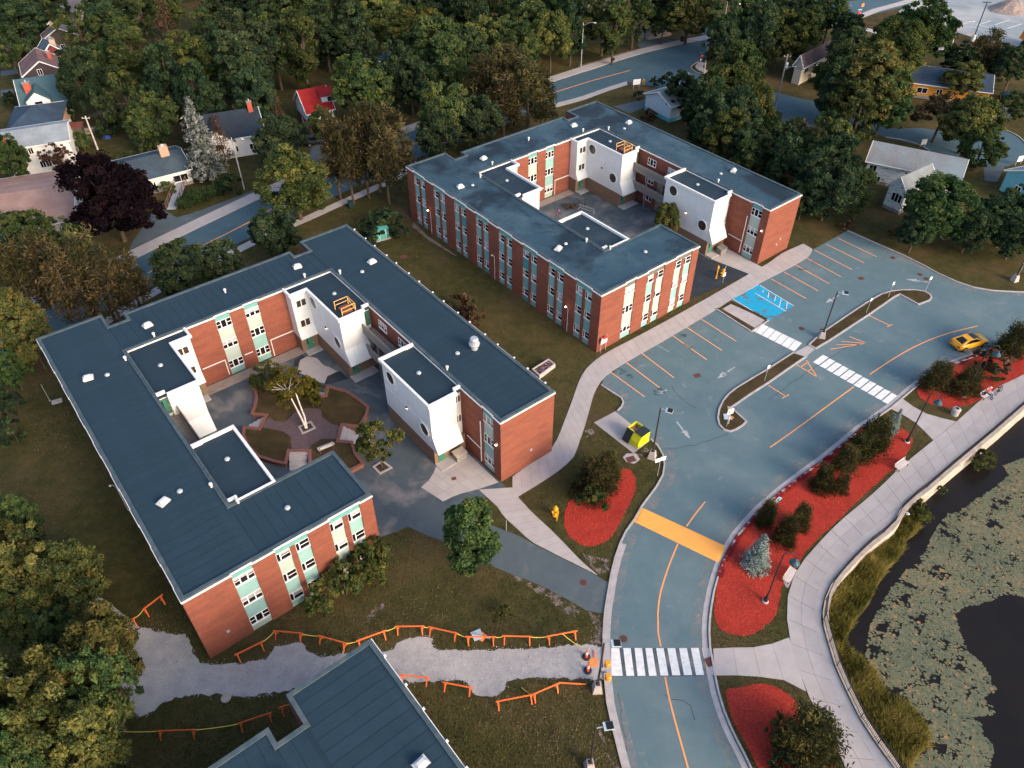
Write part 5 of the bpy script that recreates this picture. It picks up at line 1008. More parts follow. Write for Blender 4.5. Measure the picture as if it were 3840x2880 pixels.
for i in range(2):
    c, LC = crown_broad(140+i, L['dark'], r=1.2, h=1.5, base=.0, nl=6, ncl=34, nlf=60, ls=.11, lobe=(.4,.6)); proto('k', [('stem', MB().tube((0,0,-.1),(0,0,.7),.05,.02,5).mesh('stem', M['bark'], uv=False)), ('foliage', c)], 1.2, 1.5)
for i in range(2):
    c, LC = crown_broad(144+i, L['brown'], r=1.2, h=1.5, base=.0, nl=6, ncl=30, nlf=50, ls=.11, lobe=(.4,.6)); proto('w', [('stem', MB().tube((0,0,-.1),(0,0,.7),.05,.02,5).mesh('stem', M['bark'], uv=False)), ('foliage', c)], 1.2, 1.5)
for i in range(2):
    c, LC = crown_broad(150+i, L['yellow' if i else 'birch'], r=2.6, h=6, nl=10, ncl=75, nlf=75, ls=.15, base=.18, lobe=(.22,.36), spread=.8); proto('j', [('trunk', trunk_mesh(LC, 6, M['bark'], .1, 60+i)), ('crown', c)], 2.6, 6)
for i in range(2):
    c, LC = crown_broad(160+i, L['yellow'], r=2.0, h=3.4, base=.0, nl=9, ncl=70, nlf=80, ls=.12, lobe=(.3,.46), spread=.7); proto('v', [('stem', trunk_mesh(LC, 3.4, M['bark'], .07, 70+i)), ('foliage', c)], 2.0, 3.4)
for i in range(3):
    c, LC = crown_broad(170+i, L['dark' if i != 1 else 'green'], r=3.6, h=11, nl=17, ncl=210, nlf=115, ls=.15+.03*i, base=.06, lobe=(.2,.34), spread=.85, taper=.75); proto('c', [('trunk', trunk_mesh(LC, 11, M['bark'], .22, 80+i)), ('crown', c)], 3.6, 11)
c, LC = crown_broad(190, L['green'], r=3.4, h=9, nl=18, ncl=230, nlf=130, ls=.15, base=.04, lobe=(.2,.34), spread=.85, taper=.7); proto('x', [('trunk', trunk_mesh(LC, 9, M['bark'], .18, 90)), ('crown', c)], 3.4, 9)
for i in range(3):
    c, LC = crown_broad(180+i, L['golden'], nl=14+i, ncl=240, nlf=130, ls=.15, lobe=(.2,.36), spread=.84); proto('z', [('trunk', trunk_mesh(LC, 9, M['bark'], seed=95+i)), ('crown', c)], 4, 9)
NAMES = {'z':'maple_tree','x':'maple_tree','c':'leafy_tree','v':'large_shrub','g':'leafy_tree','d':'leafy_tree','y':'maple_tree','t':'leafy_tree','p':'pine_tree','m':'dwarf_pine','n':'thin_pine','s':'sparse_tree','o':'sparse_tree','u':'copper_beech','bs':'blue_spruce','ss':'silver_spruce','b':'shrub','k':'shrub','w':'shrub','j':'young_tree'}
trng = random.Random(11); seen = {}
def tree(kind, x, y, r, h, label, group=None):
    seen[kind] = seen.get(kind, -1)+1
    meshes, r0, h0 = PROTO[kind][seen[kind] % len(PROTO[kind])]
    cat = 'shrub' if kind in 'bkwmv' else 'tree'
    z = -1.6 if label.startswith('small leafy bush at the foot') else 0
    if kind in 'gdytospcxz' and r > 2: r, h = r*1.2, h*1.06
    elif kind in 'mbkw': r = r*1.2
    T = thing(NAMES[kind], label, cat, (x, y, z), trng.uniform(0, 6.28), group); T.scale = (r/r0, r/r0, h/h0)
    for n, me in meshes: obj(n, me, T)
    return T
SHARED = {
 '@wood': ('dark leafy tree in the dense wood behind the red roofed house', 'trees of the wood behind the red roofed house'),
 '@woodl': ('green leafy tree in the gardens right of the left row of houses', 'garden trees behind the copper beech'),
 '@street': ('green leafy tree in the row along the far side of the main street', 'trees along the far side of the main street'),
 '@tl': ('leafy tree in the top left corner beyond the row of houses', 'trees in the top left corner'),
 '@right': ('leafy tree in the thicket right of the farther brick block', 'thicket right of the farther block'),
 '@topright': ('leafy tree between the main street and the brown roofed house', 'trees around the brown roofed house'),
 '@rpines': ('pine in the brown clump left of the nearer block beside the street', 'pines left of the nearer block'),
 '@mpines': ('tall brown pine in the bare trunked row between the blocks and the street', 'pines between the blocks and street'),
 '@fpines': ('brown pine in the clump behind the far corner of the stained roof block', 'pines behind the stained roof block'),
 '@rcorner': ('leafy tree in the dark clump at the right edge above the car park', 'trees at right edge above the car park'),
 '@sw': ('golden green tree in the mass filling the lower left corner', 'trees in the lower left corner'),
 '@orange': ('dark leafy tree in the row behind the orange bungalow', 'trees behind the orange bungalow'),
 '@hedge': ('bush in the hedge clump round the teal utility box', 'bushes round the utility box'),
 '@garden': ('small garden bush behind the white bungalow with the ramp', 'garden bushes by the bungalow'),
 '@wallshrub': ('olive shrub against the front windows of the nearer block', 'shrubs on the front wall'),
 '@bedshrub': ('dwarf pine in the red mulch bed by the taxi coloured car', 'dwarf pines by the yellow car'),
 '@bank': ('small leafy bush at the foot of the pond wall', 'bushes on the pond bank')}
LIST = [
('d',-109.4,180.7,5.63,11,'@tl'),
('d',-107.34,192.53,3.6,10,'@tl'),
('o',-103.77,164.92,4.14,10,'@tl'),
('d',-117.08,189.44,4.25,11,'@tl'),
('g',-111.93,192.87,3.95,11,'@tl'),
('k',-98.92,150.87,1.97,2.5,'rounded dark shrub beside the teal roofed house'),
('o',-93.8,175.7,4.5,12,'bare limbed tree with pale twisted branches beside the mauve roof'),
('d',-91.1,182.77,4.13,11,'@woodl'),
('t',-85.89,176.13,2.18,9,'narrow yellow green tree beside the leaning utility poles'),
('d',-79.03,144.33,4.3,12,'big dark maple hiding the side of the dark shingle house'),
('g',-75.85,157.9,5.07,11,'@woodl'),
('d',-70.2,138.54,3.91,11,'@woodl'),
('g',-81.46,158.62,3.1,9,'@woodl'),
('y',-62.65,152.1,5.35,13,'large tree with golden crown above the silver spruce'),
('d',-62.95,141.3,4.22,13,'@woodl'),
('g',-63.58,131.82,3.64,10,'@woodl'),
('d',-55.65,137.06,3.86,12,'@woodl'),
('n',-75.24,177.5,3.7,11,'brownish conifer by the clearing with the picket fence'),
('d',-90.85,177.94,3.23,8,'@woodl'),
('d',-91.38,188.52,4.58,12,'@wood'),
('d',-84.14,186.51,5.22,13,'@wood'),
('d',-77.91,188.75,4.57,13,'@wood'),
('n',-69.48,187.59,4.2,13,'rust tinged conifer standing in the wood at the top'),
('d',-63.92,186.46,5.22,13,'@wood'),
('o',-66.33,175.27,3.84,10,'pale flowering tree at the left edge of the wood'),
('d',-56,164.18,5.36,13,'@wood'),
('g',-50.99,147.3,5.23,13,'@wood'),
('d',-58.42,158.77,3.7,12,'@wood'),
('d',-47.03,138.48,3.63,11,'@wood'),
('ss',-50.81,119.76,2.92,14,'tall silvery blue spruce beside the black roofed white house'),
('n',-48.24,121.99,1.92,9.5,'thin brown pine between the silver spruce and the street lamp'),
('u',-58.13,100.55,6.64,13,'huge dark purple copper beech beside the street'),
('g',-81.31,117.13,2.62,8,'round green tree in front of the pale grey roofed house'),
('s',-76.05,120.61,2.18,6,'sparse twiggy tree against the white sided house'),
('g',-69.32,94.46,3.57,8,'green tree below the pink roof at the left edge'),
('o',-63.73,94.99,2.94,7,'grey green airy tree below the pink roof'),
('k',-83.91,142.82,1.89,4,'dark shrub against the white wall of the teal roofed house'),
('b',-76.55,131.12,1.92,3,'@garden'),
('b',-66.96,126.55,1.61,2,'@garden'),
('k',-65.38,130.16,2.05,3,'@garden'),
('b',-64.37,128.34,1.49,2,'@garden'),
('b',-56.39,114.87,1.25,2,'@garden'),
('k',-45.5,115.05,1.88,3,'rounded dark bush at the foot of the street lamp'),
('k',-73.74,137.24,2.41,2,'@garden'),
('k',-75.11,137.92,2.8,9,'@woodl'),
('d',-54.06,179.91,5.08,13,'@wood'),
('g',-47.74,178.84,5.9,13,'@wood'),
('d',-39.2,168.81,5.15,13,'@wood'),
('d',-41.53,157.92,4.59,13,'@wood'),
('d',-47.35,158.74,4.31,12,'@wood'),
('g',-39.89,184.17,5.17,13,'@wood'),
('d',-33.4,168.8,4.51,13,'@wood'),
('y',-29.88,178.79,5.56,13,'@wood'),
('g',-51.84,165.92,3.82,12,'@wood'),
('d',-50.03,150.43,3.56,11,'@wood'),
('d',-27.56,190.9,4.61,13,'@wood'),
('d',-21.5,194.09,5.04,12,'@wood'),
('d',-14.51,191.73,5.35,12,'@wood'),
('g',-6.22,188.27,5.28,12,'@wood'),
('d',-9.38,179.58,4.4,12,'@wood'),
('d',-1.28,184.92,4.16,12,'@wood'),
('d',-33.58,178.8,4.38,13,'@wood'),
('d',-46.86,189.8,5.3,13,'@wood'),
('d',-55.07,193.33,5.38,13,'@wood'),
('d',-28.15,155.25,3.04,11,'@wood'),
('t',-27.1,138.99,4.71,14,'tall conical green tree right of the red roofed house'),
('y',-19.78,167.81,5.29,13,'@street'),
('g',-14.66,158.72,6.14,13,'@street'),
('d',-22.21,148.79,3.81,12,'@street'),
('g',-12.24,148.77,4.4,12,'@street'),
('d',-19.08,145.71,3.48,10,'@street'),
('y',-4.96,163.96,5.21,12,'@street'),
('d',-7.93,158.58,3.7,11,'@street'),
('d',-16.1,144.21,2.89,9,'@street'),
('d',-38.87,123.19,4.64,9,'dense green tree in front of the black roofed white house'),
('t',-33.98,133.2,2.06,6.5,'round tree in front of the red roofed house'),
('n',-43.23,138.92,2.12,6.5,'brown leaved tree between the black and red roofs'),
('b',-46.11,144.96,1.61,6,'small light green tree behind the black roofed house'),
('y',-32.99,106.97,5.12,10.5,'golden maple on the near side of the street between the blocks'),
('d',-33.2,95.22,3.15,8,'dark tree behind the back wing of the nearer block'),
('d',-43.12,85.98,3.36,8,'wide dark tree at the back notch of the nearer block'),
('d',-39.13,87.95,2.59,7,"dark tree right of the wide one at the nearer block's back"),
('p',-27.78,113.21,2.04,13,'@mpines'),
('p',-25.48,111.77,2.39,12,'@mpines'),
('p',-23.3,113.73,2.89,13,'@mpines'),
('p',-21.54,115.28,2.79,13.5,'@mpines'),
('p',-18.91,115.34,3.04,13,'@mpines'),
('p',-19.75,111.76,2.62,12,'@mpines'),
('g',-12.03,130.27,3.99,12,'leafy tree by the bus sign at the street behind the farther block'),
('d',-12.48,125.51,3.4,9,"dark tree just left of the stained roof's far corner"),
('p',-4.95,139.05,3.49,12,'@fpines'),
('p',-1.88,140.43,3.64,13,'@fpines'),
('d',-6.13,131.1,4.04,9,'broad dark bush tree under the brown pines'),
('p',2.8,136.93,4,12,'@fpines'),
('p',0.33,141.15,3.38,13,'@fpines'),
('p',-1.59,134.26,3.27,11,'@fpines'),
('p',5.36,138.4,2.52,10,'@fpines'),
('k',-22.05,101.32,1.84,3,'@hedge'),
('k',-18.58,103.1,2.44,3,'@hedge'),
('k',-20.56,104.01,1.87,3,'@hedge'),
('k',-20.19,99.07,1.25,2.4,'@hedge'),
('k',-17.01,101.26,1.38,2.6,'@hedge'),
('g',1.31,161.25,4.05,12,'@street'),
('g',4.39,175.43,4.99,12,'@street'),
('y',8.13,168.57,3.55,12,'@street'),
('g',12.56,172.27,3.29,11,'@street'),
('d',10.52,185.99,4.53,12,'@street'),
('d',15.46,181.63,4.1,12,'@street'),
('y',19.96,178.46,5.06,12,'@street'),
('g',21.86,173.22,3.96,11,'@street'),
('o',27.2,182.67,4.29,12,'@street'),
('d',31.34,190.15,3.91,11,'@street'),
('t',34.5,185.94,2.46,8,'@street'),
('y',40.07,186.15,5.56,13,'@street'),
('d',36.27,192.74,4.3,12,'@street'),
('d',6.47,190.51,5.32,12,'@street'),
('d',2.17,186.01,4.53,12,'@street'),
('d',47.98,177.53,5.7,13,'@topright'),
('d',43.06,166.36,3.37,10,'small dark tree leaning over the corner by the stop sign'),
('g',43.94,151.8,4.03,11,'rounded green tree between the stop sign and the parked side street'),
('g',51.65,168.45,4.51,12,'@topright'),
('d',54.56,183.67,4.48,12,'@topright'),
('g',56.62,170.35,4.88,12,'@topright'),
('d',61.66,169.25,3.73,11,'@topright'),
('d',67.26,186.67,4.73,11,'@topright'),
('t',72.23,186.39,3.5,10,'@topright'),
('d',62.65,187.8,4.57,11,'@topright'),
('d',73.87,179.52,3.08,8,'dark conifer like tree at the far road junction'),
('k',32.03,159.8,1.27,3,'small dark bush beside the street at the pale blue house'),
('k',29.29,160.09,1.11,2,'low bush between the hydrant and the pale blue house'),
('k',25.38,153.83,1.08,1.6,'low shrub on the grass by the white notice board'),
('w',26.2,143.91,1.62,2,'flowering rose bush against the pale blue house'),
('d',31.4,145.57,2.63,8,'round dark tree hiding the front of the pale blue house'),
('g',33.43,136.99,3.2,9,'@right'),
('y',39.36,141.13,4.67,11,"broad golden green tree behind the pale blue house's chimney"),
('g',35.97,136.26,3.04,10,'@right'),
('d',38.98,130.23,3.73,11,'@right'),
('g',33.29,127.79,3.69,10,'@right'),
('y',36.1,123.53,3.86,10,'@right'),
('d',38.8,121.28,3.32,9,'@right'),
('y',42.75,131.52,2.69,11,'@right'),
('d',40.58,119.66,3.04,8,'@right'),
('d',37.69,117.53,2.51,7,'@right'),
('g',42.63,126.61,3.15,9,'@right'),
('y',22.64,100.43,1.81,6.5,"leafy young tree at the corner of the farther block's white tower"),
('d',46.16,121.27,3.31,9,'@right'),
('w',49.25,129.23,2.69,6,'@right'),
('d',43.02,114.1,3.18,9,'@right'),
('g',50.05,118.22,3.73,11,'@right'),
('d',50.04,111.76,3.95,11,'@right'),
('g',46.19,108.98,3.55,9,'@right'),
('d',48.05,106.53,3.96,9,'@right'),
('g',58.98,128.99,3.59,10,'@right'),
('y',52.33,119.45,2.52,10,'@right'),
('d',53.14,106.76,2.35,7,'@right'),
('d',44.62,106.88,2.6,6,'@right'),
('g',61.52,144.75,4.31,12,'@topright'),
('y',63.97,139.5,6.95,14,'broad spreading golden green tree in front of the orange bungalow'),
('g',58.61,140.37,3.38,11,'@topright'),
('g',66.99,136.78,3.86,12,'large tree overlapping the left end of the orange bungalow'),
('y',76.76,159.35,4.93,13,"golden crowned tree left of the orange bungalow's roof"),
('d',66.9,159.26,4.02,11,'@topright'),
('g',85.17,169.56,5.8,14,"lone tall tree by the far car park's verge"),
('y',88.53,152.35,3.32,7.5,"small yellow green tree in front of the orange bungalow's middle"),
('s',76.49,134.19,4.11,9,"sparse bronze tree in front of the orange bungalow's steps"),
('y',79.29,129.61,4.67,9.5,'golden green tree at the mouth of the turning circle'),
('g',78.95,123.06,3.11,7.5,'@rcorner'),
('g',62.22,100.42,4.7,9.5,'big round tree in front of the peeling white house'),
('d',68.82,98.42,2.89,8,'@rcorner'),
('d',71.69,98.84,3.12,8,'@rcorner'),
('g',74.98,101.94,2.73,8,'@rcorner'),
('d',71.57,95.71,2.85,6,'@rcorner'),
('d',65.88,97.27,2.65,7,'@rcorner'),
('d',58.18,97.41,2.44,6,'@rcorner'),
('g',95.63,143.88,2.48,5,'round bush tree beside the dark car at the orange bungalow'),
('p',97.1,163.39,3.49,9,'@orange'),
('d',92.76,164.05,3.2,7,'@orange'),
('d',100.83,158.08,3.1,8,'@orange'),
('d',100.33,163.15,2.55,7,'@orange'),
('w',51.13,104.08,1.12,1.2,'small yellowing shrub on the grass above the car park'),
('w',57.32,101.57,0.93,1,'tiny brown shrub on the grass near the big round tree'),
('y',-59.4,73.63,2.95,9,'golden leaved tree at the left edge beside the pines'),
('p',-61.65,80.65,2.32,11,'@rpines'),
('p',-57.78,81.15,2.51,12,'@rpines'),
('p',-55,78.64,2.48,11,'@rpines'),
('p',-52.16,81.14,2.51,12,'@rpines'),
('p',-50.24,79.12,2.69,10,'@rpines'),
('p',-48.46,81.62,2.26,9,'@rpines'),
('d',-66.76,86.97,2.45,9,'@rpines'),
('y',-57.08,71.54,2.38,7,"yellow green tree beside the nearer block's far left corner"),
('g',-58.06,67.74,1.96,6,'@rpines'),
('k',-56.64,63,1.38,4,'dark shrub at the left edge of the shaded lawn'),
('k',-54.56,59.22,1.51,3,'low shrub at the left edge below the first shrub'),
('g',-44.74,43.64,1.89,9,'@sw'),
('z',-40.12,37.94,3.4,10.5,'broad golden tree at the left edge with visible branches'),
('z',-43.74,40.94,2.18,9,'@sw'),
('z',-37.5,37.49,2.5,8.5,'@sw'),
('z',-40.38,34.37,2.09,9,'@sw'),
('g',-37.62,33.34,1.89,7.5,'@sw'),
('z',-31.76,29.95,2.37,11,"tree leaning over the gravel path's left end"),
('z',-34.03,25.32,2.97,13,'@sw'),
('z',-30.59,23.68,2.69,13,'@sw'),
('g',-30.7,27.25,2.06,11,'@sw'),
('z',-36.66,27.02,2.06,11,'@sw'),
('g',-34.71,22.77,2.36,12,'@sw'),
('z',-29.57,23.86,1.64,11,'@sw'),
('x',-3.71,41.93,2.75,9.5,'solitary dense green maple on the lawn beside the fire lane'),
('b',-0.96,37.38,0.82,1.4,'small lone shrub on the lawn above the barricades'),
('v',-16.82,38.39,1.85,3.6,'@wallshrub'),
('v',-15.21,39.83,2,4.4,'@wallshrub'),
('v',-13.45,41.31,2.03,4.8,'@wallshrub'),
('v',-12.6,43.08,1.36,4.2,'@wallshrub'),
('w',-6.66,82.68,1.72,3,"bronze shrub on the lawn beside the nearer block's east wall"),
('w',-4.74,79.65,1.49,2.6,"small bronze shrub at the foot of the nearer block's east wall"),
('m',8.39,51.59,2.02,4.4,'large dark mugo pine beside the small red mulch bed'),
('m',9.87,53.67,1.35,3.6,'dark pine behind the large one near the drain grate'),
('b',7.76,49.67,1.31,3,'light green bush at the edge of the small red mulch bed'),
('m',49.75,67.68,1.62,3.6,'tall narrow dwarf pine nearest the upper crossing'),
('m',53.07,67.13,1.7,3.4,'dwarf pine beside the lamp left of the seated cyclist'),
('w',57.64,71,2.13,3,'brown leaved shrub behind the yellow car'),
('m',61.55,73.97,1.89,4.2,'reddish dark shrub at the right edge of the upper bed'),
('b',57.72,69.95,1.3,1.4,"low yellow green ground shrub beside the cyclist's bench"),
('m',38.56,57.39,1.89,4.4,'largest rounded golden pine in the long mulch bed'),
('m',37.22,56.69,1.31,3.2,'dark pine tucked behind the largest golden pine'),
('bs',41.52,60.28,0.85,3,'small blue spruce at the upper end of the long bed'),
('bs',42.46,60.89,0.68,3.2,'slim green blue spruce beside the small blue spruce'),
('m',35.08,55.03,1.29,3,'middle dwarf pine in the long mulch bed'),
('m',31.97,52.37,1.19,2.8,'small pale stemmed golden pine in the long bed'),
('m',33.72,51.95,0.87,2.4,'smallest pale stemmed pine in the long bed'),
('m',24.95,47.73,0.98,3.2,'dwarf pine behind the pedestrian sign'),
('m',26.16,45.46,1.16,3.6,'broad dwarf pine right of the blue spruce'),
('m',28.14,47.3,0.97,3.2,'dark upright dwarf pine right of the broad one'),
('bs',22.92,42.94,1.32,4.6,'full blue spruce by the bell shaped lamp in the long bed'),
('m',22.5,25.43,2.44,5.4,'big dark pine in the bottom mulch bed'),
('b',20.66,26.51,0.96,3,'golden bush beside the big pine in the bottom bed'),
('k',20.36,24.11,1.17,2.4,'low dark shrub at the bottom edge of the bottom bed'),
('v',51.15,57.11,1.57,2,'@bank'),
('v',41.59,49.71,1.31,2,'@bank'),
('b',45.24,52.95,0.48,1,'@bank'),
('w',-23.3,20.66,0.17,1,'low bush below frame')]
wood_n = 0
for k, x, y, r, h, lab in LIST:
    if lab in ('@wood', '@street', '@woodl', '@tl', '@topright', '@right') and k in 'dg':
        wood_n += 1
        if wood_n % 3 == 0: k, h = 'c', h*1.12
        elif wood_n % 7 == 0: k = 'o'
    if lab.startswith('@'): lb, gr = SHARED[lab]; tree(k, x, y, r, h, lb, gr)
    elif lab != 'low bush below frame': tree(k, x, y, r, h, lab)
# wood beyond the top edge of the picture, seen only if the camera moves
wr = random.Random(5)
for i in range(46):
    x = -150+300*(i % 23)/22+wr.uniform(-5,5); y = 222+14*(i//23)+wr.uniform(-4,4)
    if x > 60: continue
    tree('d', x, y, wr.uniform(4,6), wr.uniform(10,13), SHARED['@wood'][0], SHARED['@wood'][1])
# ---- hedges
def hedge(label, P, w, h, m, seed):
    rs = np.random.RandomState(seed); pts_ = resample(P, 60); P3 = np.array(pts_); n = int(plen(P)*w*900)
    i = rs.randint(0, 59, n); f = rs.rand(n,1); c = P3[i]*(1-f)+P3[i+1]*f; off = rs.uniform(-1,1,(n,2))*w/2; z = h*rs.rand(n)**.4*(1+.18*np.sin(c[:,0]*1.7)+.1*np.sin(c[:,1]*3.1))
    C = np.stack([c[:,0]+off[:,0], c[:,1]+off[:,1], z], 1); nn = unit(rs.normal(size=(n,3))*.6+np.array([0,0,.7]))
    T = thing('hedge', label, 'hedge', (0,0,0)); obj('foliage', leaf_mesh('foliage', C, nn, rs.uniform(0,.5,n)+.25*np.sin(c[:,0]*2.3)*np.sin(c[:,1]*1.9)+.1, m, .13*rs.uniform(.7,1.3,n)), T)
    mb = MB()
    for p in resample(P, int(plen(P))+2): mb.tube((*p,0),(*p,h*.7),.05,.03,5)
    mb.build('stem', M['bark'], T, uv=False)['kind'] = 'stuff'
hedge('clipped green hedge between the white bungalow and the street pavement', [(-52.32,110.52),(-50.59,112.5),(-48.68,114.54),(-46.99,116.62)], 2.2, 1.6, L['green'], 1)
hedge('dark overgrown hedge on the garden fence behind the copper beech', [(-75.96,139.41),(-74.04,140.42),(-71.8,141.45)], 1.2, 1.7, L['brown'], 2)
# ---- reeds on the bank, lily pads on the pond
RB = [(41.74,49.49),(40.74,47.93),(39.07,46.8),(38.14,45.14),(35.99,43.36),(34.5,41.64),(33.14,39.81),(31.27,38.05),(30,36.5),(29.64,35.6),(30.17,34.71),(30.87,33.55),(31.1,32.29),(31.59,31.05),(32.9,30.38),(33.25,29.59),(33.84,28.81),(33.72,27.55),(33.38,26.68),(32.23,25.96),(31.13,25.02),(31.49,22.84)]
wl_ = [p for p in WALL if p[1] < RB[0][1]+3]
poly = wl_ + RB if math.dist(wl_[-1], RB[0]) < math.dist(wl_[0], RB[0]) else wl_[::-1] + RB
bank_poly = poly
bk = MB(); bo = resample(wl_[::-1], 40); bi = resample(RB, 40)
bk.add([(x, y, BANKZ) for x, y in bo]+[(x, y, WATERZ+.05) for x, y in bi]+[(x+(x-bo[i][0])*.25, y+(y-bo[i][1])*.25, WATERZ-.4) for i, (x, y) in enumerate(bi)], [f for i in range(39) for f in ((i,i+1,41+i,40+i),(40+i,41+i,81+i,80+i))])
struct(bk.build('pond_bank', M['bank'], uv=False, fix=True))
rs = np.random.RandomState(8); xs = np.array(poly); lo, hi = xs.min(0), xs.max(0); C = []
while len(C) < 26000:
    p = (rs.uniform(lo[0],hi[0]), rs.uniform(lo[1],hi[1]))
    if inside(p, poly): C.append(p)
C = np.array(C); n = len(C); cl = np.sin(C[:,0]*.9+np.sin(C[:,1]*.7)*2)*np.sin(C[:,1]*.8+1)+.3*np.sin(C[:,0]*2.7)*np.sin(C[:,1]*3.1); hh = np.clip(.55+.35*cl+rs.normal(size=n)*.15, .2, 1.3)
le = rs.normal(size=(n,2))*.35; th = rs.uniform(0,6.28,n); w = .035
V = np.empty((n,3,3)); bz = BANKZ-.25
V[:,0] = np.stack([C[:,0]-np.cos(th)*w*1.6, C[:,1]-np.sin(th)*w*1.6, np.full(n,bz)],1); V[:,1] = np.stack([C[:,0]+np.cos(th)*w*1.6, C[:,1]+np.sin(th)*w*1.6, np.full(n,bz)],1); V[:,2] = np.stack([C[:,0]+le[:,0]*hh, C[:,1]+le[:,1]*hh, bz+.25+hh],1)
me = bpy.data.meshes.new('marsh_grass'); me.from_pydata(V.reshape(-1,3).tolist(), [], [(3*i,3*i+1,3*i+2) for i in range(n)])
at = me.attributes.new('tint', 'FLOAT', 'POINT'); at.data.foreach_set('value', np.repeat(np.clip(.42+.3*cl+rs.normal(size=n)*.16,0,1),3).astype(np.float32)); me.materials.append(L['reed'])
tag(obj('marsh_grass', me), 'yellow green marsh grass growing along the foot of the pond wall', 'marsh grass', kind='stuff')
LP = [(62.85,61.95),(56.72,58.15),(53.81,57.01),(53.85,55.67),(51.54,53.93),(48.91,52.46),(46.18,50.64),(45.13,50.44),(43.37,48.86),(40.99,46.01),(38.26,43.67),(37.13,42.62),(36.01,41.6),(34.08,39.45),(32.57,37.54),(31.66,35.71),(31.13,34.53),(31.58,33.09),(31.72,31.97),(33.42,30.88),(33.61,29.68),(34.2,28.9),(34.23,28.01),(33.29,26.28),(31.87,25.8),(30.99,25.1),(29.57,22.92),(36.11,22.91),(37.7,25.1),(38.84,26.76),(38.41,27.76),(38.69,28.64),(37.89,29.16),(39.93,29.42),(40.37,29.81),(39.82,30.87),(41.31,31.55),(41.16,32.38),(41.21,33.65),(40.5,34.81),(40.34,36),(40.58,37.53),(40.69,38.79),(42.03,39.6),(43.54,39.76),(45.43,40.42),(46.82,40.91),(48.1,40.58),(51.85,41.07)]
xs = np.array(LP); lo, hi = xs.min(0), xs.max(0); pads = MB(); tint = []; rr = random.Random(4); cnt = 0; grid = {}
def hole(x, y): return math.sin(x*1.3+2*math.sin(y*.9))*math.sin(y*1.5+1.3*math.sin(x*.7))+.55*math.sin(x*3.3+y*1.1)*math.sin(y*3.7-x*.8)
tries = 0
while cnt < 24000 and tries < 330000:
    tries += 1; x = rr.uniform(lo[0],hi[0]); y = rr.uniform(lo[1],hi[1])
    if not inside((x,y), LP): continue
    dn = .62+.55*hole(x,y)+.35*hole(x*2.3+5,y*2.3)+.3*hole(x*.4,y*.4+3)
    if rr.random() > dn*.9+.18: continue
    r = rr.uniform(.065,.135)*(1.35 if rr.random() < .15 else 1); k = (int(x/.1), int(y/.1))
    if grid.get(k, 0) > 1: continue
    grid[k] = grid.get(k, 0)+1; a0 = rr.uniform(0,6.28); z = WATERZ+.006+.012*rr.random(); tx, ty = rr.uniform(-.1,.1), rr.uniform(-.1,.1); m_ = 7
    vs = [(x,y,z)]+[(x+r*math.cos(a0+.35+5.6*j/m_), y+r*math.sin(a0+.35+5.6*j/m_)*.92, z+.004+r*(tx*math.cos(a0+5.6*j/m_)+ty*math.sin(a0+5.6*j/m_))*.25+.004) for j in range(m_+1)]
    pads.add(vs, [(0,j+1,j+2) for j in range(m_)]); t = rr.uniform(.0,.68)+.14*hole(x*.3,y*.3); t = .97 if rr.random() < .025 else t; tint += [t]*(m_+2); cnt += 1
me = pads.mesh('lily_pads', L['lily'], uv=False); at = me.attributes.new('tint', 'FLOAT', 'POINT'); at.data.foreach_set('value', np.array(tint, dtype=np.float32))
tag(obj('lily_pads', me), 'grey green lily pads with rusty specks covering the pond', 'lily pads', kind='stuff')
# ---- birch in the courtyard
c_, LC = crown_broad(200, L['birch'], r=2.7, h=7.5, base=.25, nl=14, ncl=120, nlf=95, ls=.11, lobe=(.18,.32), spread=.9)
bx, by = (-22.94,60.63); tx_, ty_ = (-24.72,62.21)
BT = thing('birch_tree', 'leaning birch with white trunks in the middle of the courtyard', 'tree', (bx, by, .6))
mb = MB(); lx, ly = tx_-bx, ty_-by
for k, (ox, oy) in enumerate(((0,0),(.35,.1))):
    pts_ = [(ox*.2,oy*.2,-.1),(lx*.22+ox,ly*.22+oy,1.4),(lx*.55+ox*1.6,ly*.55+oy,2.9),(lx*.9+ox*2.2,ly*.9+oy*2,4.6)]; mb.path(pts_, .13, 7, .05)
for k in range(9):
    a = k*.7; mb.tube((lx*.8,ly*.8,4.0+.1*k),(lx*.95+1.8*math.cos(a),ly*.95+1.8*math.sin(a),4.4+.25*k),.04,.012,4)
mb.build('trunk', M['birch'], BT, uv=False); co = obj('crown', c_, BT, (lx*.95, ly*.95, 0.2)); co.scale = (1.0, 1.0, .86)
tree('v', *(-28.98,67.84), 1.9, 3.6, 'golden shrub tree behind the birch in the courtyard'); tree('j', *(-22.83,64.13), 2.0, 4.6, 'small leafy tree just right of the birch crown')
jx, jy = (-13.9,55.31); jt = tree('j', jx, jy, 2.5, 6.2, 'thin young tree in the square pit at the courtyard mouth')

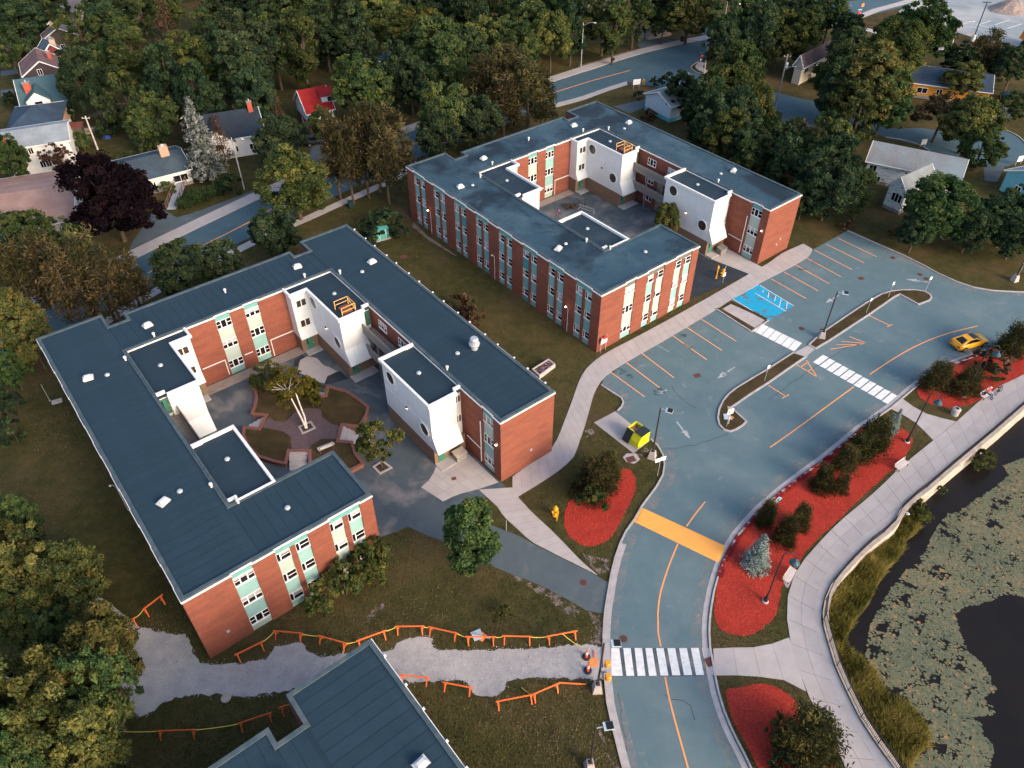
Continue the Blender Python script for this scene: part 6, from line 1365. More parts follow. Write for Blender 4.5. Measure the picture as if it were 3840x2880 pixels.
# ---- grass blades on the lawns in view, mulch chips, loose pebbles
def in_polys(X, Y, polys):
    res = np.zeros(len(X), bool)
    for poly in polys:
        P = np.array(poly); lo, hi = P.min(0), P.max(0); c = np.where((X >= lo[0]) & (X <= hi[0]) & (Y >= lo[1]) & (Y <= hi[1]) & ~res)[0]
        if not len(c): continue
        x, y = X[c], Y[c]; r = np.zeros(len(c), bool); Q = np.roll(P, 1, 0)
        for (x1, y1), (x2, y2) in zip(P, Q):
            if y1 == y2: continue
            r ^= ((y1 > y) != (y2 > y)) & (x < (x2-x1)*(y-y1)/(y2-y1)+x1)
        res[c] = r
    return res
foot = lambda F: [F(-19.5,-.1),F(-2,-.1),F(-2,6.9),F(-12.2,6.9),F(-12.2,33.6),F(12.2,33.6),F(12.2,-.1),F(19.5,-.1),F(19.5,42.1),F(-19.5,42.1)]
BLOCKED = NOGRASS + beds + [lot, SU+SD[::-1], foot(AX), foot(BX), g0[2:len(WALL)+2]+[(200,20)], [(p[0], p[1]) for p in PR]+[(q[0], q[1]) for q in WALL[::-1]]]
rs = np.random.RandomState(21); n = 330000; yy = 22+rs.rand(n)**1.5*95; xx = rs.uniform(-1,1,n)*(yy*.66+26)
keep = ~in_polys(xx, yy, BLOCKED) & (xx < 46) & ~((xx > 27) & (yy < 47)); xx, yy = xx[keep], yy[keep]; n = len(xx)
tn = .36+.3*np.sin(xx*.31+np.sin(yy*.23)*2)*np.sin(yy*.27+1)+.3*np.exp(-((xx+0)**2/60+(yy-25.5)**2/16))+.14*np.sin(xx*1.7)*np.sin(yy*1.9)+rs.normal(size=n)*.17
hg = rs.uniform(.05,.13,n); th = rs.uniform(0,6.28,n); wd = rs.uniform(.03,.06,n); le = rs.normal(size=(n,2))*.07
V = np.empty((n,3,3)); z0 = np.zeros(n)
V[:,0] = np.stack([xx-np.cos(th)*wd, yy-np.sin(th)*wd, z0], 1); V[:,1] = np.stack([xx+np.cos(th)*wd, yy+np.sin(th)*wd, z0], 1); V[:,2] = np.stack([xx+le[:,0], yy+le[:,1], hg], 1)
me = bpy.data.meshes.new('grass'); me.vertices.add(3*n); me.vertices.foreach_set('co', V.astype(np.float32).ravel()); me.loops.add(3*n); me.loops.foreach_set('vertex_index', np.arange(3*n, dtype=np.int32)); me.polygons.add(n); me.polygons.foreach_set('loop_start', np.arange(0,3*n,3,dtype=np.int32)); me.polygons.foreach_set('loop_total', np.full(n,3,np.int32))
at = me.attributes.new('tint', 'FLOAT', 'POINT'); at.data.foreach_set('value', np.repeat(np.clip(tn,0,1),3).astype(np.float32)); me.update(); me.validate(); me.materials.append(L['grass'])
tag(obj('grass', me), 'short olive and brown grass blades on the campus lawns', 'grass', kind='stuff')
def scatter(name, label, cat, polys, dens, m, size, z, edge=.0, seed=1, asp=.6):
    rs = np.random.RandomState(seed); C = []
    for p in polys:
        P = np.array(p); lo, hi = P.min(0)-edge, P.max(0)+edge; k = int((hi-lo).prod()*dens); x = rs.uniform(lo[0],hi[0],k); y = rs.uniform(lo[1],hi[1],k); i_ = in_polys(x, y, [p]); C.append(np.stack([x[i_], y[i_]], 1))
        q = np.array(wobble(list(p), .01, .12, seed)); q = q[rs.randint(0, len(q), int(len(q)*1.6))]; C.append(q+rs.normal(size=q.shape)*(.06+edge*2*rs.rand(len(q),1)**2))
    C = np.concatenate(C); n = len(C); C3 = np.column_stack([C, z+rs.rand(n)*.03]); nn = unit(rs.normal(size=(n,3))*.45+np.array([0,0,1.0]))
    tag(obj(name, leaf_mesh(name, C3, nn, np.clip(rs.normal(size=n)*.24+.45,0,1), m, size*rs.uniform(.5,1.4,n), asp)), label, cat, kind='stuff')
scatter('mulch_chips', 'loose red wood chips strewn over and around the mulch beds', 'mulch', beds, 38, L['chip'], .055, .03, .03, 3, .4)
scatter('pebbles', 'loose grey stones scattered over the gravel path and its edges', 'gravel', [gp], 22, L['pebble'], .045, .02, .12, 4, .8)
# ================================================================ pond wall and railing
pw = thing('pond_wall', 'pale stone retaining wall curving along the pond below the railing', 'wall')
wo2 = offset(WALL, -.38)
capn = int(plen(WALL)/1.6); ca = resample(offset(WALL, .06), capn+1); cb = resample(offset(WALL, -.44), capn+1)
fb = MB()
fb.add([(p[0],p[1],-.02) for p in wo2]+[(p[0]+(p[0]-WALL[i][0])*.55,p[1]+(p[1]-WALL[i][1])*.55,WATERZ-.5) for i, p in enumerate(wo2)], [(i,len(wo2)+i,len(wo2)+i+1,i+1) for i in range(len(wo2)-1)])
fb.build('face', M['stone'], pw, uv=False)
for i in range(capn):
    q = [ca[i], cb[i], cb[i+1], ca[i+1]]; cx = sum(p[0] for p in q)/4; cy_ = sum(p[1] for p in q)/4
    MB().prism([(cx+(p[0]-cx)*.985, cy_+(p[1]-cy_)*.985) for p in q], -.1, .16+random.uniform(-.01,.01)).build('coping_stone', M['stone'], pw, uv=False)
rp = resample(offset(WALL, -.05), int(plen(WALL)/2.2)+1)
for i in range(len(rp)-1):
    a_, b_ = Vector((*rp[i], .16)), Vector((*rp[i+1], .16))
    T = thing('railing_section', 'black metal railing section on the curved pond wall', 'railing', tuple(a_), 0, 'railing sections along the pond wall'); d = b_-a_
    MB().beam((0,0,0),(0,0,1.08),.06,.06).build('post', M['black_metal'], T)
    MB().beam((0,0,1.02),(d.x,d.y,1.02),.06,.05).beam((0,0,.12),(d.x,d.y,.12),.04,.04).build('rail', M['black_metal'], T)
    mb = MB()
    for k in range(1, 15): mb.beam((d.x*k/15,d.y*k/15,.12),(d.x*k/15,d.y*k/15,1.02),.022,.022)
    o = mb.build('baluster', M['black_metal'], T); o['kind'] = 'stuff'
for i, p in enumerate(((31.92,42.99), (27.58,34.51), (47.85,55.9), (56.03,62.33), (39.75,49.35))):
    T = thing('wall_light', ('pale wall light on the pond wall at its sharpest bend', 'pale wall light on the pond wall below the crossing path', 'pale wall light on the pond wall below the upper bench', 'pale wall light on the pond wall nearest the cyclist', 'pale wall light on the pond wall above the reeds')[i], 'wall light', (p[0]+.1, p[1]-.1, -.15))
    MB().box(-.13,.13,-.13,.13,-.09,.09).build('housing', M['galv'], T); MB().ball((.1,-.1,0), .1, n=8, m=5).build('lens', M['frame_white'], T)
# ================================================================ courtyard mound
CM = thing('courtyard_mound', 'raised round garden with brick retaining walls and four stairs in the courtyard', 'planter')
Z1 = .62
ctr = [(-21.71,67.52),(-19.44,66.62),(-17.93,65.35),(-16.56,64.01),(-16.51,62.83),(-17.04,60.87),(-19.04,61.16),(-19.1,58.63),(-17.53,58.44),(-16.87,56.67),(-15.85,55.34),(-16.98,54.47),(-19.03,54.47),(-21.48,55.35),(-21.88,57.21),(-24.17,57.21),(-24.1,55.35),(-25.26,55.65),(-27.19,56.39),(-28.63,57.75),(-29.67,59.61),(-29.84,60.72),(-28.12,60.48),(-27.84,62.68),(-29.53,62.93),(-29.48,64.03),(-29.61,65.4),(-30.03,66.63),(-30.74,67.53),(-30.4,68.62),(-28.36,69.35),(-25.87,69.17),(-23.62,67.7),(-22.77,65.74),(-21.66,65.88)]
MB().prism(ctr, 0, Z1-.05, top=False).build('retaining_wall', M['planter_brick'], CM, uv=True)
MB().sheet(ctr, Z1-.06).build('lawn', M['dry_lawn'], CM, uv=False)
MB().ribbon(ctr, .34, Z1-.05, .14, .0, True).build('wall_coping', M['planter_brick'], CM, fix=True)
MB().sheet([(-27.49,62.39),(-26.64,61.73),(-25.49,61.73),(-24.48,63.56),(-23.37,63.89),(-21.93,63.72),(-21.45,62.38),(-20.35,61.4),(-19,60.91),(-19.09,59.01),(-20.95,59.01),(-21.9,58.08),(-22.2,57.32),(-23.87,57.32),(-24.4,59.33),(-25.37,60.12),(-27.07,60.6),(-28.03,60.76)], Z1-.04).build('plaza', pm('plaza_brick', (.10,.068,.075), (.135,.092,.098), 3, .9, 'pos'), CM, uv=False)
for s in ([(-27.82,62.6),(-29.63,61.69),(-29.6,60.88),(-28.14,60.56)], [(-19.02,61.03),(-17.13,60.31),(-17.05,58.58),(-19.09,58.73)], [(-24.1,57.16),(-21.94,57.16),(-22.01,54.98),(-23.66,54.84)], [(-22.76,66.98),(-21.69,67.07),(-21.73,65.92),(-22.7,66.01)]):
    e0, e1 = (Vector(s[0])+Vector(s[3]))/2, (Vector(s[1])+Vector(s[2]))/2
    if s is None: continue
    st = MB(); n_ = 4
    a0, a1, b1, b0 = [Vector(p) for p in (s[0], s[1], s[2], s[3])]
    # steps descend outward from the mound's middle
    ctrp = Vector((sum(p[0] for p in ctr)/len(ctr), sum(p[1] for p in ctr)/len(ctr)))
    ed = sorted([((a0+b0)/2, (a0,b0)), ((a1+b1)/2, (a1,b1)), ((a0+a1)/2, (a0,a1)), ((b0+b1)/2, (b0,b1))], key=lambda t: (t[0]-ctrp).length)
    inn = ed[0][1]; out = [e for e in ed if e[1][0] not in inn and e[1][1] not in inn][0][1]
    if (out[0]-inn[0]).length > (out[1]-inn[0]).length: out = (out[1], out[0])
    for k in range(n_):
        f0, f1 = k/n_, (k+1)/n_; P_ = [tuple(inn[0].lerp(out[0], f0)), tuple(inn[1].lerp(out[1], f0)), tuple(inn[1].lerp(out[1], f1)), tuple(inn[0].lerp(out[0], f1))]
        MB().prism(P_, 0, Z1-.03-.14*k).build('step', M['concrete'], CM, uv=False)
def pit(label, pts, zb):
    T = thing('tree_pit', label, 'tree pit'); MB().ribbon(pts, .22, zb, .08, 0, True).build('kerb', M['concrete'], T, uv=False); MB().sheet(pts, zb+.03).build('soil', M['bare_soil'], T, uv=False)
pit('square concrete edged pit round the birch trunks', [(-23.74,60.82),(-22.64,61.62),(-21.99,60.65),(-23.14,59.81)], .58)
pit('square concrete edged pit of the thin young tree', [(-14.81,55.38),(-13.96,56.22),(-12.93,55.24),(-14.01,54.44)], .02)
# ================================================================ furniture
def bench(label, p, ang, group='park benches'):
    T = thing('park_bench', label, 'bench', (p[0], p[1], 0), ang, group)
    for k in range(4): MB().box(-.9,.9,-.28+.15*k,-.16+.15*k,.43,.47).build('seat_slat', M['bench_wood'], T)
    for k in range(2): MB().box(-.9,.9,.30+.03*k,.34+.03*k,.58+.17*k,.71+.17*k).build('back_slat', M['bench_wood'], T)
    for x in (-.75, .75): MB().beam((x,-.25,0),(x,-.25,.43),.07,.07).beam((x,.3,0),(x,.36,.9),.07,.07).beam((x,-.25,.4),(x,.32,.4),.06,.06).build('leg', M['bench_frame'], T)
    return T
def pixdir(pp): return math.atan2(pp[1][1]-pp[0][1], pp[1][0]-pp[0][0])
e = [(25.29,40.95),(26.36,42.22)]; bench('white slatted bench below the bell lamp beside the blue spruce', ((e[0][0]+e[1][0])/2, (e[0][1]+e[1][1])/2), pixdir(e), 'promenade benches')
e = [(40.6,54.75),(42.11,55.8)]; bench('white slatted bench at the upper end of the long mulch bed', ((e[0][0]+e[1][0])/2, (e[0][1]+e[1][1])/2), pixdir(e), 'promenade benches')
e = [(54.61,65.85),(56.07,66.75)]; bpos = ((e[0][0]+e[1][0])/2, (e[0][1]+e[1][1])/2); bang = pixdir(e); bench('white bench on which the cyclist sits', bpos, bang, 'promenade benches')
e = [(-20.9,57),(-19.4,57.91)]; cb_ = bench('weathered slatted bench inside the courtyard garden', ((e[0][0]+e[1][0])/2, (e[0][1]+e[1][1])/2), pixdir(e)+math.pi); cb_.location.z = .58
for s_ in ([(54.38,65.64),(54.58,65.49),(56.2,66.68),(56.07,66.98)], [(25.19,41.12),(25.27,40.51),(25.47,40.51),(26.83,42.4),(26.55,42.55)], [(40.56,54.8),(40.63,54.46),(42.4,55.9),(42.25,56.17)]): sheet('bench_slab', s_, .026, M['concrete'])
def led(label, p, h, ang, cb=True):
    T = thing('lot_lamp', label, 'lamp post', (p[0], p[1], 0), ang, 'square headed lamps'); b = .42
    MB().add([(-b,-b,0),(b,-b,0),(b,b,0),(-b,b,0),(-b*.62,-b*.62,1.0),(b*.62,-b*.62,1.0),(b*.62,b*.62,1.0),(-b*.62,b*.62,1.0)], [(0,1,5,4),(1,2,6,5),(2,3,7,6),(3,0,4,7),(4,5,6,7)]).build('footing', M['concrete'], T)
    MB().tube((0,0,1.0),(0,0,h),.10,.075,8).box(-.16,.16,-.16,.16,1.0,1.05).build('pole', M['bronze'], T)
    MB().beam((0,0,h-.1),(.7,0,h-.05),.07,.07).build('arm', M['galv'], T)
    hd = MB().box(.55,1.3,-.3,.3,h-.08,h+.05).build('lamp_head', M['sign_back'], T); MB().box(.75,1.27,-.27,.27,h+.05,h+.09).build('heat_sink', M['black'], hd)
led('square headed lamp beside the yellow dumpster', (15.05,56.76), 7.4, R(-25)); led('square headed lamp on the long traffic island', (39.5,77.35), 7.2, R(-20)); led('square headed lamp with amber beacons at the near crossing', (7.01,30.72), 7.4, R(2)); led('square headed lamp at the bottom edge of the road', (5.92,24.5), 6.9, R(8)); led('square headed lamp at the right edge above the car park', (70.14,90.05), 7.3, R(200))
T = thing('crossing_beacon', 'pair of round amber beacons fixed to the lamp at the near crossing', 'beacon', (*(7.01,30.72), 0), R(-3))
MB().beam((0,0,3.3),(.6,0,3.3),.06,.06).beam((.55,-.5,3.3),(.55,.5,3.3),.06,.06).box(.1,.5,-.12,.12,3.1,3.5).build('bracket', M['galv'], T)
for s in (-.55, .55): MB().lathe([(.10,3.0),(.26,3.05),(.26,3.5),(.2,3.58)], .62, s, 14).build('beacon', M['amber'], T)
def bell(label, p, h, ang):
    T = thing('bell_lamp', label, 'lamp post', (p[0], p[1], 0), ang, 'black bell lamps'); MB().lathe([(.3,0),(.3,.12),(.2,.2)], n=10).build('footing', M['concrete'], T)
    MB().lathe([(.2,.15),(.22,.5),(.13,.75),(.12,1.1),(.08,1.2),(.065,h-.5)], n=10).build('pole', M['black_metal'], T)
    pts_ = [(0,0,h-.5)]+[(.55-.55*math.cos(t), 0, h-.5+.5*math.sin(t)) for t in (.5,1.0,1.57,2.1,2.7,3.14)]+[(1.1,0,h-.75)]
    MB().path(pts_, .045, 6).build('hook', M['black_metal'], T)
    sh = MB().lathe([(.05,h-.7),(.12,h-.78),(.16,h-.95),(.40,h-1.15),(.46,h-1.3)], 1.1, 0, 16).build('lamp_shade', M['lamp_teal'], T); MB().lathe([(.36,h-1.34),(.40,h-1.3)], 1.1, 0, 14).build('lens', M['frame_white'], sh)
bell('black bell lamp in the long mulch bed beside the lower bench', (22.99,39.04), 7.6, R(-12)); bell('black bell lamp at the upper end of the long mulch bed', (43.44,59.02), 7.4, R(-10)); bell('black bell lamp in the upper bed left of the cyclist', (52.84,66.38), 7.8, R(-10))
def cobra(label, p, h, ang, L_=2.2, pole='galv'):
    T = thing('street_lamp', label, 'street lamp', (p[0], p[1], 0), ang, 'cobra head street lamps'); MB().tube((0,0,0),(0,0,h),.12,.075,8).build('pole', M[pole], T)
    pts_ = [(0,0,h-.6)]+[(L_*t, 0, h-.6+.9*math.sin(t*1.57)) for t in (.25,.5,.75,1)]; MB().path(pts_, .045, 6).build('arm', M[pole], T)
    hd = MB().ball((L_+.25,0,h+.27), .42, .17, .12, 10, 6).build('lamp_head', M['bright_metal'], T)
cobra('tall grey street lamp by the parked car behind the main street trees', (-15.97,149.7), 8.6, R(-20)); cobra('tall grey street lamp on the pavement at the top centre', (14.96,171.56), 9.2, R(-25)); cobra('pale street lamp beside the hedge of the white bungalow', (-44.3,116.61), 9.0, R(-30)); cobra('white street lamp on the verge of the far car park', (100.99,184.29), 5.0, R(10), 3.0, 'bright_metal')
T = thing('tall_lamp', 'tall dark lamp mast on white footing in the far car park', 'lamp post', (*(107.52,188.03), 0)); MB().lathe([(.45,0),(.42,1.3),(.3,1.4)], n=12).build('footing', M['bright_metal'], T); MB().tube((0,0,1.3),(0,0,8.4),.13,.1,8).build('pole', M['car_navy'], T); MB().box(-.9,-.1,-.15,.15,8.35,8.5).build('lamp_head', M['black_metal'], T); MB().box(.1,.9,-.15,.15,8.35,8.5).build('lamp_head', M['black_metal'], T)
def upole(label, p, h, m='pole_wood', arm=False):
    T = thing('utility_pole', label, 'utility pole', (p[0], p[1], 0)); MB().tube((0,0,0),(0,0,h),.17,.11,8).build('pole', M[m], T)
    MB().beam((-.7,0,h-.4),(.7,0,h-.4),.09,.1).build('crossarm', M[m], T)
    for x in (-.6, 0, .6): MB().lathe([(.05,h-.35),(.06,h-.2),(.03,h-.15)], x, 0, 6).build('insulator', M['bright_metal'], T)
    return T
up1 = upole('leaning wooden utility pole with grey transformer on the right side street', (51.86,149.77), 10.2); MB().lathe([(.05,7.6),(.3,7.65),(.3,8.5),(.2,8.6)], .35, .3, 12).build('transformer', M['sign_back'], up1); MB().path([(0,0,7.2),(.8,-.3,8.0),(1.5,-.5,8.1)], .04, 5).ball((1.7,-.55,8.1), .3, .14, .1).build('lamp_arm', M['galv'], up1)
up2 = upole('pale utility pole at the stop sign corner', (40.86,167.01), 6.8, 'pole_pale'); MB().box(-.1,.3,-.2,.2,5.2,5.7).build('signal', M['amber'], up2)
upole('pale utility pole behind the copper beech', (-74.41,131.42), 6.2, 'pole_pale'); upole('thin utility pole left of the picket fence clearing', (-88.92,188.02), 7.4, 'pole_pale'); upole('short pale pole beside the picket fence', (-90.46,191.44), 4.0, 'pole_pale'); upole('pale utility pole behind the black roofed white house', (-50.17,154.5), 7.0, 'pole_pale')
T = thing('flag_pole', 'thin grey pole at the top edge beyond the street trees', 'pole', (*(53.95,208.14), 0)); MB().tube((0,0,0),(0,0,7),.09,.06,7).build('shaft', M['galv'], T); MB().ball((0,0,7.05), .12).build('finial', M['galv'], T)
def wire(label, a, b, sag=1.0, r=.028):
    pts_ = [(a[0]+(b[0]-a[0])*t, a[1]+(b[1]-a[1])*t, a[2]+(b[2]-a[2])*t-4*sag*t*(1-t)) for t in [k/16 for k in range(17)]]
    o = MB().path(pts_, r, 4).build('power_line', M['wire'], None, uv=False); tag(o, label, 'power line', 'overhead power lines')
pm_ = (40.86,167.01); pr_ = (51.86,149.77)
wire('upper overhead line crossing the main street to the stop sign corner', (-6,185,9.5), (*pm_,6.7)); wire('lower overhead line crossing the main street to the stop sign corner', (-8,180,8.0), (*pm_,5.6))
wire('overhead line from the stop sign corner to the transformer pole', (*pm_,6.6), (*pr_,10.0)); wire('overhead line from the transformer pole over the orange bungalow', (*pr_,9.9), (112,128,9.5), 1.2); wire('lower overhead line from the transformer pole over the turning circle', (*pr_,8.2), (112,122,7.6), 1.2)
pq = (-74.41,131.42); wire('overhead line from the copper beech pole into the garden trees', (*pq,6.1), (-58,150,8.5), .6); wire('second overhead line from the copper beech pole into the garden trees', (pq[0]+.5,pq[1],6.0), (-60,148,7.6), .6)
# ================================================================ dumpster
q = [(12.35,59.5),(13.1,58.62),(14.57,59.79)]; A_ = Vector(q[0]); B_ = Vector(q[1]); Cc = Vector(q[2]); ex = (B_-A_); ang = math.atan2(ex.y, ex.x)
T = thing('dumpster', 'bright yellow dumpster with one black lid hanging open', 'dumpster', (A_.x, A_.y, .03), ang); W_, D_ = 2.0, 1.75
pr2 = [(0,0),(D_,0),(D_,1.55),(.42,1.55),(0,.75)]   # (depth, z)
mb = MB(); n5 = len(pr2)
mb.add([(0,d,z) for d,z in pr2]+[(W_,d,z) for d,z in pr2], [tuple(range(n5)), tuple(range(2*n5-1,n5-1,-1)), (0,n5,n5+1,1),(1,n5+1,n5+2,2),(3,n5+3,n5+4,4),(4,n5+4,n5,0)])
T.rotation_euler = (0,0,ang)
mb.build('bin', M['dumpster'], T); MB().box(.05,W_-.05,.5,D_-.05,1.0,1.25).build('rubbish', pm('rubbish', (.05,.05,.07), (.5,.22,.1), 3.5, .8, 'obj', .45, .6), T)
MB().box(-.06,.06,.38,D_+.04,1.5,1.6).box(W_-.06,W_+.06,.38,D_+.04,1.5,1.6).box(.06,W_-.06,D_-.04,D_+.06,1.5,1.6).box(.06,W_-.06,.36,.48,1.5,1.6).build('rim', M['dumpster'], T)
MB().box(W_/2,W_+.05,.36,D_+.05,1.62,1.67).build('lid', M['lid'], T)
o = MB().add([(-.02,.36,1.6),(W_/2-.1,.36,1.6),(W_/2-.1,-.35,.25),(-.02,-.35,.25),(-.02,.30,1.57),(W_/2-.1,.30,1.57),(W_/2-.1,-.42,.22),(-.02,-.42,.22)], [(0,1,2,3),(4,7,6,5),(0,4,5,1),(1,5,6,2),(2,6,7,3),(3,7,4,0)]).build('open_lid', M['lid'], T, fix=True); o['label'] = 'black lid folded down over the sloping front'
for x in (W_+.02,): MB().box(x,x+.1,.75,1.0,.8,1.0).build('lift_pocket', M['dumpster'], T)
# ================================================================ cars
def loft(secs, close=True):
    mb = MB(); n = len(secs[0]); vs = [p for s in secs for p in s]
    fs = [(i*n+j, i*n+(j+1)%n, (i+1)*n+(j+1)%n, (i+1)*n+j) for i in range(len(secs)-1) for j in range(n)]
    fs += [tuple(range(n-1,-1,-1)), tuple((len(secs)-1)*n+j for j in range(n))]; return mb.add(vs, fs)
def car(name, label, p, ang, paint, cat='car', style='coupe', z=.01):
    T = thing(name, label, cat, (p[0], p[1], z), ang)
    S_ = {'coupe': [(-2.22,.62,.45,.62),(-2.12,.80,.30,.84),(-1.75,.88,.24,.95),(-1.0,.90,.20,.96),(0,.91,.20,.93),(.9,.90,.20,.90),(1.5,.87,.22,.80),(2.0,.78,.28,.66),(2.25,.60,.40,.52)],
          'suv': [(-2.3,.80,.45,1.0),(-2.2,.90,.35,1.1),(-1,.94,.3,1.12),(0,.94,.3,1.1),(1.2,.92,.3,1.06),(1.9,.88,.32,.98),(2.25,.75,.42,.8)],
          'pickup': [(-2.7,.90,.5,1.05),(-2.6,.96,.42,1.08),(-1,.97,.4,1.08),(.2,.97,.4,1.1),(1.6,.95,.4,1.1),(2.3,.9,.42,1.0),(2.6,.8,.5,.85)]}[style]
    secs = []
    for x, w, z0, z1 in S_: secs.append([(x,-w*.92,z0),(x,w*.92,z0),(x,w,z0+(z1-z0)*.45),(x,w*.97,z0+(z1-z0)*.8),(x,w*.86,z1),(x,-w*.86,z1),(x,-w*.97,z0+(z1-z0)*.8),(x,-w,z0+(z1-z0)*.45)])
    loft(secs).build('body', M[paint], T, smooth=True, fix=True)
    cb4 = {'coupe': [(-1.95,1.08,.95,.90),(-.85,.18,1.34,.90)], 'suv': [(-2.15,1.0,1.08,1.1),(-1.85,.35,1.68,1.1)], 'pickup': [(-.55,1.35,1.08,1.1),(-.35,.65,1.72,1.1)]}[style]
    (bx0,bx1,bz,_),(rx0,rx1,rz_,_) = cb4; wb = .76; wr_ = .56 if style == 'coupe' else .66
    P = {'bl':(bx0,-wb,bz),'br':(bx0,wb,bz),'fl':(bx1,-wb,bz-.03),'fr':(bx1,wb,bz-.03),'Bl':(rx0,-wr_,rz_-.03),'Br':(rx0,wr_,rz_-.03),'Fl':(rx1,-wr_,rz_),'Fr':(rx1,wr_,rz_)}
    k = list(P); I = {n_: i for i, n_ in enumerate(k)}; fc = lambda *n_: tuple(I[x] for x in n_)
    MB().add([P[x] for x in k], [fc('Bl','Fl','Fr','Br'), fc('bl','fl','Fl','Bl'), fc('br','Br','Fr','fr'), fc('bl','Bl','Br','br'), fc('fl','fr','Fr','Fl')]).build('cabin', M[paint], T, fix=True, smooth=False)
    def glass(nm, a, b, c, d, ins=.10, out=.015):
        vs = [Vector(P[x]) for x in (a,b,c,d)]; ce = sum(vs, Vector())/4; nn = (vs[1]-vs[0]).cross(vs[3]-vs[0]).normalized(); nn = nn if nn.dot(ce-Vector((-.3,0,bz-.2))) > 0 else -nn
        vs = [v+(ce-v)*ins+nn*out for v in vs]; MB().add(vs+[v-nn*.01 for v in vs], [(0,1,2,3),(7,6,5,4)]).build(nm, M['car_glass'], T, fix=False)
    glass('windscreen','fl','fr','Fr','Fl',.10); glass('rear_window','bl','br','Br','Bl',.30); glass('side_window','bl','fl','Fl','Bl',.18); glass('side_window','br','fr','Fr','Br',.18)
    if style == 'coupe':
        P['Ml'] = (rx0*.45+rx1*.55, -wr_, rz_); P['Mr'] = (rx0*.45+rx1*.55, wr_, rz_); P['Nl'] = (rx1+.12, -wr_, rz_-.02); P['Nr'] = (rx1+.12, wr_, rz_-.02); glass('sunroof','Ml','Nl','Nr','Mr',.10,.02)
    for x in ((-1.35, 1.38) if style != 'pickup' else (-1.6, 1.6)):
        for y in (-.84, .84):
            w2 = MB().tube((x,y-.11,.33),(x,y+.11,.33),.33,.33,16).build('wheel', M['rubber'], T); MB().tube((x,y-.12,.33),(x,y+.12,.33),.2,.2,12).build('rim', M['rim'], w2)
    for y in (-.58, .58): MB().box(S_[0][0]+.02,S_[0][0]+.14,y-.17,y+.17,.66 if style == 'coupe' else .8,.80 if style == 'coupe' else .95).build('tail_light', M['tail_red'], T); MB().box(S_[-1][0]-.22,S_[-1][0]-.10,y-.16,y+.16,.44 if style == 'coupe' else .7,.52 if style == 'coupe' else .85).build('headlight', M['frame_white'], T)
    for y in (-.97, .97): MB().box(.72,.84,y-.09,y+.05,.90 if style == 'coupe' else 1.1,.99 if style == 'coupe' else 1.24).build('mirror', M[paint], T)
    if style == 'pickup': MB().box(-2.5,-.65,-.75,.75,1.085,1.095).build('load_bed', M['black'], T)
    return T
e = [(55.21,75.07),(59.77,76.68)]; car('yellow_car', 'yellow car with dark glass roof driving along the campus road', ((e[0][0]+e[1][0])/2, (e[0][1]+e[1][1])/2), pixdir(e), 'car_yellow').scale = (1.1, 1.1, 1.1)
car('pickup_truck', 'white pickup truck parked at the top edge beyond the street', (60.1,215.47), R(25), 'car_white', 'pickup', 'pickup'); car('parked_car', 'pale silver car parked at the top edge right of the pickup', (66.26,217.1), R(-15), 'car_white', 'car', 'suv'); car('parked_car', 'dark car with white side parked under trees above the main street', (51.13,203), R(40), 'car_dark', 'car', 'suv')
car('parked_car', 'dark navy sport utility car beside the orange bungalow', (98.42,153.28), R(65), 'car_navy', 'car', 'suv'); car('parked_car', 'pale blue car half hidden by the big dark maple', (-86.64,166.85), R(-10), 'bluecar', 'car', 'suv'); car('parked_car', 'white car on the pavement behind the main street trees', (-15,153.72), R(35), 'car_white', 'car', 'suv'); car('parked_car', 'dark car with its tail light showing beside the red roofed house', (-35.55,133.68), R(20), 'car_dark', 'car', 'suv')
car('parked_car', 'white car at the top left corner of the far side street', (67.74,215.59), R(-20), 'car_white', 'car', 'suv')
# construction machine, gravel heap
mx, my = (116.54,183.61); T = thing('asphalt_paver', 'large orange construction machine at the right edge of the far car park', 'machine', (mx+1.5, my+.5, 0), R(10))
MB().add([(-1.6,-1.3,1.6),(4,-1.3,1.6),(4,1.3,1.6),(-1.6,1.3,1.6),(-1.2,-1.2,3.6),(4,-1.2,3.6),(4,1.2,3.6),(-1.2,1.2,3.6)], [(3,2,1,0),(4,5,6,7),(0,1,5,4),(1,2,6,5),(2,3,7,6),(3,0,4,7)]).build('hopper', M['machine_orange'], T); MB().box(.6,4,-1.1,1.1,.5,1.62).build('chassis', M['machine_orange'], T); MB().box(-.6,.6,-1.0,1.0,.6,1.5).build('engine', M['black_metal'], T)
for y in (-1.2, .8): MB().tube((-.3,y,.45),(-.3,y+.4,.45),.45,.45,14).tube((2.8,y,.6),(2.8,y+.4,.6),.6,.6,14).build('wheel', M['rubber'], T)
MB().beam((-.9,0,3.7),(.6,0,3.8),.3,.1).build('exhaust', M['black_metal'], T)
hx, hy = (127.33,211.06); hm = MB(); hr_ = random.Random(2); ringn = 20; prof = [(5.6,0),(4.3,.75),(2.9,1.6),(1.3,2.35),(.3,2.6)]
hm.add([(r*math.cos(6.283*i/ringn)*hr_.uniform(.9,1.1), r*math.sin(6.283*i/ringn)*hr_.uniform(.85,1.1)*.8, z+hr_.uniform(-.1,.1)*(z > 0)) for r, z in prof for i in range(ringn)], [(j*ringn+i, j*ringn+(i+1)%ringn, (j+1)*ringn+(i+1)%ringn, (j+1)*ringn+i) for j in range(4) for i in range(ringn)]+[tuple(4*ringn+i for i in range(ringn))])
o = hm.build('gravel_heap', pm('heap', (.20,.16,.145), (.32,.26,.23), 2.5, .95, 'obj', bmp=(5, .8, .1)), None, (hx, hy, 0)); tag(o, 'heap of brown gravel on the far car park', 'gravel heap')
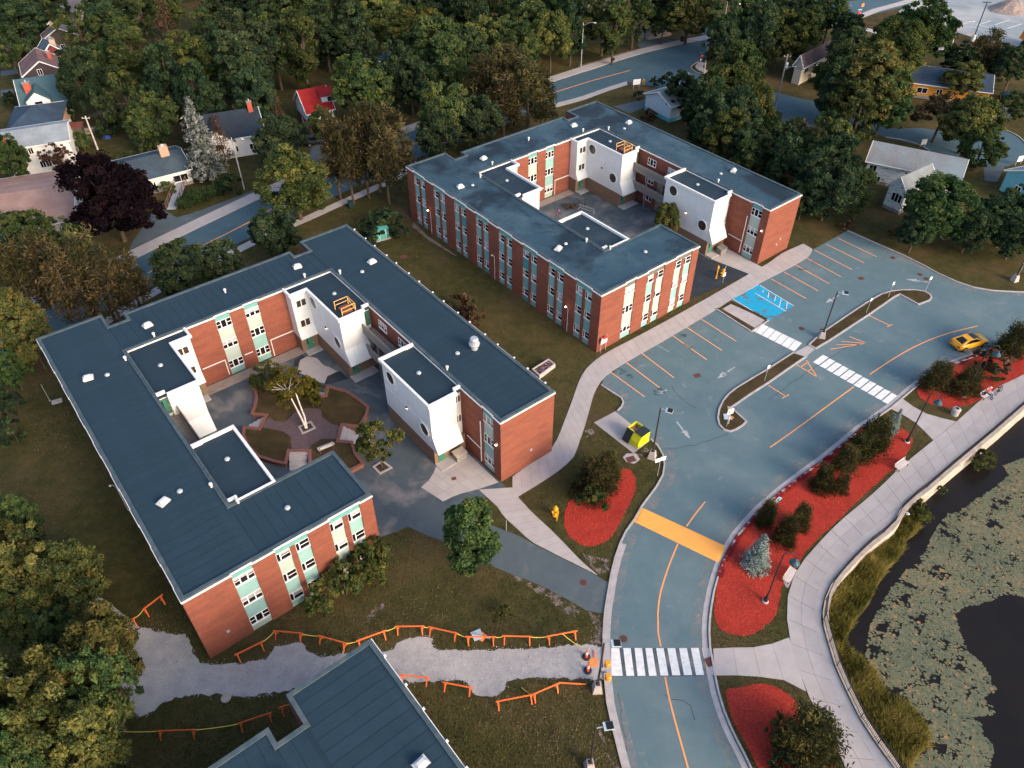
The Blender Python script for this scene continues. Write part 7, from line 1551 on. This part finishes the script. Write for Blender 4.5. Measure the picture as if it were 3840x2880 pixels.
# ================================================================ barricades, tape, cones
BARS = [[(-23.47,33.35),(-21.49,34.56)], [(-20.72,35.56),(-18.33,35.33)], [(-16.75,35.1),(-14.37,34.41)], [(-13.34,34.63),(-11.07,35.58)], [(-10.18,35.99),(-7.82,36.02)], [(-7.28,35.94),(-4.82,35.35)], [(-4,35.01),(-1.54,34.98)], [(-0.81,35.08),(1.58,35)], [(3.05,35.05),(5.54,35.56)],
        [(-9.3,31.55),(-6.97,31.28)], [(-5.67,30.87),(-3.36,30.43)], [(-1.26,29.26),(1.58,29.82)], [(1.67,29.86),(3.76,30.77)], [(-27.89,26.9),(-25.07,26.99)], [(-21.68,27.48),(-19.38,28.31)], [(-18.73,28.75),(-17.7,29.13)], [(-34.77,34.84),(-33.36,36.83)], [(-32.85,37.69),(-31.69,39.13)]]
BL = ['leftmost barricade of the upper row at the nearer block corner', 'second barricade of the upper row counted from the brick corner', 'third barricade of the upper row counted from the brick corner', 'barricade touching the tip of the bottom roof', 'fifth barricade of the upper row, right of the bottom roof tip', 'sixth barricade of the upper row, left of the fallen sign', 'barricade standing over the fallen diamond sign', 'barricade just right of the fallen diamond sign', 'last barricade of the upper row nearest the cones', 'barricade right of the bottom roof on the path\'s lower side', 'barricade at the lower bulge of the gravel path', 'barricade with a tied sack end on the lower lawn', 'barricade leading up to the lamp on the lower lawn', 'barricade on the dark lower left lawn', 'barricade right of the first on the dark lower left lawn', 'barricade half hidden by the notch of the bottom roof', 'pale barricade lying across the concrete path', 'pale barricade on the lawn beyond the concrete path']
def barricade(a, b, label):
    A, B = Vector((*a,0)), Vector((*b,0)); L_ = (B-A).length; T = thing('barricade', 'orange wooden '+label, 'barricade', (A.x, A.y, 0), math.atan2(B.y-A.y, B.x-A.x), 'orange sawhorse barricades'); rv = random.uniform
    MB().beam((-.1,0,.95),(L_+.1,0,.95+rv(-.04,.04)),.06,.16).build('plank', M['orange_wood'], T)
    for x in (.12, L_-.12):
        t = rv(-.08,.08)
        for s in (-1, 1): MB().beam((x+t,s*.34,0),(x,s*.04,.98),.1,.05).build('leg', M['orange_wood'], T)
        MB().beam((x+t,-.22,.35),(x+t,.22,.35),.08,.04).build('brace', M['orange_wood'], T)
    return A, B
random.seed(9); ends = [barricade(a, b, l) for (a, b), l in zip(BARS, BL)]
b0, b1 = [(3.83,31.05),(6.12,31.15)]; o = MB().beam((*b0,.55),(*b1,.08),.06,.16).build('loose_plank', M['orange_wood']); tag(o, 'loose orange plank leaning from the barricade to the lamp footing', 'plank')
def tape(a, b, lab, sag=.12, za=.9, zb=.9):
    mb = MB(); P = [(a[0]+(b[0]-a[0])*t, a[1]+(b[1]-a[1])*t, za+(zb-za)*t-4*sag*t*(1-t)) for t in [k/8 for k in range(9)]]
    for i in range(8): mb.beam(P[i], P[i+1], .05, .05)
    tag(mb.build('caution_tape', M['tape'], None, uv=False), lab, 'caution tape', 'strips of caution tape')
for i in range(8): tape(ends[i][1], ends[i+1][0], 'yellow caution tape linking two barricades in the upper row')
tape(ends[8][0].lerp(ends[8][1], .5), (6.2,33.98), 'yellow caution tape running from the last barricade to the cone', .2, .95, .7); tape((-31.26,26.89), ends[13][0], 'long yellow caution tape on the dark lower left lawn'); tape(ends[13][1], ends[14][0], 'yellow caution tape between the two lower left barricades'); tape((0.74,30.75), ends[11][1], 'short loose end of yellow tape on the lower lawn', .05, .3, .9); tape(ends[16][1], ends[17][0], 'yellow caution tape between the pale barricades by the concrete path')
def cone(label, p):
    T = thing('traffic_cone', label, 'cone', (p[0], p[1], .012)); MB().lathe([(.36,0),(.36,.09),(.2,.1)], n=14).build('base', M['rubber'], T); MB().lathe([(.13,.08),(.10,.95),(.05,1.05),(.06,1.12)], n=12).build('tube', M['cone_orange'], T)
    for z in (.52, .76): MB().lathe([(.125,z),(.12,z+.12)], n=12).build('band', M['refl_white'], T)
cone('orange delineator cone tied to the caution tape', (6.32,33.62)); cone('orange delineator cone below the flat orange sign', (6.35,32.38))
def plate(m, a, b, t, parent, z): MB().sheet(a, z).build('panel', M[m], parent, uv=False)
T = thing('fallen_sign', 'flat orange construction sign lying beside the cones', 'sign'); MB().prism([(6.56,33.49),(7.29,33.53),(7.21,32.74),(6.54,32.72)], .03, .06, bottom=True).build('sign_panel', M['sign_orange'], T); MB().beam((*(7.02,33.56),.08),(*(7.03,34.23),.1),.09,.05).build('post', M['orange_wood'], T)
T = thing('fallen_sign', 'pale back of a diamond sign lying on an orange sign by the barricades', 'sign'); MB().prism([(-3.72,35.89),(-2.87,36.28),(-2.56,35.39),(-3.31,35.04)], .10, .13, bottom=True).build('sign_panel', M['sign_back'], T); MB().prism([(-2.9,35.18),(-2.7,36.01),(-2.23,35.64),(-2.64,35.05)], .03, .06, bottom=True).build('under_panel', M['sign_orange'], T); MB().beam((*(-3.45,35.78),.17),(*(-1.96,35.28),.15),.12,.06).build('post', M['galv'], T)
# ================================================================ signs, hydrants, boxes
def signpost(label, p, h, parts, ang, m='galv'):
    T = thing('sign_post', label, 'sign', (p[0], p[1], 0), ang); MB().tube((0,0,0),(0,0,h),.035,.035,6).build('post', M[m], T)
    for nm, mm, x0, x1, z0, z1 in parts: MB().box(x0,x1,-.06,-.035,z0,z1).build(nm, M[mm], T)
    return T
signpost('white double sign facing away on the kerb below the dumpster', (15.28,54.15), 2.9, (('sign_panel','sign_white',-.62,-.05,2.3,2.85),('sign_panel','sign_white',.05,.6,2.35,2.9)), R(20))
T = signpost('white sign with red bars at the tip of the traffic island', (24.03,61.36), 2.9, (('sign_panel','sign_white',-.38,.38,2.1,2.86),), R(20))
for z in (2.30, 2.55): MB().box(-.24,.24,-.066,-.06,z,z+.13).build('red_bar', M['sign_red'], T)
MB().tube((.45,.3,0),(.35,.3,1.6),.035,.035,6).build('second_post', M['sign_white'], T)
T = thing('fallen_sign', 'pale board with an orange corner lying on the island tip', 'sign'); MB().prism([(24.06,63.3),(24.63,63.35),(24.93,62.41),(23.98,62.43)], .15, .19, bottom=True).build('sign_panel', M['sign_back'], T); MB().prism([(24.59,62.83),(24.97,62.92),(25.15,62.62),(24.96,62.55)], .2, .23, bottom=True).build('corner', M['sign_orange'], T); MB().prism([(24.78,64.61),(25.25,64.4),(24.94,64.01),(24.73,63.97)], .14, .17, bottom=True).build('grey_board', M['stone'], T)
T = thing('notice_sign', 'white and red notice sign on two posts by the stained roof block corner', 'sign', (*(11.3,74.67), 0), HD)
for x in (-.45, .45): MB().tube((x,0,0),(x,0,2.5),.035,.035,6).build('post', M['galv'], T)
MB().box(-.52,.52,-.06,-.035,1.35,1.95).build('sign_panel', M['sign_white'], T); MB().box(-.52,.52,-.06,-.035,1.96,2.3).build('header', M['sign_red'], T); MB().lathe([(.12,0),(.12,.01)], n=10).build('emblem', M['sign_white'], T, (-.34,-.061,2.13)).rotation_euler = (R(90),0,0)
T = signpost('pale blue diamond pedestrian sign beside the long mulch bed', (26.07,48.87), 2.9, (), R(25)); o = MB().box(-.36,.36,-.06,-.035,-.36,.36).build('sign_panel', M['sign_blue'], T, (0,0,2.5)); o.rotation_euler = (0,R(45),0)
fg = MB(); fg.ball((0,-.07,2.78),.06,.01,.06)
for a, b in (((0,2.7),(0,2.45)),((0,2.66),(.15,2.55)),((0,2.66),(-.14,2.52)),((0,2.46),(.12,2.24)),((0,2.46),(-.12,2.22))): fg.beam((a[0],-.068,a[1]),(b[0],-.068,b[1]),.012,.07)
fg.build('walking_figure', M['black'], T)
T = signpost('red octagonal stop sign with green street plates at the corner', (40.98,172.06), 3.0, (('sign_panel','sign_white',-.25,.25,1.2,1.6),), R(20)); MB().lathe([(.42,0),(.42,.03)], n=8).build('stop_panel', M['sign_red'], T, (0,-.04,2.2)).rotation_euler = (R(90),0,R(0)); MB().box(-.28,.28,-.09,-.075,2.13,2.27).build('stop_word', M['sign_white'], T); MB().box(-.55,.55,-.02,.02,2.75,2.95).build('street_plate', M['teal_box'], T)
for lb, p, an in (('thin parking sign on the island beside its lamp', (46.85,82.43), 20), ('thin parking sign near the upper end of the island', (51.09,86.08), 20), ('thin parking sign at the lower half of the island', (30.16,69.04), 20), ('thin sign pole beside the upper manhole covers', (56.58,87.3), 20)): signpost(lb, p, 2.6, (('sign_panel','sign_white',-.16,.16,2.1,2.58),), R(an))
signpost('red and blue sign post on the far verge', (85.34,202.62), 2.8, (('sign_panel','sign_red',-.35,.35,1.5,2.1),('street_plate','sign_blue',-.5,.5,2.5,2.7)), R(10)); signpost('orange diamond sign on the far road junction', (87.51,206.82), 2.9, (('sign_panel','sign_orange',-.35,.35,2.1,2.8),), R(10))
signpost('thin pole with small white sign near the right edge lamp', (71.57,91.58), 2.6, (('sign_panel','sign_white',-.25,.25,1.9,2.5),), R(15)); signpost('grey post at the edge of the fire lane island', (-0.61,47.03), 1.6, (), 0)
T = thing('notice_board', 'white notice board on two posts at the street corner', 'sign', (*(25.47,158.99), 0), R(15)); MB().box(-.8,.8,-.05,0,1.0,2.1).build('sign_panel', M['sign_white'], T)
for x in (-.6, .6): MB().tube((x,.04,0),(x,.04,2.1),.05,.05,6).build('post', M['galv'], T)
for lb, p in (('white real estate board at the turning circle beside the peeling house', (73.63,131.77)), ('white board on a post by the turquoise house', (87.61,125.12))):
    T = thing('notice_board', lb, 'sign', (*p, 0), R(15)); MB().box(-.55,.55,-.05,0,.7,1.7).build('sign_panel', M['sign_white'], T); MB().tube((-.5,.03,0),(-.5,.03,1.7),.04,.04,6).tube((.5,.03,0),(.5,.03,1.7),.04,.04,6).build('post', M['galv'], T)
signpost('bus stop sign at the kerb behind the stained roof block', (-15.9,127.06), 2.8, (('sign_panel','sign_white',-.25,.25,2.2,2.75),), R(10), 'black_metal')
def hydrant(label, p):
    T = thing('fire_hydrant', label, 'hydrant', (p[0], p[1], 0), .4); MB().lathe([(.2,0),(.2,.07),(.14,.09),(.14,.62),(.17,.64),(.17,.7),(.13,.82),(.05,.9),(.05,.96)], n=14).build('barrel', M['hydrant'], T)
    for s in (-1, 1): MB().tube((0,s*.12,.5),(0,s*.27,.5),.08,.09,10).build('outlet', M['hydrant'], T)
    MB().tube((-.12,0,.42),(-.28,0,.42),.1,.11,10).build('outlet', M['hydrant'], T); return T
h1 = hydrant('yellow hydrant on the lawn beside the small red mulch bed', (4.3,48.94)); h1.scale = (1.5,1.5,1.5); h2 = hydrant('yellow hydrant on the fresh black asphalt between post and sign', (29.64,91.31)); h2.scale = (1.3,1.3,1.3); h3 = hydrant('orange hydrant at the main street corner by the notice board', (27.3,161.63)); h3.scale = (1.3,1.3,1.3)
o = MB().tube((0,0,0),(0,0,2.2),.06,.06,8).build('rod', M['hydrant']); o.location = (*(4.38,48.26), 0); o.rotation_euler = (R(6),R(4),0); tag(o, 'tall thin yellow marker rod beside the lawn hydrant', 'marker post'); o.scale = (1,1,.8)
T = thing('bollard', 'tall yellow steel post on the fresh black asphalt', 'bollard', (*(28.57,90.62), 0)); MB().tube((0,0,0),(0,0,2.2),.09,.09,10).build('shaft', M['hydrant'], T); MB().box(-.02,.16,-.08,.08,1.7,2.0).build('box', M['hydrant'], T)
signpost('thin steel post with white tag on the fresh black asphalt', (29.3,89.63), 2.8, (('sign_panel','sign_white',-.2,.2,1.1,1.7),), R(30))
T = thing('utility_box', 'teal metal utility cabinet in the bushes between the blocks', 'utility box', (*(-19.75,101.56), 0), R(30)); MB().box(-1.0,1.0,-.75,.75,.1,1.75).build('cabinet', M['teal_box'], T); MB().add([(-1.1,-.85,1.75),(1.1,-.85,1.75),(1.1,.85,1.75),(-1.1,.85,1.75),(-1.0,0,1.95),(1.0,0,1.95)], [(0,1,5,4),(2,3,4,5),(1,2,5),(3,0,4),(3,2,1,0)]).build('lid', M['teal_box'], T); MB().box(-1.15,1.15,-.95,.95,0,.12).build('plinth', M['concrete'], T)
for x in (-.5, .5): MB().box(x-.02,x+.02,-.78,-.75,.2,1.65).box(x+.1,x+.2,-.79,-.75,.9,1.0).build('door_handle', M['sign_white'], T)
T = thing('waste_bin', 'dark green bin under the bare trunked pines', 'bin', (*(-25.68,110.63), 0), .4); MB().box(-.4,.4,-.4,.4,0,1.0).build('body', M['green_bin'], T); MB().box(-.44,.44,-.44,.44,1.0,1.12).build('lid', M['green_bin'], T)
T = thing('waste_bin', 'black wheeled bin on the far pavement of the main street', 'bin', (*(39.72,187.89), 0), .4); MB().box(-.35,.35,-.35,.35,.1,1.1).build('body', M['black'], T); MB().box(-.4,.4,-.4,.4,1.1,1.2).build('lid', M['black'], T); MB().tube((-.4,-.3,.12),(.4,-.3,.12),.12,.12,8).build('wheel', M['rubber'], T)
q = [(2.23,70.25),(3.04,69.13),(5.06,71.32),(4.44,72.1)]; T = thing('planter_box', 'long concrete flower planter at the nearer block east wall', 'planter'); q = [(2.44,70.67),(3.25,69.55),(5.13,71.61),(4.41,72.49)]; MB().ribbon(q, .16, 0, .6, 0, True).build('rim', M['concrete'], T, fix=True); MB().sheet(q, .5).build('soil', pm('flower_soil', (.06,.04,.03), (.35,.2,.25), 5, .95, 'pos', .5, .65), T)
for lb, (X_, Y_), mm in (('grey concrete bin box outside the nearer block tower door', AX(10.9,5.4), 'stone'), ('dark grey box outside the stained roof block tower door', BX(10.6,5.2), 'black_metal')):
    T = thing('storage_box', lb, 'storage box', (X_, Y_, .05), HD); MB().box(-.65,.65,-.45,.45,0,.85).build('body', M['foundation'] if mm == 'stone' else M['rib_grey'], T); MB().add([(-.7,-.5,.85),(.7,-.5,.85),(.7,.5,1.0),(-.7,.5,1.0),(-.7,-.5,.92),(.7,-.5,.92),(.7,.5,1.08),(-.7,.5,1.08)], [(0,1,5,4),(1,2,6,5),(2,3,7,6),(3,0,4,7),(4,5,6,7)]).build('lid', M['stone'] if mm == 'stone' else M['rib_grey'], T)
T = thing('litter_stone', 'round pale concrete litter bin on the grass by the upper crossing path', 'bin', (*(50.5,63.38), 0)); MB().lathe([(.42,0),(.42,.7),(.46,.72),(.46,.85),(.3,.95)], n=16).build('body', M['concrete'], T); MB().lathe([(.2,.955),(.2,.97)], n=12).build('opening', M['black'], T)
T = thing('wash_disc', 'round pale utility cover at the lower edge of the gravel path', 'cover', (*(-23.61,30.01), .01)); MB().lathe([(.42,0),(.42,.06),(.38,.08)], n=20).build('lid', M['stone'], T)
def cover(label, p, r, m, name='manhole_cover', z=.018, square=False):
    T = thing(name, label, 'manhole' if not square else 'drain', (p[0], p[1], z), R(20))
    if square:
        MB().box(-r,r,-r*.8,r*.8,0,.006).build('pit', M['black'], T); mb = None
        for k in range(6): MB().box(-r+.02+k*2*r/6,-r+.02+k*2*r/6+r*.2,-r*.8,r*.8,.006,.012).build('bar', M['hatch'], T)
    else:
        MB().lathe([(r,0),(r,.008)], n=18).build('ring', M['hatch'], T); MB().lathe([(r*.82,.008),(r*.82,.012)], n=16).build('lid', pm('lid_'+str(len(bpy.data.materials)), (.06,.035,.03), (.09,.055,.05), 6, .8), T)
for lb, p in (('rusty manhole cover on the fire lane', (6.58,41.05)), ('small manhole cover left of the centre line above the near crossing', (9.7,35.33)), ('red brown manhole cover between stalls and the small crossing', (37.47,79.26)), ('manhole cover beside the island lamp', (40.11,78.94)), ('manhole cover at the top of the upper stalls', (55.33,95.89)), ('left of two manhole covers above the island end', (57.58,91.6)), ('right of two manhole covers above the island end', (58.08,90.57))): cover(lb, p, .38, 'hatch')
cover('square drain grate in the lower car park', (22.31,70.08), .42, 'hatch', 'drain_grate', .018, True); cover('square drain grate beside the upper stalls', (48.97,90.66), .42, 'hatch', 'drain_grate', .018, True); cover('drain grate at the right end of the near crossing', (16.95,33.22), .5, 'hatch', 'drain_grate', .03, True); cover('drain grate in the pale apron below the dumpster', (12.76,56.47), .5, 'hatch', 'drain_grate', .026, True); cover('drain grate in the lawn between the blocks', (-15.83,96.29), .5, 'hatch', 'drain_grate', .02, True); cover('small rusty cover in the courtyard apron', (-6.16,53.72), .25, 'hatch', 'drain_grate', .06, True)
# ================================================================ bicycles and cyclist
def bicycle(label, p, ang, m, lie=0.0, sc=1.0):
    T = thing('bicycle', label, 'bicycle', (p[0], p[1], .05), ang); T.rotation_euler = (lie, 0, ang); T.scale = (sc, sc, sc)
    for x in (-.5, .52):
        w2 = MB(); n = 20
        for k in range(n): a, b = 6.283*k/n, 6.283*(k+1)/n; w2.beam((x+.33*math.cos(a),0,.34+.33*math.sin(a)),(x+.33*math.cos(b),0,.34+.33*math.sin(b)),.045,.045)
        w = w2.build('wheel', M['rubber'], T); sp = MB()
        for k in range(6): a = 6.283*k/6; sp.beam((x,0,.34),(x+.31*math.cos(a),0,.34+.31*math.sin(a)),.008,.008)
        sp.build('spokes', M['galv'], w)
    MB().beam((-.5,0,.34),(-.05,0,.32),.03,.03).beam((-.05,0,.32),(-.2,0,.85),.035,.035).beam((-.5,0,.34),(-.17,0,.75),.025,.025).beam((-.05,0,.32),(.38,0,.78),.04,.04).beam((-.18,0,.78),(.36,0,.84),.035,.035).beam((.36,0,.95),(.52,0,.34),.035,.035).build('frame', M[m], T)
    MB().beam((.34,-.28,.99),(.34,.28,.99),.03,.03).beam((.36,0,.84),(.34,0,1.0),.03,.03).build('handlebar', M['black_metal'], T); MB().box(-.34,-.08,-.07,.07,.86,.92).build('saddle', M['black'], T); MB().tube((-.05,-.08,.32),(-.05,.08,.32),.1,.1,10).beam((-.05,-.1,.32),(.08,-.12,.2),.02,.03).beam((-.05,.1,.32),(-.18,.12,.44),.02,.03).build('crank', M['black_metal'], T)
e = [(56.28,66.25),(57.95,67.5)]; bicycle('dark bicycle parked beside the cyclist on the promenade', ((e[0][0]+e[1][0])/2, (e[0][1]+e[1][1])/2), pixdir(e), 'black_metal', R(-12))
C2 = (1880, 600, 620/2212)
bicycle('small pink and white bicycle leaning in the farther courtyard', BX(-.6,28.4), R(60), 'pink', R(-15), .85); bicycle('dark bicycle at the rack in the farther courtyard', BX(3.9,28.6), R(110), 'black_metal', R(-10)); bicycle('second dark bicycle at the rack in the farther courtyard', BX(4.3,27.9), R(100), 'black_metal', R(8))
T = thing('bike_rack', 'pale metal bicycle rack in the farther courtyard', 'bike rack', (*BX(3.6,26.6), .02), HD+R(-75)); MB().beam((-1.4,0,.7),(1.4,0,.7),.06,.06).beam((-1.4,0,.15),(1.4,0,.15),.06,.06).build('rail', M['galv'], T)
for k in range(9): MB().beam((-1.2+.3*k,0,.15),(-1.2+.3*k,0,.7),.03,.03).build('bar', M['galv'], T)
for x in (-1.4, 1.4): MB().beam((x,-.35,.02),(x,.35,.02),.06,.06).beam((x,0,0),(x,0,.7),.06,.06).build('foot', M['galv'], T)
tree('w', *BX(1.9,28.7), 1.0, .7, 'low dark plant bed between the bicycles in the farther courtyard')
# person: one continuous skinned body seated on the bench
def person(label, p, ang):
    T = thing('person', label, 'person', (p[0], p[1], 0), ang)
    J = {'pel':(0,.02,.55,.15),'wst':(0,.08,.78,.125),'chs':(0,.06,1.0,.15),'nek':(0,.02,1.16,.06),'hed':(0,-.02,1.27,.085),'top':(0,-.02,1.40,.085)}
    E = [('pel','wst'),('wst','chs'),('chs','nek'),('nek','hed'),('hed','top')]
    for s, n in ((-1,'l'),(1,'r')):
        J.update({n+'hip':(s*.1,-.03,.53,.105),n+'kne':(s*.13,-.47,.52,.075),n+'ank':(s*.14,-.62,.12,.05),n+'toe':(s*.16,-.80,.06,.045),n+'sho':(s*.19,.05,1.06,.07),n+'elb':(s*.27,-.05,.80,.05),n+'wri':(s*.13,-.27,.70,.036),n+'plm':(s*.09,-.33,.69,.036)})
        E += [('pel',n+'hip'),(n+'hip',n+'kne'),(n+'kne',n+'ank'),(n+'ank',n+'toe'),('chs',n+'sho'),(n+'sho',n+'elb'),(n+'elb',n+'wri'),(n+'wri',n+'plm')]
        for k in range(5):
            a = -.6+.3*k; l = (.06,.085,.09,.085,.07)[k]; J[n+'f%d'%k] = (s*(.09+.05*math.sin(a))+.0, -.33-l*math.cos(a), .68-.02*abs(k-2), .011); E.append((n+'plm', n+'f%d'%k))
    ks = list(J); me = bpy.data.meshes.new('tmp'); me.from_pydata([J[k][:3] for k in ks], [(ks.index(a), ks.index(b)) for a, b in E], [])
    o = bpy.data.objects.new('tmp', me); COL.objects.link(o); sk = o.modifiers.new('s', 'SKIN'); sb = o.modifiers.new('b', 'SUBSURF'); sb.levels = 1; sb.render_levels = 1
    for i, k in enumerate(ks): me.skin_vertices[0].data[i].radius = (J[k][3], J[k][3]); me.skin_vertices[0].data[i].use_root = (k == 'pel')
    dg = bpy.context.evaluated_depsgraph_get(); bm_ = bpy.data.meshes.new_from_object(o.evaluated_get(dg)); bpy.data.objects.remove(o)
    bm_.materials.clear()
    for mm in ('skin','shirt','jeans','shoe'): bm_.materials.append(M[mm])
    for pg in bm_.polygons:
        c = pg.center; pg.use_smooth = True
        if c.z < .13 and c.y < -.5: pg.material_index = 3
        elif c.z < .66 and not (c.y < -.26 and c.z > .6 and abs(c.x) < .12): pg.material_index = 2 if not (c.z > .62 and abs(c.x) > .2) else 0
        elif c.z > .84 and c.z < 1.14 and abs(c.x) < .3: pg.material_index = 1
        elif c.z <= .84 and abs(c.x) < .15 and c.y > -.1: pg.material_index = 1
        else: pg.material_index = 0
    b = obj('body', bm_, T)
    MB().ball((0,-.01,1.40), .115, .135, .09, 12, 6).build('helmet', M['helmet'], T, smooth=True)
    for s in (-1, 1): MB().ball((s*.035,-.105,1.31), .012, n=6, m=4).build('eye', M['black'], T)
    MB().box(-.012,.012,-.13,-.1,1.26,1.30).build('nose', M['skin'], T); MB().box(-.03,.03,-.103,-.095,1.225,1.235).build('mouth', M['sign_red'], T)
    return T
ca_, sa_ = math.cos(bang), math.sin(bang); pp_ = (bpos[0]+.25*ca_, bpos[1]+.25*sa_)
person('person in red top, blue jeans and pale helmet sitting on the bench', (pp_[0]+sa_*.0, pp_[1]-ca_*.0), bang)
bk_ = (bpos[0]-.3*ca_, bpos[1]-.3*sa_); T = thing('backpack', 'black and white backpack on the bench beside the cyclist', 'bag', (bk_[0], bk_[1], .48), bang); MB().ball((0,.05,.2), .2, .15, .22, 10, 6).build('sack', M['bag'], T, smooth=True); MB().box(-.12,.12,-.12,-.08,.05,.2).build('pocket', M['helmet'], T)
# small garden clutter
o = MB().add([(-.7,-.5,0),(.7,-.5,0),(.7,.5,0),(-.7,.5,0),(-.4,-.2,.5),(.5,-.1,.45),(.3,.3,.55),(-.5,.3,.4)], [(0,1,5,4),(1,2,6,5),(2,3,7,6),(3,0,4,7),(4,5,6,7)]).build('tarpaulin', pm('tarp_blue', (.03,.08,.32), (.05,.1,.4), 3)); o.location = (*(-74.6,136.2), 0); tag(o, 'blue tarpaulin heap in the garden behind the copper beech', 'tarpaulin')
T = thing('garden_shed', 'low dark red shed roof beside the peach walled house', 'shed', (*(-80.98,137.19), 0), R(15)); MB().box(-1.8,1.8,-1.0,1.0,0,1.9).build('wall', M['h_olive'], T); MB().box(-2,2,-1.2,1.2,1.9,2.05).build('roof', M['hatch'], T); MB().box(-.4,.4,-1.03,-1.0,0,1.7).build('door', M['old_wood'], T)

T = thing('marker_pole', 'thin grey pole beside a pale slab on the shaded lawn', 'pole', (*(-53.93,65.71), 0)); MB().tube((0,0,0),(0,0,2.6),.04,.03,6).build('shaft', M['galv'], T); MB().lathe([(.1,0),(.1,.1)], n=8).build('foot', M['concrete'], T)
T = thing('utility_slab', 'small pale concrete slab on the shaded lawn left of the nearer block', 'slab', (*(-53.04,65.57), 0), .5); MB().box(-.55,.55,-.35,.35,0,.12).build('slab', M['concrete'], T); MB().box(-.2,.2,-.12,.12,.12,.15).build('lid', M['stone'], T)
# ================================================================ labels that single out the members of each row or group
ORD = ['first','second','third','fourth','fifth','sixth','seventh','eighth','ninth','tenth','eleventh','twelfth','thirteenth','fourteenth','fifteenth','sixteenth','seventeenth','eighteenth','nineteenth','twentieth'] + ['twenty-'+w for w in ('first','second','third','fourth','fifth','sixth','seventh','eighth','ninth')] + ['thirtieth'] + ['thirty-'+w for w in ('first','second','third','fourth','fifth','sixth','seventh','eighth','ninth')] + ['fortieth']
def on_screen(o):
    p = Vector(o.location)+Vector((0,0,3))-Vector((0,0,62)); c_, s_ = math.cos(R(42.108)), math.sin(R(42.108)); w = p.y*c_-p.z*s_; return p.x/w, (-p.y*s_-p.z*c_)/w
GN = {'trees of the wood behind the red roofed house':('tree','wood behind the red roof'), 'garden trees behind the copper beech':('tree','garden trees behind copper beech'), 'trees along the far side of the main street':('tree','far street trees'), 'trees in the top left corner':('tree','top left corner trees'), 'thicket right of the farther block':('tree','thicket right of stained roof'), 'trees around the brown roofed house':('tree','trees round the brown roof'), 'pines left of the nearer block':('tree','pine clump left of nearer block'), 'pines between the blocks and street':('pine','bare trunked street pines'), 'pines behind the stained roof block':('pine','pines behind stained roof'), 'trees at right edge above the car park':('tree','right edge clump above car park'), 'trees in the lower left corner':('tree','lower left corner trees'), 'trees behind the orange bungalow':('tree','trees behind orange bungalow'), 'bushes round the utility box':('bush','bushes round teal cabinet'), 'garden bushes by the bungalow':('bush','bushes round the white bungalow'), 'shrubs on the front wall':('shrub','shrubs along the front windows'), 'bushes on the pond bank':('bush','bushes below the pond wall'), 'railing sections along the pond wall':('railing','pond railing')}
TINT = {'leaf_green':'green','leaf_dark':'dark green','leaf_yellow':'golden green','leaf_pine':'olive brown','leaf_brown':'bronze','leaf_shrubpine':'dark','leaf_birch':'golden','leaf_golden':'golden'}
for g_, (noun, where) in GN.items():
    mem = [o for o in COL.objects if o.get('group') == g_]
    if not mem: continue
    pos = {o.name: on_screen(o) for o in mem}
    if noun == 'railing':
        for i, o in enumerate(mem): o['label'] = 'black metal railing section, %s from the bottom edge along the pond wall' % ORD[min(i, len(ORD)-1)]
        continue
    n = len(mem); nr = 1 if n < 7 else 2 if n < 13 else 3 if n < 25 else 6; mem.sort(key=lambda o: -pos[o.name][1]); per = -(-n//nr)
    for r_ in range(nr):
        row = sorted(mem[r_*per:(r_+1)*per], key=lambda o: pos[o.name][0]); rn = '' if nr == 1 else ('front','second','third','fourth','fifth','back')[r_ if r_ < nr-1 else 5]+' row of '
        for i, o in enumerate(row):
            cr = [c for c in o.children if c.name.startswith(('crown','foliage'))]; tn = TINT.get(cr[0].data.materials[0].name, 'green') if cr else 'green'
            o['label'] = '%s %s, %s from left in %s%s' % (tn, noun, ORD[i], rn, where)
tp_ = [o for o in COL.objects if o.get('label', '') == 'yellow caution tape linking two barricades in the upper row']
for i, o in enumerate(sorted(tp_, key=lambda o: o.data.vertices[0].co.x)): o['label'] = 'yellow caution tape, %s link from the left in the upper barricade row' % ORD[i]
